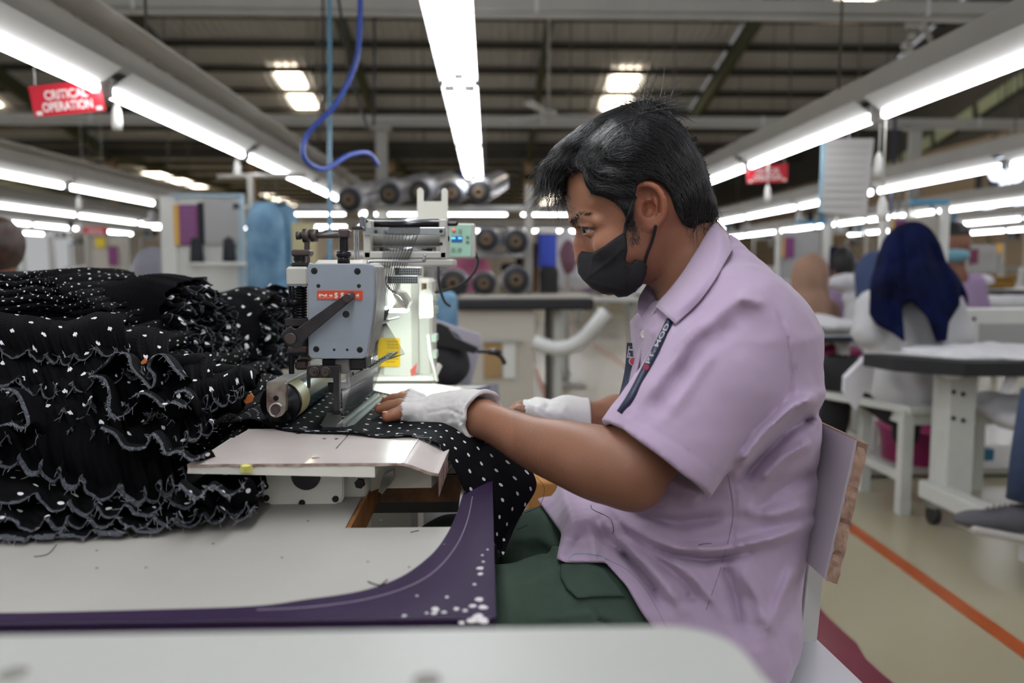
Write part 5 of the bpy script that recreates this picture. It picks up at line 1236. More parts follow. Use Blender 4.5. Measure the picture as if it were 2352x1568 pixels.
# ------------------------------------------------------------ fingerless gloves
cutL = P(932, 935, Y=1.09).x
GF = [([(990, 905), (970, 940), (975, 975)], 6, .0016), ([(1030, 905), (1010, 945), (1020, 985)], 7, -.0014), ([(1060, 915), (1040, 950), (1060, 990)], 6, .0016), ([(970, 950), (1030, 940), (1080, 960)], 4, -.0012), ([(990, 990), (1040, 970), (1085, 985)], 6, .0018), ([(1080, 960), (1060, 985), (1050, 1000)], 5, .0018), ([(955, 925), (950, 940), (958, 955)], 4, -.001), ([(1100, 950), (1070, 970), (1045, 975)], 4, -.0014)]
cufc = [P(1062, 950, Y=1.066), P(1094, 955, Y=1.045), P(1112, 959, Y=1.035)]
def f_gloveL(p):
    X, Y_ = proj(p)
    d = smin(f_palm(p), s_chain(p, [P(1010, 948, Y=1.075), P(1060, 950, Y=1.06)], [.024, .027], .01), .012)
    for pts, r in fingL: d = smin(d, s_chain(p, pts, r, .002), .004)
    d = smin(d, s_chain(p, cufc, [.026, .030, .035], .01), .012)-.0026
    d = d-folds(X, Y_, GF)-.0009*vnoise(p, 95, 4)-.0004*vnoise(p, 260, 2)
    cut = (cutL+.0014*np.sin(p[:, 1]*700)+.0008*np.sin(p[:, 2]*1500))-p[:, 0]
    cx = A3(cufc[2]); ax = A3((cufc[2]-cufc[0]).normalized()); back = (p-cx)@ax-.002*np.sin(p[:, 2]*260)
    d = np.maximum(d, np.maximum(cut, back))
    inner_ = s_chain(p, [cufc[1], cufc[2]+(cufc[2]-cufc[1])], [.026, .039], .01); return np.maximum(d, -inner_)
sdf_mesh('glove', f_gloveL, (-.17, .98, .77), (.04, 1.21, .90), .0015, M_glove, man, lip=2, label='white cotton glove with cut-off frayed fingers')
def f_gloveR(p):
    X, Y_ = proj(p); d = smin(f_handR(p), s_cone(p, P(1300, 950, Y=1.24), R_w+Vector((.004, 0, 0)), .026, .029), .015)-.0024
    d = d-folds(X, Y_, [([(1240, 925), (1235, 945), (1245, 960)], 5, .0018), ([(1260, 922), (1250, 950), (1270, 965)], 6, -.0016), ([(1300, 930), (1290, 950), (1310, 970)], 6, .0014)])-.0008*vnoise(p, 95, 4)
    c0 = P(1206, 942, Y=1.2).x; return np.maximum(d, np.maximum((c0+.001*np.sin(p[:, 2]*900))-p[:, 0], p[:, 0]-(R_w.x+.003)))
sdf_mesh('glove', f_gloveR, (0, 1.15, .72), (.16, 1.34, .86), .002, M_glove, man, lip=2)
# frayed cotton ends at the cut fingers
rg = random.Random(4); b = MB()
for pts, r in fingL[:4]:
    for k in range(26):
        t = 2*PI*k/26; cpt = pts[1].lerp(pts[0], .15); cpt = Vector((cutL, cpt.y, pts[0].lerp(pts[1], .8).z)); q = cpt+Vector((0, math.cos(t)*(r[1]+.0022), math.sin(t)*(r[1]+.0022)))
        b.tube([q+Vector((.002, 0, 0)), q-Vector((rg.uniform(.001, .0035), 0, rg.uniform(-.0005, .001)))], [.0005, .0002], 4, cap=False)
fr = obj('frayed_edge', b, M_glove, man); fr['kind'] = 'stuff'
# ============================================================ chair
ch = thing('chair', 'white chair with chipboard backrest the worker sits on', 'chair', (.25, 1.0, 0))
M_lam = mat('lilac_white_laminate', 'b9b1ba', .25); M_chip2 = mat('raw_chipboard', 'a58776', .9, c2='86695a', vscale=90, bump=.3, bscale=220)
n0, n1, n2, n3 = P(1965, 1010, Y=.86), P(1990, 1018, Y=.855), P(1919, 1338, Y=.86), P(1893, 1328, Y=.865)
dep = Vector((.0, .38, .0)); b = MB(); b.prism([n0, n1, n2, n3], dep); obj('backrest', b, M_lam, ch)
# crumbled chipboard edge: uneven ribbon proud of the panel end
vs = []; N = 26; b = MB()
for i in range(N+1):
    t = i/N; a = n0.lerp(n3, t); c = n1.lerp(n2, t)
    for k in range(6): s = k/5; q = a.lerp(c, s); pit = .004*max(0, math.sin(t*17+1)*math.sin(t*41)) if 1 <= k <= 4 else 0; vs.append(q+Vector((random.uniform(-.0006, .0006), -.0055+pit+random.uniform(-.0008, .0008), 0)))
b.add(vs, [(i*6+k, i*6+k+1, i*6+k+7, i*6+k+6) for i in range(N) for k in range(5)], False); obj('chipboard_edge', b, M_chip2, ch, label='crumbling raw chipboard edge')
b = MB(); tp0, tp1 = n0, n1; b.prism([n0+Vector((0, 0, .0012)), n1+Vector((0, 0, .0012)), n1+dep+Vector((0, 0, .0012)), n0+dep+Vector((0, 0, .0012))], (0, 0, -.003)); obj('chipboard_edge', b, M_chip2, ch)
p1, p2 = P(1868, 1318, Y=.99), P(1848, 1465, Y=.99)
for dy in (0, .13):
    b = MB(); b.bar(p1+Vector((.004, dy, .08)), p2+Vector((0, dy, -.01)), .022, .022, up=(0, 1, 0), bev=.001); obj('back_post', b, M_whitep, ch)
zs = p2.z; sxr = P(1893, 1510, z=zs).x; b = MB(); b.prism([(.02, .80, zs), (sxr+.025, .80, zs), (P(1866, 1466, z=zs).x+.004, 1.0, zs), (.40, 1.16, zs), (.02, 1.16, zs)], (0, 0, -.02)); obj('seat', b, mat('white_seat_laminate', 'c6c4cb', .3), ch)
hole_ = P(1836, 1461, z=zs+.0005); b = MB(); b.box(hole_, (.016, .012, .001)); obj('seat_notch', b, M_chip2, ch)
for x in (.06, sxr-.04):
    for y in (.86, 1.12): b = MB(); b.box((x, y, (zs-.02)/2), (.026, .026, zs-.02)); obj('leg', b, M_whitep, ch)
for y in (.86, 1.12): b = MB(); b.box(((.06+sxr-.04)/2, y, .16), (sxr-.1, .02, .02)); obj('stretcher', b, M_whitep, ch)
# ============================================================ dotted cloth
def dot_mat(name, base, dot=(.78, .78, .80), sp=.036, r=.078, edge=None, rough=.8):
    m = mat(name, base, rough, spec=.08, bump=.12, bscale=900); nt = m.node_tree; b = nt.nodes['Principled BSDF']; L = nt.links
    uv = nt.nodes.new('ShaderNodeUVMap'); sc_ = nt.nodes.new('ShaderNodeVectorMath'); sc_.operation = 'SCALE'; sc_.inputs['Scale'].default_value = 1/sp; L.new(uv.outputs[0], sc_.inputs[0]); outs = []
    for off in (0, .5):
        a = nt.nodes.new('ShaderNodeVectorMath'); a.operation = 'ADD'; a.inputs[1].default_value = (off, off, 0); L.new(sc_.outputs[0], a.inputs[0])
        f = nt.nodes.new('ShaderNodeVectorMath'); f.operation = 'FRACTION'; L.new(a.outputs[0], f.inputs[0])
        s_ = nt.nodes.new('ShaderNodeVectorMath'); s_.operation = 'SUBTRACT'; s_.inputs[1].default_value = (.5, .5, 0); L.new(f.outputs[0], s_.inputs[0])
        l = nt.nodes.new('ShaderNodeVectorMath'); l.operation = 'LENGTH'; L.new(s_.outputs[0], l.inputs[0])
        t = nt.nodes.new('ShaderNodeMath'); t.operation = 'LESS_THAN'; t.inputs[1].default_value = r; L.new(l.outputs['Value'], t.inputs[0]); outs.append(t)
    mx = nt.nodes.new('ShaderNodeMath'); mx.operation = 'MAXIMUM'; L.new(outs[0].outputs[0], mx.inputs[0]); L.new(outs[1].outputs[0], mx.inputs[1])
    mix = nt.nodes.new('ShaderNodeMix'); mix.data_type = 'RGBA'; mix.inputs[6].default_value = lin(base); mix.inputs[7].default_value = (*dot, 1); L.new(mx.outputs[0], mix.inputs[0]); L.new(mix.outputs[2], b.inputs['Base Color'])
    return m
M_dot = dot_mat('black_dotted_fabric', '0b0c10', sp=.036); M_dots = dot_mat('black_dotted_smocked_fabric', '050507', sp=.050, r=.070); M_blkf = mat('plain_black_fabric', '050507', .95, spec=.06, bump=.1, bscale=900)
M_raw = mat('grey_raw_edge', '4c4f58', .95, c2='1d1e23', vscale=300); M_fray = mat('pale_fray_thread', 'a8a8ac', .8)
def uvgrid(name, m, G, par=None, thick=.0007, mats=None, mi=None, label=None, u0=0, v0=0):
    # G[j][i] points; uv in metres
    nj, ni = len(G), len(G[0]); A = np.array([[q[:] for q in r] for r in G]); mid = A[:, ni//2]; U = np.concatenate([[0], np.cumsum(np.linalg.norm(np.diff(mid, axis=0), axis=1))])
    V = np.concatenate([np.zeros((nj, 1)), np.cumsum(np.linalg.norm(np.diff(A, axis=1), axis=2), axis=1)], 1); b = MB()
    b.v = [tuple(q) for q in A.reshape(-1, 3)]
    for j in range(nj-1):
        for i in range(ni-1):
            ids = [(j, i), (j+1, i), (j+1, i+1), (j, i+1)]; b.uv[len(b.f)] = [(float(U[a]+u0), float(V[a, c]+v0)) for a, c in ids]
            b.f.append(tuple(a*ni+c for a, c in ids)); b.sm.append(True); b.mi.append(mi(j/(nj-1), i/(ni-1)) if mi else 0)
    return obj(name, b, m, par, label, mats=mats, solid=thick)
rows = [[P(505, 1005, z=ZC-.012), P(528, 968, z=ZC+.006), P(600, 925, z=ZC+.002)],
        [P(560, 962, z=ZC+.004), P(600, 945, z=ZC+.003), P(660, 895, z=ZC+.002)],
        [P(610, 975, z=ZC+.003), P(655, 935, z=ZC+.002), P(715, 885, z=ZC+.002)],
        [P(680, 993, z=ZC+.001), P(735, 945, z=ZC+.002), P(790, 886, z=ZC+.002)],
        [P(780, 993, z=ZC+.003), P(810, 945, z=ZC+.0025), P(845, 893, z=ZC+.002)],
        [P(870, 1003, z=ZC+.002), P(885, 950, z=ZC+.002), P(895, 905, z=ZC+.002)],
        [P(948, 1003, z=ZC+.002), P(975, 960, z=ZC+.002), P(990, 918, z=ZC+.002)],
        [P(1000, 1018, z=ZC-.002), P(1035, 978, z=ZC-.001), P(1052, 940, z=ZC)],
        [P(1030, 1052, Y=.925), P(1085, 1020, Y=1.0), P(1120, 985, Y=1.09)],
        [P(1065, 1120, Y=.925), P(1125, 1080, Y=.99), P(1185, 1030, Y=1.08)],
        [P(1100, 1180, Y=.935), P(1158, 1135, Y=.99), P(1232, 1108, Y=1.06)],
        [P(1122, 1222, Y=.945), P(1160, 1185, Y=.99), P(1205, 1170, Y=1.03)],
        [P(1140, 1250, Y=.955), P(1155, 1235, Y=.98), P(1180, 1215, Y=1.0)],
        [P(1150, 1276, Y=.96), P(1152, 1274, Y=.965), P(1156, 1272, Y=.97)]]
R_ = [catmull(list(c), 9) for c in zip(*rows)]; G = []
nn = len(R_[0])
for j in range(nn): G.append(catmull([r[j] for r in R_], 12))
for j, col in enumerate(G):
    for i, q in enumerate(col):
        u = j/(nn-1); k = min(1, max(0, (u-.5)*4)); q += Vector((.0, -.004*k*math.sin(i*.22+u*22), .0015*math.sin(u*60+i*.2)*(1 if i < 4 else .15)))
fab = uvgrid('dotted_cloth', M_dot, G, None, .0007, u0=.003, v0=.004)
tag(fab, 'black white-dotted cloth being sewn, draped from the machine plate over the table edge', 'cloth')
b = MB(); rg = random.Random(3)
for k in range(46):
    j = rg.choice(range(int(nn*.45), nn)); q = G[j][0]; b.tube([q, q+Vector((rg.uniform(-.003, .001), -.001, rg.uniform(-.004, .003)))], .00018, 3, cap=False)
for k in range(30):
    q = G[rg.randrange(int(nn*.2), int(nn*.5))][rg.randrange(0, 3)]; b.tube([q+Vector((0, 0, .001)), q+Vector((rg.uniform(-.012, .012), rg.uniform(-.001, .002), .0015))], .00025, 3, cap=False)
o = obj('frayed_threads', b, M_fray, fab); o['kind'] = 'stuff'
b = MB(); 
for k in range(9): q = G[-1][k]; b.tube([q, q+Vector((rg.uniform(-.003, .004), 0, -.006)), q+Vector((rg.uniform(-.006, .006), 0, -.016))], .0003, 4, cap=False)
o = obj('frayed_tip', b, M_blkf, fab); o['kind'] = 'stuff'
for pts in ([P(1205, 1178, Y=1.02), P(1240, 1160, Y=1.02), P(1250, 1120, Y=1.02), P(1232, 1095, Y=1.03)], [P(1200, 1180, Y=1.02), P(1185, 1215, Y=1.01), P(1212, 1205, Y=1.01)]):
    b = MB(); b.tube(catmull(pts, 6), .0003, 4); obj('loose_thread', b, M_blkf, fab)
# ============================================================ heap of smocked skirts
def depth(y): return .775+(1240-y)/600*.34
def band(bot, lift, back, nw, amp, seed, label, flip=0, ext=1.0, edge=.055, smock=True, plain=False, yo=0, vw=.6):
    rg = random.Random(seed); B = [(x, y, depth(y)+yo) for x, y in bot]
    Bp = catmull([Vector(q) for q in B], 8); n = 230; nv = 34; G = []
    L = len(Bp)-1; ph = [rg.uniform(0, 6.28) for _ in range(4)]
    for j in range(n+1):
        u = j/n; t = u*L; k = min(int(t), L-1); q = Bp[k].lerp(Bp[k+1], t-k); Bt = P(q.x, q.y, Y=q.z); Tt = P(q.x-6, q.y-lift, Y=q.z+back)
        w1 = math.sin(2*PI*nw*1.3*u+ph[0]+1.3*math.sin(2*PI*nw*.31*u+ph[1])); w2 = math.cos(2*PI*nw*1.3*u+ph[0]+1.3*math.sin(2*PI*nw*.31*u+ph[1])); col = []
        for i in range(nv+1):
            v = i/nv; e = v*v*v; m_ = Tt.lerp(Bt, v); bulge = math.sin(PI*min(v*1.15, 1))*.013*ext; flare = max(0, (v-.86)/.14)
            a = amp*(.28+.72*v*v)*(1+.3*math.sin(7*u+ph[2])); aw = amp*.62*(.05+.95*e); s_ = 0
            if smock and v < .72: s_ = .0006*math.sin(u*n*.9)*math.sin(i*2.1+(j//2 % 2)*1.5)
            col.append(m_+Vector((w2*aw*.75, -bulge-(w2*.28+.12*math.sin(2*PI*nw*4.1*u+ph[3]))*a-.010*flare-s_, w1*aw*(.75+vw*.4)+bulge*.45+s_+.003*flare)))
        for q_ in col: q_.z = max(q_.z, ZT+.0015+.0004*seed)
        G.append(col)
    m0 = M_blkf if plain else M_dots
    o = uvgrid('smocked_skirt', m0, G, None, .0009, mats=[M_raw], mi=lambda a, c: 1 if c > 1-edge*1.5*(.75+.3*math.sin(a*40+seed)) else 0, u0=rg.random(), v0=rg.random())
    tag(o, label, 'skirt', 'black smocked skirts heaped on the table'); fr = MB()
    for k in range(70):
        q = G[rg.randrange(0, n+1)][-1]; a = Vector((rg.gauss(0, .0024), rg.gauss(-.001, .0015), rg.gauss(-.001, .003))); fr.tube([q, q+a*.6+Vector((0, -.001, 0)), q+a*1.3], .00016, 3, cap=False)
    f = obj('frayed_threads', fr, M_fray, o); f['kind'] = 'stuff'; return o
# dark core of the heap: folded skirts lying flat, one above another
ends = [(67, 634), (105, 647), (129, 667), (161, 683), (183, 700), (221, 714), (254, 734), (290, 767), (324, 799), (345, 830), (400, 870), (450, 910), (480, 950), (500, 990), (520, 1030), (545, 1070), (560, 1110), (575, 1145)]
names = ['topmost', 'second from the top', 'third from the top', 'fourth from the top', 'fifth from the top', 'sixth from the top', 'seventh from the top', 'eighth from the top', 'ninth from the top']
for i, (x, y) in enumerate(ends):
    Y0 = depth(y)+.03+(.05 if i > 8 else 0); e = P(x, y, Y=Y0); th_ = .019 if i < 9 else .016; xl_ = -1.0
    def fn(u, v, e=e, th_=th_, i=i, Y0=Y0):
        x_ = xl_+(e.x-xl_)*math.sin(u*PI/2)**.8 if u < 1 else e.x
        ang = 2*PI*v; prof = th_*.55*min(1, math.sqrt(max(0, 1-(max(0, u-.9)/.1)**2))+.02)
        y_ = Y0+.18-.18*math.cos(ang)*(1-.15*u); c = math.sin(ang); zz = prof*(1 if c > 0 else -1)*abs(c)**.45
        bump = .0014*math.sin(u*210+v*9)*math.sin(v*160+u*30)+.0022*math.sin(u*26+v*14+i)
        return Vector((x_, y_+.02*math.sin(u*3+i), e.z+zz-.012*(1-u)+bump))
    b = MB(); b.grid(fn, 150, 56, uvf=lambda u, v: (u*.72+i*.313, v*.74+i*.171)); o = obj('folded_skirt', b, M_dots)
    tag(o, ('black dotted smocked skirt, %s of the folded stack at the upper left' % names[i]) if i < 9 else 'black skirt buried in the heap, %s layer under the folded stack' % ORD[i-9].replace('nearest', 'first'), 'skirt', 'black smocked skirts heaped on the table')
band([(-120, 800), (0, 812), (90, 822), (160, 832), (230, 812), (300, 818)], 95, .06, 7, .010, 1, 'short black skirt with ruffled hem just under the folded stack')
band([(-120, 860), (40, 885), (130, 905), (230, 880), (330, 860), (400, 872)], 110, .10, 8, .013, 2, 'black skirt ruffle crossing the middle left of the heap')
band([(-120, 950), (60, 985), (150, 960), (250, 935), (350, 965), (440, 935), (500, 930)], 120, .10, 9, .015, 3, 'black dotted skirt with curled raw hem across the heap centre')
band([(300, 935), (380, 950), (450, 935), (520, 925), (565, 900)], 70, .05, 7, .010, 4, 'small dotted skirt flap pointing towards the orange tag')
band([(-120, 1010), (60, 1020), (170, 1000), (260, 1020), (330, 1045), (400, 1025), (455, 1000), (490, 985)], 110, .09, 10, .013, 5, 'black skirt with tangled frayed hem above the plain wavy one')
band([(-120, 1035), (-40, 1042), (40, 1062), (130, 1090), (220, 1125), (330, 1142), (395, 1120), (428, 1098)], 150, .09, 9, .016, 6, 'plain black gathered skirt with a grey wavy raw hem', smock=False, plain=True)
band([(-120, 1130), (60, 1145), (200, 1170), (330, 1172), (450, 1150), (560, 1130), (620, 1120)], 66, .11, 8, .012, 7, 'black dotted skirt layer second from the tabletop', smock=False)
band([(-120, 1200), (60, 1205), (200, 1200), (350, 1200), (480, 1180), (590, 1165)], 66, .10, 9, .011, 8, 'black dotted skirt layer peeking out just above the lowest hem', smock=False)
band([(-120, 1240), (30, 1247), (130, 1238), (250, 1228), (330, 1218), (450, 1196), (540, 1184), (600, 1176)], 66, .10, 7, .009, 9, 'lowest black skirt with wavy hem lying on the white tabletop', smock=False, plain=True, edge=.07, vw=.9)
# big curled flounces in the centre
def flounce(pts, w_, seed, label, dots=True):
    # ribbon standing up along a curling path
    rg = random.Random(seed); C = catmull([P(x, y, Y=depth(y)+dy) for x, y, dy in pts], 9); G = []
    for j, q in enumerate(C):
        u = j/(len(C)-1); col = []
        for i in range(9):
            v = i/8; col.append(q+Vector((.006*math.sin(u*9+seed)*v, w_*v*.9, -w_*v*.55+.012*math.sin(PI*v))))
        G.append(col)
    o = uvgrid('skirt_flounce', M_dots if dots else M_blkf, G, None, .0008, mats=[M_raw], mi=lambda a, c: 1 if c < .10 else 0, u0=rg.random(), v0=rg.random()); tag(o, label, 'skirt', 'black smocked skirts heaped on the table')
    fr = MB()
    for k in range(60): q = C[rg.randrange(0, len(C))]; a = Vector((rg.gauss(0, .0022), rg.gauss(-.001, .0015), rg.gauss(0, .0025))); fr.tube([q, q+a], .00016, 3, cap=False)
    f = obj('frayed_threads', fr, M_fray, o); f['kind'] = 'stuff'
flounce([(205, 862, -.03), (235, 840, -.04), (262, 812, -.05), (290, 815, -.06), (300, 845, -.06), (325, 872, -.05), (345, 892, -.05), (352, 865, -.04), (338, 845, -.04), (348, 820, -.05), (372, 815, -.05), (400, 850, -.06), (420, 868, -.05)], .07, 1, 'largest curled dotted flounce at the heap centre')
flounce([(205, 865, -.05), (235, 872, -.06), (250, 905, -.06), (248, 945, -.06), (262, 962, -.05), (290, 950, -.05), (310, 930, -.05)], .05, 2, 'curled flounce with a broad grey raw edge left of the heap centre', False)
flounce([(300, 915, -.05), (325, 905, -.06), (350, 915, -.07), (372, 935, -.07), (395, 925, -.06), (420, 935, -.06), (440, 915, -.05), (425, 900, -.05), (400, 905, -.05)], .04, 3, 'tightly crumpled flounce of thin frayed folds')
flounce([(230, 985, -.05), (262, 1000, -.06), (285, 1030, -.06), (330, 1030, -.06), (345, 1000, -.06), (365, 1015, -.06), (380, 1045, -.06), (410, 1040, -.06), (440, 1060, -.06), (470, 1045, -.05)], .04, 4, 'narrow wavy flounce above the plain gathered skirt')
flounce([(0, 895, -.06), (30, 900, -.06), (48, 930, -.06), (62, 975, -.06), (45, 985, -.06), (20, 975, -.06), (-20, 985, -.06)], .05, 5, 'curled flounce with grey edge at the far left of the heap', False)
flounce([(410, 1115, -.05), (430, 1135, -.06), (450, 1148, -.06), (470, 1130, -.06), (490, 1120, -.06), (520, 1142, -.06), (545, 1130, -.05), (560, 1112, -.05)], .04, 6, 'wavy flounce hanging below the machine plate corner')
# tube-like flap pointing right with dots
def roll(p0, p1, r, label, seed):
    C = [p0.lerp(p1, k/24) for k in range(25)]; G = []
    for j, q in enumerate(C):
        col = []; rr_ = r*(1 if j < 22 else (.97, .85, .5)[j-22])
        for i in range(25): a = 2*PI*i/24; col.append(q+Vector((0, math.cos(a)*rr_*1.6, math.sin(a)*rr_))+Vector((0, 0, .0012*math.sin(j*2.2)*math.sin(i*1.9))))
        G.append(col)
    o = uvgrid('skirt_roll', M_dots, G, None, .0006, u0=seed*.37, v0=seed*.11); tag(o, label, 'skirt', 'black smocked skirts heaped on the table')
roll(P(380, 850, Y=1.08), P(592, 872, Y=1.06), .016, 'rounded dotted skirt fold pointing at the machine roller', 1)
roll(P(330, 838, Y=1.03), P(470, 832, Y=1.03), .012, 'short dotted skirt fold behind the curled flounce', 2)
roll(P(400, 905, Y=1.0), P(560, 925, Y=1.02), .014, 'dotted skirt fold just under the orange tag', 3)
M_org = mat('orange_tag_card', 'b8642c', .6)
for (x, y, w_, label) in ((571, 914, 12, 'orange card tag at the right tip of the skirt heap'), (330, 829, 7, 'small orange tag half buried in the middle of the heap')):
    Y0 = 1.03 if x > 500 else .95; b = MB(); b.prism([P(x-w_, y+w_*.6, Y=Y0), P(x-w_*.6, y+w_*1.1, Y=Y0), P(x+w_*.7, y+w_*.7, Y=Y0), P(x+w_*.95, y-w_*.2, Y=Y0), P(x+w_*.4, y-w_, Y=Y0), P(x-w_*.8, y+w_*.2, Y=Y0)], (0, .003, 0)); tag(obj('tag', b, M_org), label, 'tag')
# two bundles behind with grid smocking and shredded right ends
def bundle(x0, x1, ytop, ybot, Y0, seed, label, nst=60, nl=10, lum=1):
    rg = random.Random(seed); r = thing('skirt_bundle', label, 'skirts', P((x0+x1)/2, ybot, Y=Y0)); r['group'] = 'bundles of skirts behind the heap'
    a, c = P(x0, ytop, Y=Y0+.1), P(x1-60, ybot, Y=Y0)
    zt, zb = a.z, max(c.z, ZT+.002); D = .30; nu, nv = 120, 60; G = []
    for j in range(nu+1):
        u = j/nu; col = []
        for i in range(nv+1):
            v = i/nv; ang = PI*(v*1.1-.05); yy = Y0+D/2-D/2*math.cos(ang); zz = zb+(zt-zb)*max(0, math.sin(ang))**.45
            g_ = .0022*abs(math.sin(u*95+i*.55))*abs(math.sin(u*95-i*.55)); col.append(Vector((a.x+(c.x-a.x)*u+.004*math.sin(i), yy+.006*math.sin(u*12+i*.3), zz+g_+.006*math.sin(u*9+seed)*math.sin(ang))))
        G.append(col)
    uvgrid('smocked_body', M_blkf if seed == 1 else M_dots, G, r, .001)
    # ruffled ends: many short curled strips
    for l in range(nl):
        b = MB(); z0 = zb+(zt-zb)*(l+.5)/nl
        for k in range(nst):
            an = rg.uniform(.05, .95)*PI; zz = zb+(zt-zb)*math.sin(an)*rg.uniform(.5, 1)**.5*(l+.7)/nl; yy = Y0+D/2-D*.52*math.cos(an)*rg.uniform(.6, 1.02)
            xx = c.x+.02*math.sin(PI*(l+.5)/nl)+rg.uniform(-.035, .02); q = Vector((xx, yy, max(zz, ZT+.01))); ph = rg.uniform(0, 6); dv = Vector((0, rg.uniform(-.5, .5), rg.uniform(-1, 1))).normalized(); bk = Vector((-.025, rg.uniform(-.006, .006), rg.uniform(-.01, .01))); vs = []; n = 7; L_ = rg.uniform(.015, .035)
            for t in range(n+1):
                s_ = t/n; p_ = q+dv*(s_-.5)*L_+Vector((.012*math.sin(s_*6+ph), .005*math.cos(s_*8+ph), .004*math.sin(s_*9+ph))); vs += [p_+bk, p_, p_+Vector((.0018, 0, .0008))]
            for t in range(n): b.m = 0; b.add([vs[3*t], vs[3*t+1], vs[3*t+4], vs[3*t+3]], [(0, 1, 2, 3)], True, [(ph+t*.004, ph), (ph+t*.004, ph+.025), (ph+t*.004+.004, ph+.025), (ph+t*.004+.004, ph)]); b.m = 1; b.add([vs[3*t+1], vs[3*t+2], vs[3*t+5], vs[3*t+4]], [(0, 1, 2, 3)], True)
        f = obj('ruffled_edge', b, M_dots, r, mats=[M_raw], solid=.001)
bundle(96, 425, 640, 870, 1.18, 1, 'black skirt bundle with fine grid smocking and shredded right end')
bundle(420, 655, 668, 860, 1.48, 2, 'smaller blurred dotted skirt bundle nearer the hanging blue shirt')
# ============================================================ things around the hall (all well behind the focus)
M_lb = mat('light_blue_shirt_cloth', '7093ac', .85, c2='4c7290', vscale=9); M_blu = mat('blue_trim_paint', '3f8fb5', .5); M_gsh = mat('grey_plastic_sheet', 'a3a3a3', .35)
M_pur = mat('purple_poster', '7a3770', .5); M_yst = mat('yellow_poster_strip', 'd2a44a', .5); M_cone = mat('black_thread_cone', '202228', .8); M_wc = mat('white_cloth', 'd4d4d8', .85, var=.06, vscale=12)
M_kraft = mat('kraft_cardboard', '9a7d55', .8); M_core = mat('brown_roll_core', '5b4a36', .8); M_wrap = mat('clear_wrap_over_roll', 'c4c5cc', .2, c2='90919a', vscale=7); M_pad = mat('black_table_padding', '17181b', .7)
M_pk = mat('pink_cloth', 'b0607e', .8); M_royal = mat('royal_blue_plastic', '2f49b8', .5); M_cab = mat('beige_white_cabinet', 'b7b1a6', .5); M_nv = mat('navy_scarf_cloth', '0e163a', .9, c2='080c22', vscale=9, spec=.08)
M_tan = mat('tan_scarf_cloth', '9a7a66', .85, var=.1, vscale=9); M_gry = mat('grey_scarf_cloth', '8e8e9a', .85, var=.1, vscale=9); M_lil = mat('lilac_uniform_cloth', '9c85a8', .85); M_whs = mat('white_blouse_cloth', 'c3c3c5', .85, var=.05, vscale=9)
M_dk = mat('black_trouser_cloth', '131316', .85); M_mag = mat('magenta_plastic', '8a1a55', .4); M_jean = mat('blue_denim', '2c3c58', .85, var=.2, vscale=30); M_gshoe = mat('grey_canvas_shoe', '55545a', .8, var=.1, vscale=40); M_sole = mat('white_shoe_sole', 'b3b0ab', .6)
M_sk2 = mat('skin_background', '7c5340', .6); M_hr2 = mat('dark_hair_background', '141214', .6); M_bls = mat('slate_blue_scarf_cloth', '3c4c70', .85)
def quad(name, m, x0, y0, x1, y1, Y, d=.01, par=None, bev=0, dz=0):
    a = P(x0, y1, Y=Y); c = P(x1, y0, Y=Y); b = MB(); b.box(((a.x+c.x)/2, Y+d/2, (a.z+c.z)/2), (abs(c.x-a.x), d, abs(c.z-a.z)), bev=bev); return obj(name, b, m, par)
def rod(name, m, p, q, r, par=None, n=8):
    b = MB(); b.cyl(P(*p[:2], Y=p[2]), P(*q[:2], Y=q[2]), r, n=n); return obj(name, b, m, par)
def post_to_floor(name, m, x, y, Y, w_, par):
    a = P(x, y, Y=Y); b = MB(); b.box((a.x, Y, a.z/2), (w_, w_, a.z)); return obj(name, b, m, par)
def cone(x, y0, y1, Y, label):
    a = P(x, y1, Y=Y); c = P(x, y0, Y=Y); h = c.z-a.z; r = thing('thread_cone', label, 'thread cone', a); R = h*.27; b = MB()
    b.lathe(a, (0, 0, 1), [(0, 0), (R, 0), (R*1.02, h*.1), (R*.78, h*.93), (R*.3, h*.96), (0, h*.96)], 18); obj('thread_winding', b, M_cone, r)
    b = MB(); b.lathe(a+Vector((0, 0, h*.9)), (0, 0, 1), [(R*.32, 0), (R*.28, h*.14), (0, h*.14)], 12); obj('cone_tip', b, M_core, r)
# --- information board with thread cones (left of the hanging shirts)
M_pbl = mat('pale_blue_frame', '9fb6c2', .5)
r = thing('information_board', 'white framed board with purple poster and grey plastic sheet, black thread cones below it', 'board', P(470, 700, Y=4.6)); Yb = 4.6
quad('board_panel', M_white, 396, 450, 550, 700, Yb+.02, .02, r); post_to_floor('frame_foot', M_white, 394, 690, Yb+.03, .05, r); post_to_floor('frame_foot', M_white, 553, 690, Yb+.03, .05, r); quad('frame_top', M_pbl, 388, 445, 556, 452, Yb, .03, r); quad('frame_side', M_white, 388, 450, 400, 1000, Yb, .03, r); quad('frame_side', M_pbl, 549, 450, 557, 700, Yb, .03, r)
quad('purple_poster', M_pur, 406, 470, 456, 563, Yb, .006, r); quad('yellow_strip', M_yst, 401, 470, 409, 563, Yb-.004, .006, r); quad('dark_strip', M_cone, 456, 465, 468, 560, Yb-.002, .006, r)
for k in range(8): quad('printed_line', M_lil, 413, 479+k*10, 448, 481+k*10, Yb-.003, .002, r)
quad('plastic_sheet', M_gsh, 470, 458, 546, 560, Yb-.002, .006, r); quad('board_clip', M_black, 536, 468, 548, 478, Yb-.01, .01, r)
sh_ = rod('shelf_tube', M_white, (440, 607, 4.55), (577, 607, 4.55), .012, r); rod('shelf_tube', M_white, (440, 607, 4.72), (577, 607, 4.72), .012, r)
cone(453, 545, 602, 4.6, 'black thread cone on the shelf in front of the purple poster'); cone(527, 545, 600, 4.6, 'black thread cone on the shelf below the grey plastic sheet')
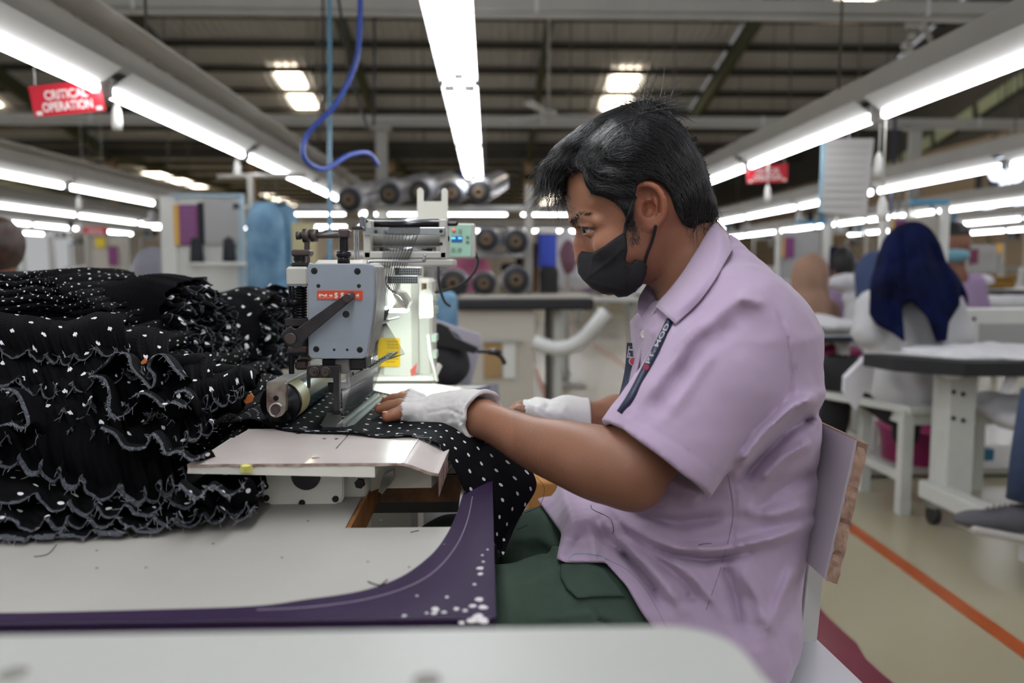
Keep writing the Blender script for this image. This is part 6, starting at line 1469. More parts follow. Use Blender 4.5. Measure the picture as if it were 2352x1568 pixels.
r = thing('clothes_rack', 'pale tube rack holding blue shirts left of the machine', 'rack', P(577, 740, Y=4.3)); rod('rail', M_tray, (500, 405, 4.3), (700, 402, 4.3), .014, r); post_to_floor('upright', M_tray, 575, 402, 4.3, .028, r)
def drape(name, m, X0, X1, ytop, ybot, Y, nw, amp, par=None, shoulder=.25, seed=1):
    rg = random.Random(seed); ph = rg.uniform(0, 6); a = P(X0, ytop, Y=Y); c = P(X1, ybot, Y=Y); D = (c.x-a.x)*.28
    def fn(u, v):
        an = 2*PI*u; wd = min(1, shoulder+v*5) if v < .2 else 1.0; wd = min(1, shoulder+(1-shoulder)*math.sqrt(min(1, v/.16)))
        k = 1+amp*math.sin(nw*an+ph+v*1.2)*(.2+.8*v)
        return Vector(((a.x+c.x)/2+math.cos(an)*(c.x-a.x)/2*wd*k, Y+D+math.sin(an)*D*wd*k, a.z+(c.z-a.z)*v+.015*math.sin(nw*an*.5+ph)*v))
    b = MB(); b.grid(fn, 72, 24); return obj(name, b, m, par)
for k, (x0, x1, lab) in enumerate(((556, 652, 'light blue shirt hanging just right of the rack upright'), (588, 682, 'light blue shirt nearest the machine on the rack'))):
    r = thing('hanging_shirt', lab, 'shirt', P((x0+x1)/2, 470, Y=4.25+k*.1)); r['group'] = 'light blue shirts on the rack'; drape('shirt_cloth', M_lb, x0, x1, 462, 722, 4.22+k*.1, 7, .07, r, .45, k+1)
    rod('hanger_hook', M_black, ((x0+x1)/2, 403, 4.3), ((x0+x1)/2, 466, 4.3), .004, r); rod('hanger_bar', M_black, ((x0+x1)/2-20, 470, 4.3), ((x0+x1)/2+20, 470, 4.3), .008, r)
# small distant board
r = thing('information_board', 'small distant board with a yellow tag and purple sheet beside the large board', 'board', P(240, 650, Y=8)); quad('board_panel', M_cab, 200, 540, 285, 640, 8, .02, r); quad('purple_poster', M_pur, 250, 565, 268, 610, 7.97, .01, r); quad('yellow_tag', mat('bright_yellow_tag', 'd9c01f', .5), 220, 545, 240, 568, 7.96, .01, r); quad('frame_top', M_blu, 245, 537, 290, 541, 7.98, .02, r); post_to_floor('upright', M_tray, 290, 537, 8, .04, r); post_to_floor('upright', M_tray, 200, 537, 8, .04, r)
# tan plastic guard left of the head
r = thing('cardboard_sheet', 'pale tan board standing on the floor behind the lever of the machine', 'board', P(695, 600, Y=4)); quad('panel', mat('khaki_sheet', 'a8a27c', .7), 672, 512, 722, 610, 4.0, .02, r); post_to_floor('stand', M_tray, 697, 610, 4.01, .03, r)
# --- fabric rolls on their rack
rk = thing('roll_rack', 'pale rack frame carrying the top rows of fabric rolls', 'rack', P(960, 700, Y=5)); 
for x in (850, 1215): post_to_floor('upright', M_tray, x, 425, 5.3, .05, rk)
for y in (478, 585): rod('rack_arm', M_white, (770, y, 5.3), (1220, y, 5.3), .02, rk)
def froll(x, y, rp, Y, dr, L, label, grp):
    c = P(x, y, Y=Y); R = rp*Y/F; r = thing('fabric_roll', label, 'fabric roll', c); r['group'] = grp; d = Vector(dr).normalized(); n = 26; f = lambda q: 1+.05*math.sin(2*q+x)
    b = MB(); b.lathe(c, d, [(R*.40, .004), (R*.95, 0), (R, .01), (R, L)], n); obj('rolled_fabric', b, M_pad, r)
    b = MB(); b.lathe(c+d*.03, d, [(R*1.02, 0), (R*1.10, .04), (R*1.06, L*.3), (R*1.12, L*.6), (R*1.06, L)], n); obj('plastic_wrap', b, M_wrap, r)
    b = MB(); b.lathe(c-d*.003, d, [(R*.46, .004), (R*.46, 0), (R*.22, 0), (R*.2, .05)], 18); obj('core_tube', b, M_core, r); b = MB(); b.lathe(c+d*.03, d, [(0, 0), (R*.24, 0)], 14); obj('core_hole', b, M_hole, r)
tops = [(800, 459, 27, 'leftmost fabric roll of the top rack row'), (893, 446, 25, 'second fabric roll of the top rack row, by the post'), (962, 441, 25, 'middle fabric roll of the top rack row'), (1036, 444, 25, 'fourth fabric roll of the top rack row'), (1099, 442, 27, 'rightmost fabric roll of the top rack row')]
for i, (x, y, rp, lab) in enumerate(tops): froll(x, y, rp, 4.95, (.12, .95, .16), 1.1, lab, 'fabric rolls')
froll(1117, 550, 26, 4.95, (.1, .95, .05), 1.1, 'fabric roll on the middle level right beside the mint control panel', 'fabric rolls'); froll(1185, 555, 27, 4.95, (.05, .95, .05), 1.1, 'fabric roll on the middle level, right one', 'fabric rolls')
for x, y, rp, lab in ((1040, 648, 31, 'lowest level fabric roll partly behind the black panel cable'), (1111, 648, 26, 'lowest level fabric roll in the middle on the black edged table'), (1186, 640, 30, 'lowest level fabric roll at the right on the black edged table')): froll(x, y+3, rp, 4.95, (.02, 1, .0), .45, lab, 'fabric rolls')
# --- black-edged table with white cabinet
r = thing('padded_table', 'white cabinet table with a thick black padded edge carrying fabric rolls', 'table', P(1200, 1000, Y=4.85)); a = P(1046, 712, Y=4.85); c = P(1365, 685, Y=4.85)
b = MB(); b.box(((a.x+c.x)/2, 5.2, (a.z+c.z)/2), (c.x-a.x, .72, c.z-a.z), bev=.015); obj('padded_edge', b, M_pad, r); b = MB(); b.box(((a.x+c.x)/2, 5.21, c.z+.004), (c.x-a.x-.04, .68, .03)); obj('table_top', b, M_cab, r)
a = P(1040, 712, Y=4.9); c = P(1228, 712, Y=4.9); b = MB(); b.box(((a.x+c.x)/2, 5.15, a.z/2), (c.x-a.x, .5, a.z)); obj('cabinet_body', b, M_cab, r)
a = P(1270, 712, Y=4.9); c = P(1300, 712, Y=4.9); b = MB(); b.box(((a.x+c.x)/2, 5.2, a.z/2), (.05, .4, a.z)); obj('leg', b, M_whitep, r)
quad('cardboard_patch', M_kraft, 1112, 788, 1152, 868, 4.885, .012, r); quad('door_panel', M_white, 1156, 784, 1184, 868, 4.885, .012, r); quad('handle_bar', M_tray, 1108, 780, 1200, 786, 4.87, .02, r)
cv = catmull([P(1228, 785, Y=4.8), P(1280, 800, Y=4.75), P(1330, 785, Y=4.7), P(1368, 745, Y=4.65), P(1392, 715, Y=4.65)], 8); b = MB(); b.tube(cv, .045, 10); obj('curved_chute', b, M_fix, r)
# --- stack above the table: blue banner, black cloth, pink back
r = thing('hanging_bin', 'bright blue plastic bin just left of the worker mask', 'bin', P(1256, 615, Y=5.4)); quad('bin_body', M_royal, 1237, 535, 1279, 614, 5.4, .2, r, .01); quad('bin_rim', M_white, 1235, 528, 1281, 537, 5.38, .24, r, .005); post_to_floor('stand', M_pad, 1262, 614, 5.5, .05, r)
r = thing('draped_cloth', 'black cloth hanging under the blue bin', 'cloth', P(1262, 675, Y=5.3)); drape('cloth', M_pad, 1240, 1284, 612, 690, 5.2, 4, .2, r, .7, 5); quad('lower_fold', M_pad, 1150, 604, 1192, 625, 5.6, .1, r, .02)
r = thing('cardboard_sheet', 'brown cardboard strip standing between rolls and blue bin', 'cardboard', P(1220, 680, Y=5.6)); quad('panel', mat('brown_cardboard', '8e6b45', .8), 1198, 558, 1238, 675, 5.6, .03, r)
def soft(name, m, ell, par, h=.02, k=.05, nz=.006, extra=None, seed=0):
    A = [(P(x, y, Y=Y), (rx, ry, rz)) for x, y, Y, rx, ry, rz in ell]
    def f(p):
        d = None
        for c, r_ in A: e = s_ell(p, c, r_); d = e if d is None else smin(d, e, k)
        if extra is not None: d = extra(p, d)
        return d-nz*vnoise(p, 14, seed)-nz*.5*vnoise(p, 37, seed+2)
    lo = np.min([np.array(c)-np.array(r_) for c, r_ in A], axis=0)-.06; hi = np.max([np.array(c)+np.array(r_) for c, r_ in A], axis=0)+.06
    return sdf_mesh(name, f, lo, hi, h, m, par, lip=2.5)
# --- people in the distance
def person(label, x, y, Y): return thing('person', label, 'person', P(x, y, Y=Y))
r = person('person in a pink top bending behind the fabric rolls', 1080, 640, 6.2); soft('torso', M_pk, [(1080, 625, 6.2, .16, .14, .16)], r)
b = MB(); q_ = P(1080, 640, Y=6.2); b.cyl((q_.x, 6.2, 0), (q_.x, 6.2, q_.z+.1), .15, .15, 16); obj('long_skirt', b, M_pk, r)
soft('scarf', M_pk, [(1066, 560, 6.3, .09, .09, .11)], r, .02, .03)
def seated(label, x, ytop, ybot, Y, scarf, top, wid, hairy=False, face=False, look=1):
    r = person(label, x, ybot, Y); a = P(x, ytop, Y=Y); z0 = a.z; hr = .105
    M = lambda dx, dz, dy=0: Vector((a.x+dx, Y+dy, z0+dz))
    def body(p):
        d = s_chain(p, [M(0, -.11, -.03), M(0, -.24), M(0, -.38)], [.08, .06, .10], .05); d = smin(d, s_ell(p, M(0, -.55), (wid*.9, .11, .26)), .08)
        d = smin(d, s_chain(p, [M(-wid*.8, -.36), M(-wid*1.0, -.60, -.03), M(-wid*.7, -.70, .22)], [.05, .042, .03], .03), .03); return smin(d, s_chain(p, [M(wid*.8, -.36), M(wid*1.0, -.60, -.03), M(wid*.7, -.70, .22)], [.05, .042, .03], .03), .03)
    sdf_mesh('body', body, np.array(M(-wid*1.4, -.85, -.2)), np.array(M(wid*1.4, .02, .35)), .016, M_sk2, r)
    def blouse(p):
        d = s_ell(p, M(0, -.56), (wid, .135, .30)); d = smin(d, s_chain(p, [M(-wid*.75, -.36), M(-wid*1.05, -.60, -.03)], [.07, .06], .03), .04); d = smin(d, s_chain(p, [M(wid*.75, -.36), M(wid*1.05, -.60, -.03)], [.07, .06], .03), .04); d = smin(d, s_chain(p, [M(0, -.28), M(0, -.4)], [.06, .12], .03), .05); return d-.006*vnoise(p, 16, 3)
    sdf_mesh('blouse', blouse, np.array(M(-wid*1.5, -.92, -.25)), np.array(M(wid*1.5, -.2, .3)), .016, top, r)
    if hairy: sdf_mesh('hair', lambda p: smin(s_ell(p, M(0, -.10, -.02), (.085, .10, .105)), s_ell(p, M(0, -.15, -.05), (.075, .07, .09)), .03)-.003*vnoise(p, 60, 1), np.array(M(-.12, -.27, -.16)), np.array(M(.12, .03, .12)), .008, M_hr2, r)
    else:
        def sc(p):
            d = s_ell(p, M(0, -.125, -.01), (.105, .12, .125)); d = smin(d, s_chain(p, [M(0, -.16), M(0, -.36, -.03), M(0, -.50, -.05)], [.11, wid*.72, wid*.82], .06), .06); return d-.010*np.sin((p[:, 0]-a.x)*42+2*(p[:, 2]-a.z))*np.clip((a.z-.12-p[:, 2])*4, 0, 1)-.004*vnoise(p, 18, 7)
        sdf_mesh('headscarf', sc, np.array(M(-wid*1.4, -.75, -.3)), np.array(M(wid*1.4, .04, .25)), .014, scarf, r)
    stool_under(a.x, Y, max(.3, z0-.88), 'white stool under the '+' '.join(label.split()[:7]))
    return r
def stool_under(x, Y, z, label, col=None):
    r = thing('stool', label, 'stool', (x, Y, 0)); b = MB(); b.box((x, Y, z), (.34, .28, .03), bev=.006); obj('seat', b, col or M_whitep, r)
    for sx in (-.14, .14):
        for sy in (-.11, .11): b = MB(); b.box((x+sx, Y+sy, z/2), (.028, .028, z)); obj('leg', b, M_whitep, r)
    return r
seated('person in a pale grey headscarf beyond the smocked bundle', 352, 568, 640, 5.0, M_gry, M_whs, .20)
seated('person in a tan headscarf working right behind the lilac shirt', 1862, 582, 700, 5.2, M_tan, M_tan, .17)
seated('dark-haired person in a lilac shirt seen from behind beyond the tan headscarf', 1935, 567, 700, 6.0, None, M_lil, .21, True)
seated('person in a slate blue headscarf half hidden by the navy one', 2012, 575, 700, 5.0, M_bls, M_whs, .15)
# left edge face
r = person('person with dark brown hair cut off by the photo edge above the heap', 0, 640, 2.6)
soft('head', M_sk2, [(-4, 600, 2.6, .05, .06, .07), (-10, 650, 2.6, .05, .05, .06)], r, .01, .03, .0); soft('hair', mat('auburn_brown_hair', '3a2219', .5, c2='17100e', vscale=30), [(0, 560, 2.59, .064, .085, .085), (-30, 600, 2.6, .07, .08, .12)], r, .01, .03, .003); soft('shoulders', M_lil, [(-40, 720, 2.6, .16, .12, .12), (-40, 900, 2.6, .15, .12, .28)], r, .02)
# standing man with pale mask
r = person('standing person in lilac with a pale blue face mask at the right', 2195, 700, 4.6)
a = P(2195, 512, Y=4.6); M = lambda dx, dz, dy=0: Vector((a.x+dx, 4.6+dy, a.z+dz))
sdf_mesh('body', lambda p: smin(smin(s_ell(p, M(0, -.12), (.08, .095, .115)), s_chain(p, [M(0, -.2), M(0, -.3)], [.055, .07], .02), .03), s_ell(p, M(.0, -.60), (.15, .09, .34)), .05), np.array(M(-.22, -1.0, -.15)), np.array(M(.22, .02, .15)), .012, M_sk2, r)
sdf_mesh('hair', lambda p: np.maximum(s_ell(p, M(0, -.10, .01), (.088, .105, .115)), -(p[:, 2]-(a.z-.075))), np.array(M(-.12, -.1, -.14)), np.array(M(.12, .04, .14)), .008, M_hr2, r)
sdf_mesh('face_mask', lambda p: s_ell(p, M(-.01, -.185, -.03), (.075, .075, .05)), np.array(M(-.12, -.26, -.14)), np.array(M(.12, -.1, .1)), .008, mat('pale_blue_mask', '6f9fb0', .7), r)
sdf_mesh('shirt', lambda p: smin(s_ell(p, M(.0, -.62), (.17, .11, .36)), s_chain(p, [M(.13, -.35), M(.2, -.62)], [.06, .055], .02), .04)-.005*vnoise(p, 18, 1), np.array(M(-.24, -1.02, -.2)), np.array(M(.3, -.2, .2)), .014, M_lil, r)
for s in (-.08, .08): b = MB(); b.tube([M(s, -.9), M(s, -1.1), Vector((a.x+s, 4.6, .02))], [.09, .08, .06], 12); obj('trouser_leg', b, M_dk, r)
# --- navy headscarf worker on her bench
nw_ = person('worker in a navy headscarf and white blouse seen from behind on a white bench', 2095, 930, 3.35); YN = 3.35; a = P(2090, 507, Y=YN)
def NP(x, y, dy=0): return P(x, y, Y=YN+dy)
sdf_mesh('body', lambda p: smin(smin(s_ell(p, NP(2085, 600), (.085, .10, .12)), s_chain(p, [NP(2085, 650), NP(2090, 720)], [.06, .09], .03), .04), s_chain(p, [NP(2085, 760), NP(2095, 890)], [.09, .10], .05), .06), np.array(NP(2085, 950))-.4, np.array(NP(2085, 500))+np.array((.4, .3, .05)), .014, M_sk2, nw_)
def blouse(p):
    d = s_ell(p, NP(2085, 775), (.18, .125, .22)); d = smin(d, s_ell(p, NP(2095, 885), (.185, .15, .14)), .08)
    d = smin(d, s_chain(p, [NP(2010, 700), NP(1992, 760, -.02), NP(2000, 770, .2)], [.075, .062, .05], .03), .03); d = smin(d, s_chain(p, [NP(2165, 700), NP(2200, 765, -.02), NP(2190, 790, .2)], [.075, .065, .05], .03), .03)
    return d-.007*vnoise(p, 15, 2)-.003*np.sin(p[:, 0]*60+p[:, 2]*14)
sdf_mesh('blouse', blouse, np.array(NP(2085, 960, -.3))-np.array((.42, 0, 0)), np.array(NP(2085, 640, .35))+np.array((.42, 0, 0)), .012, M_whs, nw_)
spoly = [(2090, 505), (2060, 515), (2030, 545), (2012, 590), (1998, 650), (1995, 720), (2012, 745), (2050, 765), (2078, 785), (2072, 700), (2095, 690), (2130, 730), (2150, 785), (2175, 782), (2180, 740), (2205, 700), (2205, 660), (2225, 712), (2237, 708), (2232, 680), (2205, 620), (2172, 570), (2140, 520), (2115, 506)]
def scarf(p):
    X, Y_ = proj(p); d = s_ell(p, NP(2088, 585, .02), (.115, .13, .145)); d = smin(d, s_chain(p, [NP(2088, 610), NP(2095, 690, -.03), NP(2100, 780, -.06)], [.12, .19, .215], .06), .05)
    fo = folds(X, Y_, [([(2075, 520), (2085, 620), (2080, 700)], 12, -.022), ([(2110, 530), (2130, 640), (2150, 780)], 13, .02), ([(2040, 560), (2030, 650), (2040, 740)], 13, .018), ([(2130, 540), (2170, 640), (2190, 720)], 10, -.018), ([(2060, 640), (2045, 700), (2070, 770)], 9, -.016)])
    d = d-fo; pd = poly_sd(X, Y_, spoly)*(YN/F); return smax(d, pd, .012)
sdf_mesh('headscarf', scarf, np.array(NP(1985, 800, -.35)), np.array(NP(2245, 495, .25)), .009, M_nv, nw_, lip=2.2)
def leg(p): return smin(s_chain(p, [NP(2060, 925, .0), NP(1930, 850, .25), NP(1915, 960, .3), NP(1912, 1040, .3)], [.10, .085, .065, .05], .03), s_chain(p, [NP(2140, 925, 0), NP(2090, 880, .35), NP(2080, 1000, .35)], [.10, .08, .06], .03), .03)
sdf_mesh('trousers', leg, np.array(NP(1880, 1120, -.2)), np.array(NP(2230, 800, .55)), .016, M_dk, nw_)
tl = thing('cloth_piece', 'white cloth panels hanging off the bench beside the navy headscarf worker', 'cloth', NP(1965, 960)); 
for pts in ([(1985, 825), (1940, 870), (1938, 905), (1965, 945), (1985, 900), (2003, 905), (2010, 840)],): b = MB(); b.prism([NP(x, y, -.17) for x, y in pts], (0, .02, .01)); obj('cloth_panel', b, M_wc, tl)
# bench
def NB(x, y): return P(x, y, Y=3.3)
bn = thing('bench', 'white painted steel bench under the navy headscarf worker', 'bench', (1.72, 3.35, 0)); zb = P(2105, 930, Y=3.19).z
b = MB(); b.prism([(1.50, 3.62, zb), (1.72, 3.15, zb), (2.3, 3.15, zb), (2.3, 3.62, zb)], (0, 0, -.03)); obj('seat', b, M_whitep, bn)
for x, y in ((1.725, 3.19), (1.725, 3.54), (2.25, 3.19), (2.25, 3.54)): b = MB(); b.box((x, y, zb/2-.01), (.045, .045, zb-.02)); obj('leg', b, M_whitep, bn)
b = MB(); b.box((1.725, 3.36, .155), (.035, .32, .04)); obj('stretcher', b, M_whitep, bn); b = MB(); b.box((1.99, 3.19, zb-.055), (.5, .03, .05)); obj('seat_rail', b, M_whitep, bn); b = MB(); b.box((1.725, 3.36, zb-.055), (.03, .32, .05)); obj('seat_rail', b, M_whitep, bn)
# sewing table right with column leg
rt = thing('sewing_table', 'white sewing table on a thick column leg with black rounded edge at the right', 'table', (1.95, 3.0, 0)); Yt = 2.98
a = P(2170, 856, Y=Yt); c = P(2262, 856, Y=Yt); b = MB(); b.box(((a.x+c.x)/2, Yt+.06, (a.z+.13)/2), (.11, .12, a.z-.13), bev=.006); obj('column_leg', b, M_whitep, rt)
for x, y in ((2190, 900), (2212, 905), (2212, 965), (2190, 960)): c = P(x, y, Y=Yt-.001); b = MB(); b.lathe(c, (0, -1, 0), [(0, .006), (.008, .005), (.009, 0)], 12); obj('bolt', b, M_blk, rt)
f0 = P(2125, 1160, Y=3.1); f1 = P(2420, 1350, Y=2.35); b = MB(); b.bar((f0.x, 3.1, .135), (f0.x+.05, 2.1, .135), .07, .07, bev=.006); obj('foot_rail', b, M_whitep, rt)
b = MB(); b.box((f0.x+.03, 2.5, .08), (.06, .06, .06)); obj('foot_block', b, M_fix, rt)
cz = P(2143, 1195, Y=3.05); b = MB(); b.cyl((cz.x-.012, cz.y, .04), (cz.x+.012, cz.y, .04), .038, n=20); obj('caster_wheel', b, M_black, rt); b = MB(); b.box((cz.x, cz.y, .085), (.05, .05, .03)); obj('caster_fork', b, M_steel, rt)
zt_ = P(2170, 850, Y=Yt).z
tp = [P(2012, 838, z=zt_+.06), P(2030, 790, z=zt_+.06), P(2600, 790, z=zt_+.06), P(2600, 845, z=zt_+.06), P(2100, 850, z=zt_+.06)]
b = MB(); b.prism([(1.50, 3.12, zt_+.05), (1.54, 2.95, zt_+.05), (1.72, 2.80, zt_+.05), (2.9, 2.75, zt_+.05), (2.9, 3.15, zt_+.05)], (0, 0, -.05)); obj('padded_top', b, M_pad, rt)
b = MB(); b.prism([(1.56, 3.1, zt_+.053), (1.76, 2.88, zt_+.053), (2.9, 2.84, zt_+.053), (2.9, 3.13, zt_+.053)], (0, 0, .006)); obj('top_surface', b, M_white, rt)
def clothlump(label, ell, m=M_wc, nz=.012, h=.016, seed=0): r = thing('cloth_pile', label, 'cloth', P(*ell[0][:3])); soft('cloth', m, ell, r, h, .04, nz, None, seed); return r
clothlump('white cloth spread over the sewing table at the right edge', [(2240, 805, 3.1, .30, .18, .022), (2190, 840, 2.95, .05, .05, .06), (2320, 815, 3.0, .2, .2, .02)], seed=1)
clothlump('white folded cloth bundle under the right sewing table', [(2300, 930, 3.1, .13, .1, .05), (2340, 960, 3.0, .1, .1, .04)], seed=2)
b = MB(); b.prism([P(2325, 840, Y=2.84), P(2352, 842, Y=2.84), P(2320, 905, Y=2.84), P(2300, 900, Y=2.84)], (0, .01, 0)); tag(obj('cloth_strip', b, M_wc), 'white cloth strip hanging over the black edge at the right', 'cloth')
# beam with louvres behind her
r = thing('machine_stand', 'white metal stand with recessed grey panel right of the navy headscarf', 'stand', P(2290, 790, Y=3.9)); quad('frame', M_white, 2212, 708, 2500, 800, 3.9, .1, r, .006); quad('recessed_panel', M_gsh, 2250, 742, 2500, 792, 3.89, .02, r); quad('slot', M_hole, 2238, 728, 2242, 736, 3.885, .02, r); post_to_floor('leg', M_whitep, 2225, 800, 3.95, .05, r)
# tables behind on the right
def table_at(x0, x1, y, Y, D, label, edge=M_pad, top=M_white, th=.03):
    a = P(x0, y, Y=Y); c = P(x1, y, Y=Y); r = thing('sewing_table', label, 'table', ((a.x+c.x)/2, Y, 0)); b = MB(); b.box(((a.x+c.x)/2, Y+D/2, a.z), (c.x-a.x, D, th), bev=.006); obj('padded_edge', b, edge, r)
    b = MB(); b.box(((a.x+c.x)/2, Y+D/2+.01, a.z+th/2+.004), (c.x-a.x-.03, D-.03, .01)); obj('table_top', b, top, r)
    for x in (a.x+.06, c.x-.06): b = MB(); b.box((x, Y+D/2, a.z/2-.01), (.06, .08, a.z-.03)); obj('leg', b, M_whitep, r); b = MB(); b.box((x, Y+D/2, .05), (.06, D*.9, .06)); obj('foot', b, M_whitep, r)
    return r
def machine_at(x, y, Y, w_, label, flip=1):
    a = P(x, y, Y=Y); r = thing('sewing_machine', label, 'sewing machine', a); s = flip*w_
    b = MB(); b.box((a.x, a.y, a.z+.02), (w_*1.05, .17, .04), bev=.008); obj('bed', b, M_white, r); b = MB(); b.box((a.x+s*.40, a.y, a.z+.15), (w_*.2, .11, .26), bev=.02); obj('pillar', b, M_white, r)
    b = MB(); b.box((a.x, a.y, a.z+.25), (w_*.9, .10, .09), bev=.02); obj('arm', b, M_white, r); b = MB(); b.box((a.x-s*.40, a.y, a.z+.20), (w_*.16, .10, .16), bev=.015); obj('head', b, M_fix, r)
    b = MB(); b.cyl((a.x+s*.52, a.y, a.z+.23), (a.x+s*.58, a.y, a.z+.23), .06, n=18); obj('handwheel', b, M_black, r); b = MB(); b.cyl((a.x-s*.4, a.y, a.z+.05), (a.x-s*.4, a.y, a.z+.13), .006, n=8); obj('needle_bar', b, M_steel, r); return r
table_at(1850, 2005, 780, 4.3, .5, 'sewing table with navy edge just right of the worker shoulder', mat('navy_padding', '121a30', .7)); clothlump('white cloth on the table just right of the worker shoulder', [(1915, 745, 4.45, .2, .15, .03), (1880, 735, 4.5, .08, .1, .04)], seed=3)

soft_r = thing('cloth_pile', 'magenta cloth hanging in the shade under the navy edged table', 'cloth', P(1930, 810, Y=4.6)); soft('cloth', M_mag, [(1930, 808, 4.6, .13, .06, .05)], soft_r, .016)
table_at(1990, 2500, 672, 5.6, .5, 'long white table along the right edge behind the standing person'); clothlump('row of white ruffled cloth along the far right table front', [(2290, 695, 5.2, .28, .06, .05), (2230, 700, 5.2, .12, .05, .04), (2340, 698, 5.2, .12, .05, .045)], seed=4)
clothlump('white cloth with lilac tint beside the standing person', [(2250, 645, 5.3, .09, .08, .045)], seed=5); 
r = thing('storage_box', 'brown box with orange tint on the long white table at the right', 'box', P(2290, 660, Y=5.7)); quad('box_body', mat('ochre_box', '8a6420', .7), 2245, 640, 2335, 662, 5.7, .2, r, .01); quad('box_lid', mat('ochre_box', '8a6420', .7), 2243, 636, 2337, 641, 5.69, .22, r, .004)
table_at(1650, 1830, 700, 6.4, .5, 'distant white table behind the worker collar'); clothlump('white cloth heap beyond the tan headscarf', [(1960, 650, 5.6, .2, .15, .07), (1985, 690, 5.5, .14, .1, .06)], seed=6)
table_at(1290, 1480, 690, 7.2, .5, 'distant pale blue-white table under the worker mask', M_fix); machine_at(1440, 675, 7.4, .4, 'distant white sewing machine under the worker chin')
clothlump('white cloth heap on the table right of the blue bin', [(1320, 640, 7.0, .16, .12, .12), (1300, 580, 7.4, .1, .1, .22)], seed=7)
clothlump('maroon tinted cloth hanging right of the blue bin', [(1305, 590, 6.8, .07, .05, .15)], mat('dusty_maroon_cloth', '7d5a68', .85), seed=8); q_ = P(1305, 590, Y=6.85); b = MB(); b.box((q_.x, 6.85, (q_.z)/2), (.03, .03, q_.z)); b.box((q_.x, 6.85, .01), (.3, .3, .02)); tag(obj('stand', b, M_tray), 'thin stand holding the maroon tinted cloth', 'stand')
# magenta basket
r = thing('basket', 'magenta plastic basket on the floor behind the white bench', 'basket', (2.1, 3.95, 0)); a0_ = P(2130, 980, Y=3.95)
b = MB(); zt0 = a0_.z; b.lathe((a0_.x+.0, 3.95, zt0-.28), (0, 0, 1), [(0, 0), (.17, 0), (.2, .03), (.225, .27), (.235, .28), (.22, .28), (.195, .04), (0, .03)], 28); obj('basket_body', b, M_mag, r)
b = MB(); b.tube([Vector((a0_.x+.232*math.cos(t), 3.95+.232*math.sin(t), zt0)) for t in np.linspace(0, 2*PI, 28, endpoint=False)], .01, 6, closed=True); obj('rim', b, M_mag, r)
st_ = thing('low_shelf', 'grey low shelf carrying the magenta basket', 'shelf', (2.2, 4.0, 0)); b = MB(); b.box((2.3, 4.0, max(.03, zt0-.3)), (1.3, .5, .03)); obj('shelf_board', b, M_tray, st_)
for x in (1.7, 2.9): b = MB(); b.box((x, 4.0, max(.03, zt0-.3)/2), (.03, .45, max(.03, zt0-.3))); obj('shelf_leg', b, M_tray, st_)
r = thing('storage_box', 'small teal box on the floor left of the magenta basket', 'box', P(2285, 1052, Y=3.6)); quad('box_body', mat('teal_box', '2c6b86', .6), 2258, 1032, 2284, 1058, 3.6, .1, r)
# shoe and jeans of a person outside the frame
YS = 2.45; r = person('person in blue jeans and grey laced sneaker cut off at the right edge', 2340, 1250, YS)
def SP(x, y, dy=0): return P(x, y, Y=YS+dy)
sdf_mesh('shoe', lambda p: smax(smin(smin(s_ell(p, SP(2250, 1192), (.085, .042, .030)), s_ell(p, SP(2330, 1190), (.08, .045, .045)), .04), s_ell(p, SP(2400, 1190), (.06, .045, .06)), .04), -(p[:, 2]-(SP(2260, 1215).z-.35*(p[:, 0]-SP(2260, 1215).x)*.55)), .006), np.array(SP(2180, 1280, -.08)), np.array(SP(2480, 1120, .08)), .008, M_gshoe, r)
sdf_mesh('sole', lambda p: s_box(p, SP(2318, 1226), (.15, .05, .013), np.array(Euler((0, .20, 0)).to_matrix()), .01), np.array(SP(2180, 1300, -.08)), np.array(SP(2500, 1160, .08)), .007, M_sole, r)
for k in range(5): b = MB(); b.tube(catmull([SP(2262+k*13, 1168-k*2, -.035), SP(2268+k*13, 1162-k*2, -.0), SP(2275+k*13, 1172-k*2, .03)], 4), .003, 6); obj('shoelace', b, M_sole, r)
b = MB(); b.tube([SP(2352, 1150), SP(2368, 1050), SP(2402, 900)], [.052, .058, .07], 16); obj('jeans_leg', b, M_jean, r)
# pedal/foot plate for shoe: rests on the foot rail of the table
# --- clutter behind the machine column
r = thing('sack', 'dark grey dotted fabric hanging in a sack behind the machine bed', 'sack', P(1035, 880, Y=2.3)); soft('sack_cloth', mat('charcoal_dotted_sack', '303136', .85, var=.3, vscale=40), [(1030, 830, 2.3, .065, .07, .075), (1015, 795, 2.3, .05, .06, .05)], r, .012, .04, .004)
b = MB(); b.prism([P(x, y, Y=2.22) for x, y in ((980, 742), (1010, 742), (1030, 752), (1045, 775), (1100, 800), (1090, 812), (1040, 800), (985, 790))], (0, .03, 0)); bkt = tag(obj('black_bracket', b, M_black), 'black bent bracket with a curved hook over the grey sack', 'bracket')
b = MB(); b.tube(catmull([P(1095, 806, Y=2.2), P(1125, 808, Y=2.2), P(1150, 818, Y=2.2), P(1160, 836, Y=2.2)], 5), .006, 8); b.ball(P(1135, 808, Y=2.2), .014, 10, (1.6, 1, .7)); obj('hook_handle', b, M_black, bkt)
b = MB(); b.prism([P(x, y, Y=2.4) for x, y in ((1000, 735), (1102, 768), (1106, 800), (1080, 885), (1055, 885), (1070, 810), (1010, 770))], (0, .02, 0)); tag(obj('angled_board', b, mat('pale_lilac_board', 'a8a4b0', .5)), 'pale lilac angled board behind the grey sack', 'board')
b = MB(); b.box((P(1060, 900, Y=2.35).x, 2.35, .33), (.22, .2, .66)); tag(obj('bin', b, mat('navy_bin', '1a2238', .6)), 'navy bin standing under the grey sack', 'bin')
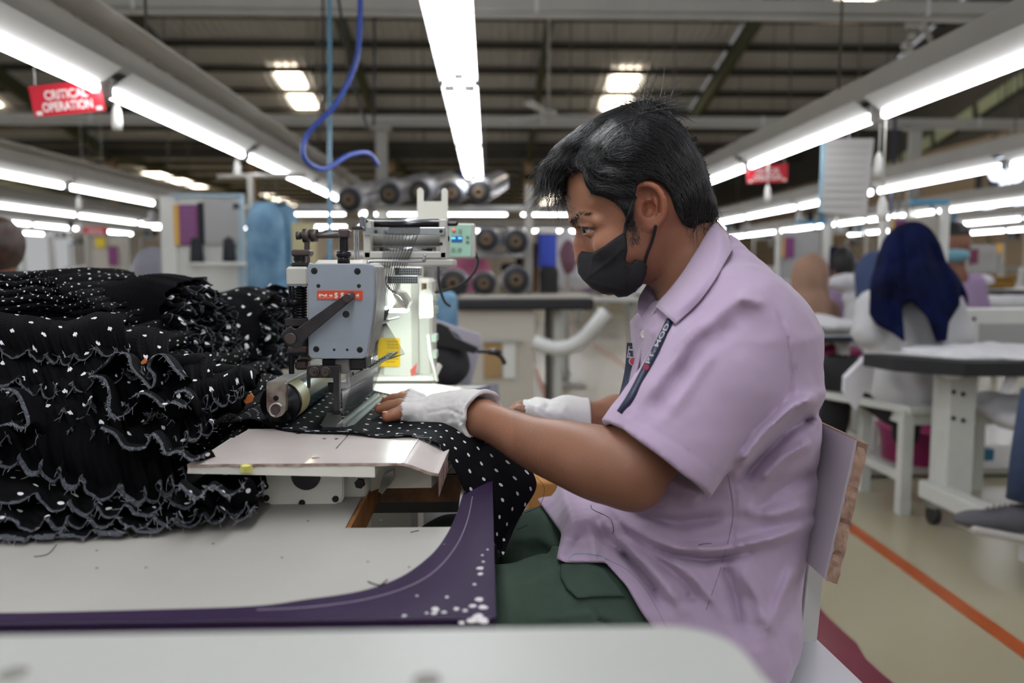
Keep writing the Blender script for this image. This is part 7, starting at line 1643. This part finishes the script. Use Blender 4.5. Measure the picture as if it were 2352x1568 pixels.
r = thing('hanging_shirt', 'light blue shirt draped beside the machine lamp', 'shirt', P(1025, 745, Y=3.4)); drape('shirt_cloth', M_lb, 990, 1050, 668, 760, 3.4, 6, .12, r, .35, 9); r2 = post_to_floor('stand', M_tray, 1020, 745, 3.5, .03, r)
# white stretch of tables behind arm: second sewing station on the far side of the table
r = thing('information_board', 'white post with blue cap and board with purple poster behind the navy headscarf', 'board', P(2105, 720, Y=4.2)); quad('board_panel', M_cab, 2040, 498, 2165, 640, 4.22, .02, r); quad('purple_poster', M_pur, 2055, 505, 2082, 560, 4.2, .01, r); quad('yellow_strip', M_yst, 2050, 505, 2056, 560, 4.2, .01, r); quad('blue_cap', M_blu, 2095, 459, 2180, 469, 4.15, .04, r); post_to_floor('white_post', M_white, 2172, 465, 4.18, .035, r); post_to_floor('white_post', M_white, 2030, 490, 4.18, .03, r)
r = thing('information_board', 'board with purple poster and plastic sheet above the tan headscarf', 'board', P(1850, 640, Y=6.2)); quad('board_panel', M_gsh, 1795, 530, 1885, 640, 6.2, .02, r); quad('purple_poster', M_pur, 1802, 545, 1825, 592, 6.17, .01, r); quad('yellow_strip', M_yst, 1797, 545, 1803, 592, 6.17, .01, r); quad('blue_cap', M_blu, 1830, 507, 1902, 513, 6.15, .04, r); post_to_floor('white_post', M_white, 1898, 510, 6.2, .045, r); post_to_floor('white_post', M_white, 1788, 528, 6.2, .03, r)
r = thing('information_board', 'faint board with maroon sheet at the right edge beyond the standing person', 'board', P(2260, 640, Y=7)); quad('board_panel', M_gsh, 2222, 562, 2300, 625, 7, .02, r); quad('maroon_sheet', mat('maroon_sheet', '6e2c4a', .6), 2228, 572, 2248, 605, 6.97, .01, r); post_to_floor('upright', M_tray, 2300, 560, 7, .04, r); quad('yellow_flag', M_yst, 2290, 560, 2304, 580, 6.9, .01, r)
# translucent chart hung from the lamp rail
Yc2 = 3.9; r = thing('hanging_chart', 'pale grey printed chart sheet hanging from the lamp row behind the worker', 'chart', P(1945, 330, Y=Yc2)); b = MB()
a_, b_, c_, d_ = P(1893, 318, Y=Yc2), P(2008, 318, Y=Yc2), P(1990, 496, Y=Yc2), P(1882, 487, Y=Yc2); b.prism([d_, c_, b_, a_], (0, .004, 0)); obj('chart_sheet', b, mat('translucent_chart', 'b9b7b5', .4), r)
b = MB(); b.prism([P(1889, 318, Y=Yc2-.003), P(1897, 318, Y=Yc2-.003), P(1886, 487, Y=Yc2-.003), P(1880, 487, Y=Yc2-.003)], (0, .006, 0)); obj('blue_border', b, mat('pale_blue_border', '8fb3c6', .5), r)
for k in range(9): quad('printed_row', M_gsh, 1900-k, 335+k*17, 1996-k*2, 338+k*17, Yc2-.003, .001, r)
rod('hanging_cord', M_fix, (1950, 250, 3.9), (1950, 320, 3.9), .003, r)
# far hall filling: rows of work stations beyond 8 m
rg = random.Random(21); cols = [M_wc, M_cab, M_white, M_lil, M_gry, M_tan, M_lb]
spots = [(x+rg.uniform(-.15, .15), Y+rg.uniform(-.25, .25), ri, k) for ri, Y in enumerate((9.6, 12, 15, 19)) for k, x in enumerate(np.arange(-9, 10.5, 1.6))]
def station0():
    r = thing('work_station', 'x', 'sewing table'); b = MB(); b.box((0, 0, .74), (1.15, .55, .04), bev=.006); obj('table_top', b, M_white, r)
    for sx in (-.5, .5): b = MB(); b.box((sx, 0, .36), (.06, .4, .72)); obj('leg', b, M_whitep, r)
    b = MB(); b.box((.1, 0, .79), (.45, .17, .06), bev=.01); b.box((.28, 0, .9), (.1, .12, .24), bev=.02); b.box((.1, 0, 1.0), (.42, .10, .09), bev=.02); b.box((-.1, 0, .94), (.08, .1, .14), bev=.01); obj('machine_body', b, M_fix, r)
    b = MB(); b.box((-.3, .05, .79), (.35, .3, .07), bev=.03); obj('cloth_on_table', b, M_wc, r)
    b = MB(); b.box((.45, .25, 1.15), (.03, .03, .85)); b.box((.2, .25, 1.56), (.5, .03, .03)); obj('thread_stand', b, M_tray, r)
    for k in range(3): b = MB(); b.lathe((.05+k*.14, .25, 1.575), (0, 0, 1), [(0, 0), (.045, 0), (.03, .13), (0, .135)], 10); obj('thread_cone_part', b, [M_wc, M_cone, M_lb][k], r)
    return r
s0 = station0(); first = True; grp = 'distant sewing stations filling the far hall'
for x, Y, ri, k in spots:
    if .1 < x < 2.6 and Y < 12: continue
    if -1.8 < x < .5 and Y < 11: continue
    x2, Y2 = x, Y; lab = 'distant white sewing station, number %s from the open side in the %s far row' % ('one two three four five six seven eight nine ten eleven twelve thirteen'.split()[k], ORD[ri])
    if first: s0.location = (x2, Y2, 0); s0['label'] = lab; s0['group'] = grp; first = False
    else: dup(s0, (x2, Y2, 0), rg.choice((0, PI)), lab, grp)
def worker0(top, head):
    r = thing('person', 'x', 'person'); f = lambda p: smin(smin(s_ell(p, (0, 0, 1.12), (.09, .1, .115)), s_ell(p, (0, .02, .74), (.19, .12, .30)), .06), s_chain(p, [Vector((-.16, 0, .9)), Vector((-.2, .1, .7)), Vector((-.1, .3, .78))], [.06, .05, .04], .03), .03)
    g = lambda p: smin(f(p), s_chain(p, [Vector((.16, 0, .9)), Vector((.2, .1, .7)), Vector((.1, .3, .78))], [.06, .05, .04], .03), .03)
    sdf_mesh('body', lambda p: g(p)+.012, (-.35, -.2, .40), (.35, .45, 1.3), .025, M_sk2, r); sdf_mesh('blouse', lambda p: np.maximum(g(p), p[:, 2]-.98), (-.35, -.2, .40), (.35, .45, 1.1), .025, top, r)
    sdf_mesh('headscarf', lambda p: smin(s_ell(p, (0, -.02, 1.13), (.105, .12, .125)), s_ell(p, (0, -.03, .95), (.15, .12, .12)), .05), (-.25, -.25, .75), (.25, .2, 1.32), .025, head, r)
    b = MB(); b.box((0, 0, .43), (.36, .3, .04), bev=.008); obj('stool_part', b, M_whitep, r)
    for sx in (-.15, .15): b = MB(); b.box((sx, 0, .21), (.03, .26, .42)); obj('stool_leg', b, M_whitep, r)
    return r
ws = [worker0(M_whs, M_gry), worker0(M_lil, M_nv), worker0(M_lil, M_tan)]; nm = ['grey', 'navy', 'tan']; fl_ = [True]*3
for i, (x, Y, ri, kk) in enumerate(spots):
    if .1 < x < 2.6 and Y < 12: continue
    if -1.8 < x < .5 and Y < 11: continue
    if i % 2: continue
    k = i//2 % 3; lab = 'distant worker in a %s headscarf at station %s of the %s far row' % (nm[k], 'one two three four five six seven eight nine ten eleven twelve thirteen'.split()[kk], ORD[ri]); loc = (x, Y-.85, 0); g_ = 'distant workers in %s headscarves' % nm[k]
    if fl_[k]: ws[k].location = loc; ws[k]['label'] = lab; ws[k]['group'] = g_; fl_[k] = False
    else: dup(ws[k], loc, 0, lab, g_)
# motor and scraps below the table, through the cutout
r = thing('motor_housing', 'grey motor housing visible through the table cutout', 'motor', P(930, 1190, Y=1.15)); b = MB(); q = P(930, 1190, Y=1.2); b.box((q.x-.02, 1.25, .60), (.08, .12, .14), bev=.01); obj('motor_body', b, M_whitep, r); b = MB(); b.box((q.x-.08, 1.3, .33), (.05, .06, .66)); obj('motor_post', b, M_whitep, r)
soft_r = thing('cloth_pile', 'white and navy scraps in the bin below the table cutout', 'cloth', (-.02, 1.45, .4)); soft('scraps', M_wc, [(1010, 1190, 1.5, .07, .07, .04)], soft_r, .012); soft('scraps', M_nv, [(1060, 1165, 1.6, .07, .06, .04)], soft_r, .012)
b = MB(); b.box((.0, 1.55, .2), (.35, .35, .4)); tag(obj('scrap_bin', b, mat('grey_bin', '77756f', .6)), 'grey scrap bin on the floor below the cutout', 'bin')
b = MB(); q = P(1260, 1130, Y=2.0); b.box((.22, 2.0, .25), (.24, .2, .5), bev=.004); tag(obj('cardboard_box', b, mat('orange_kraft', 'a8743c', .75)), 'tan cardboard box on the floor beyond the hanging cloth', 'box')
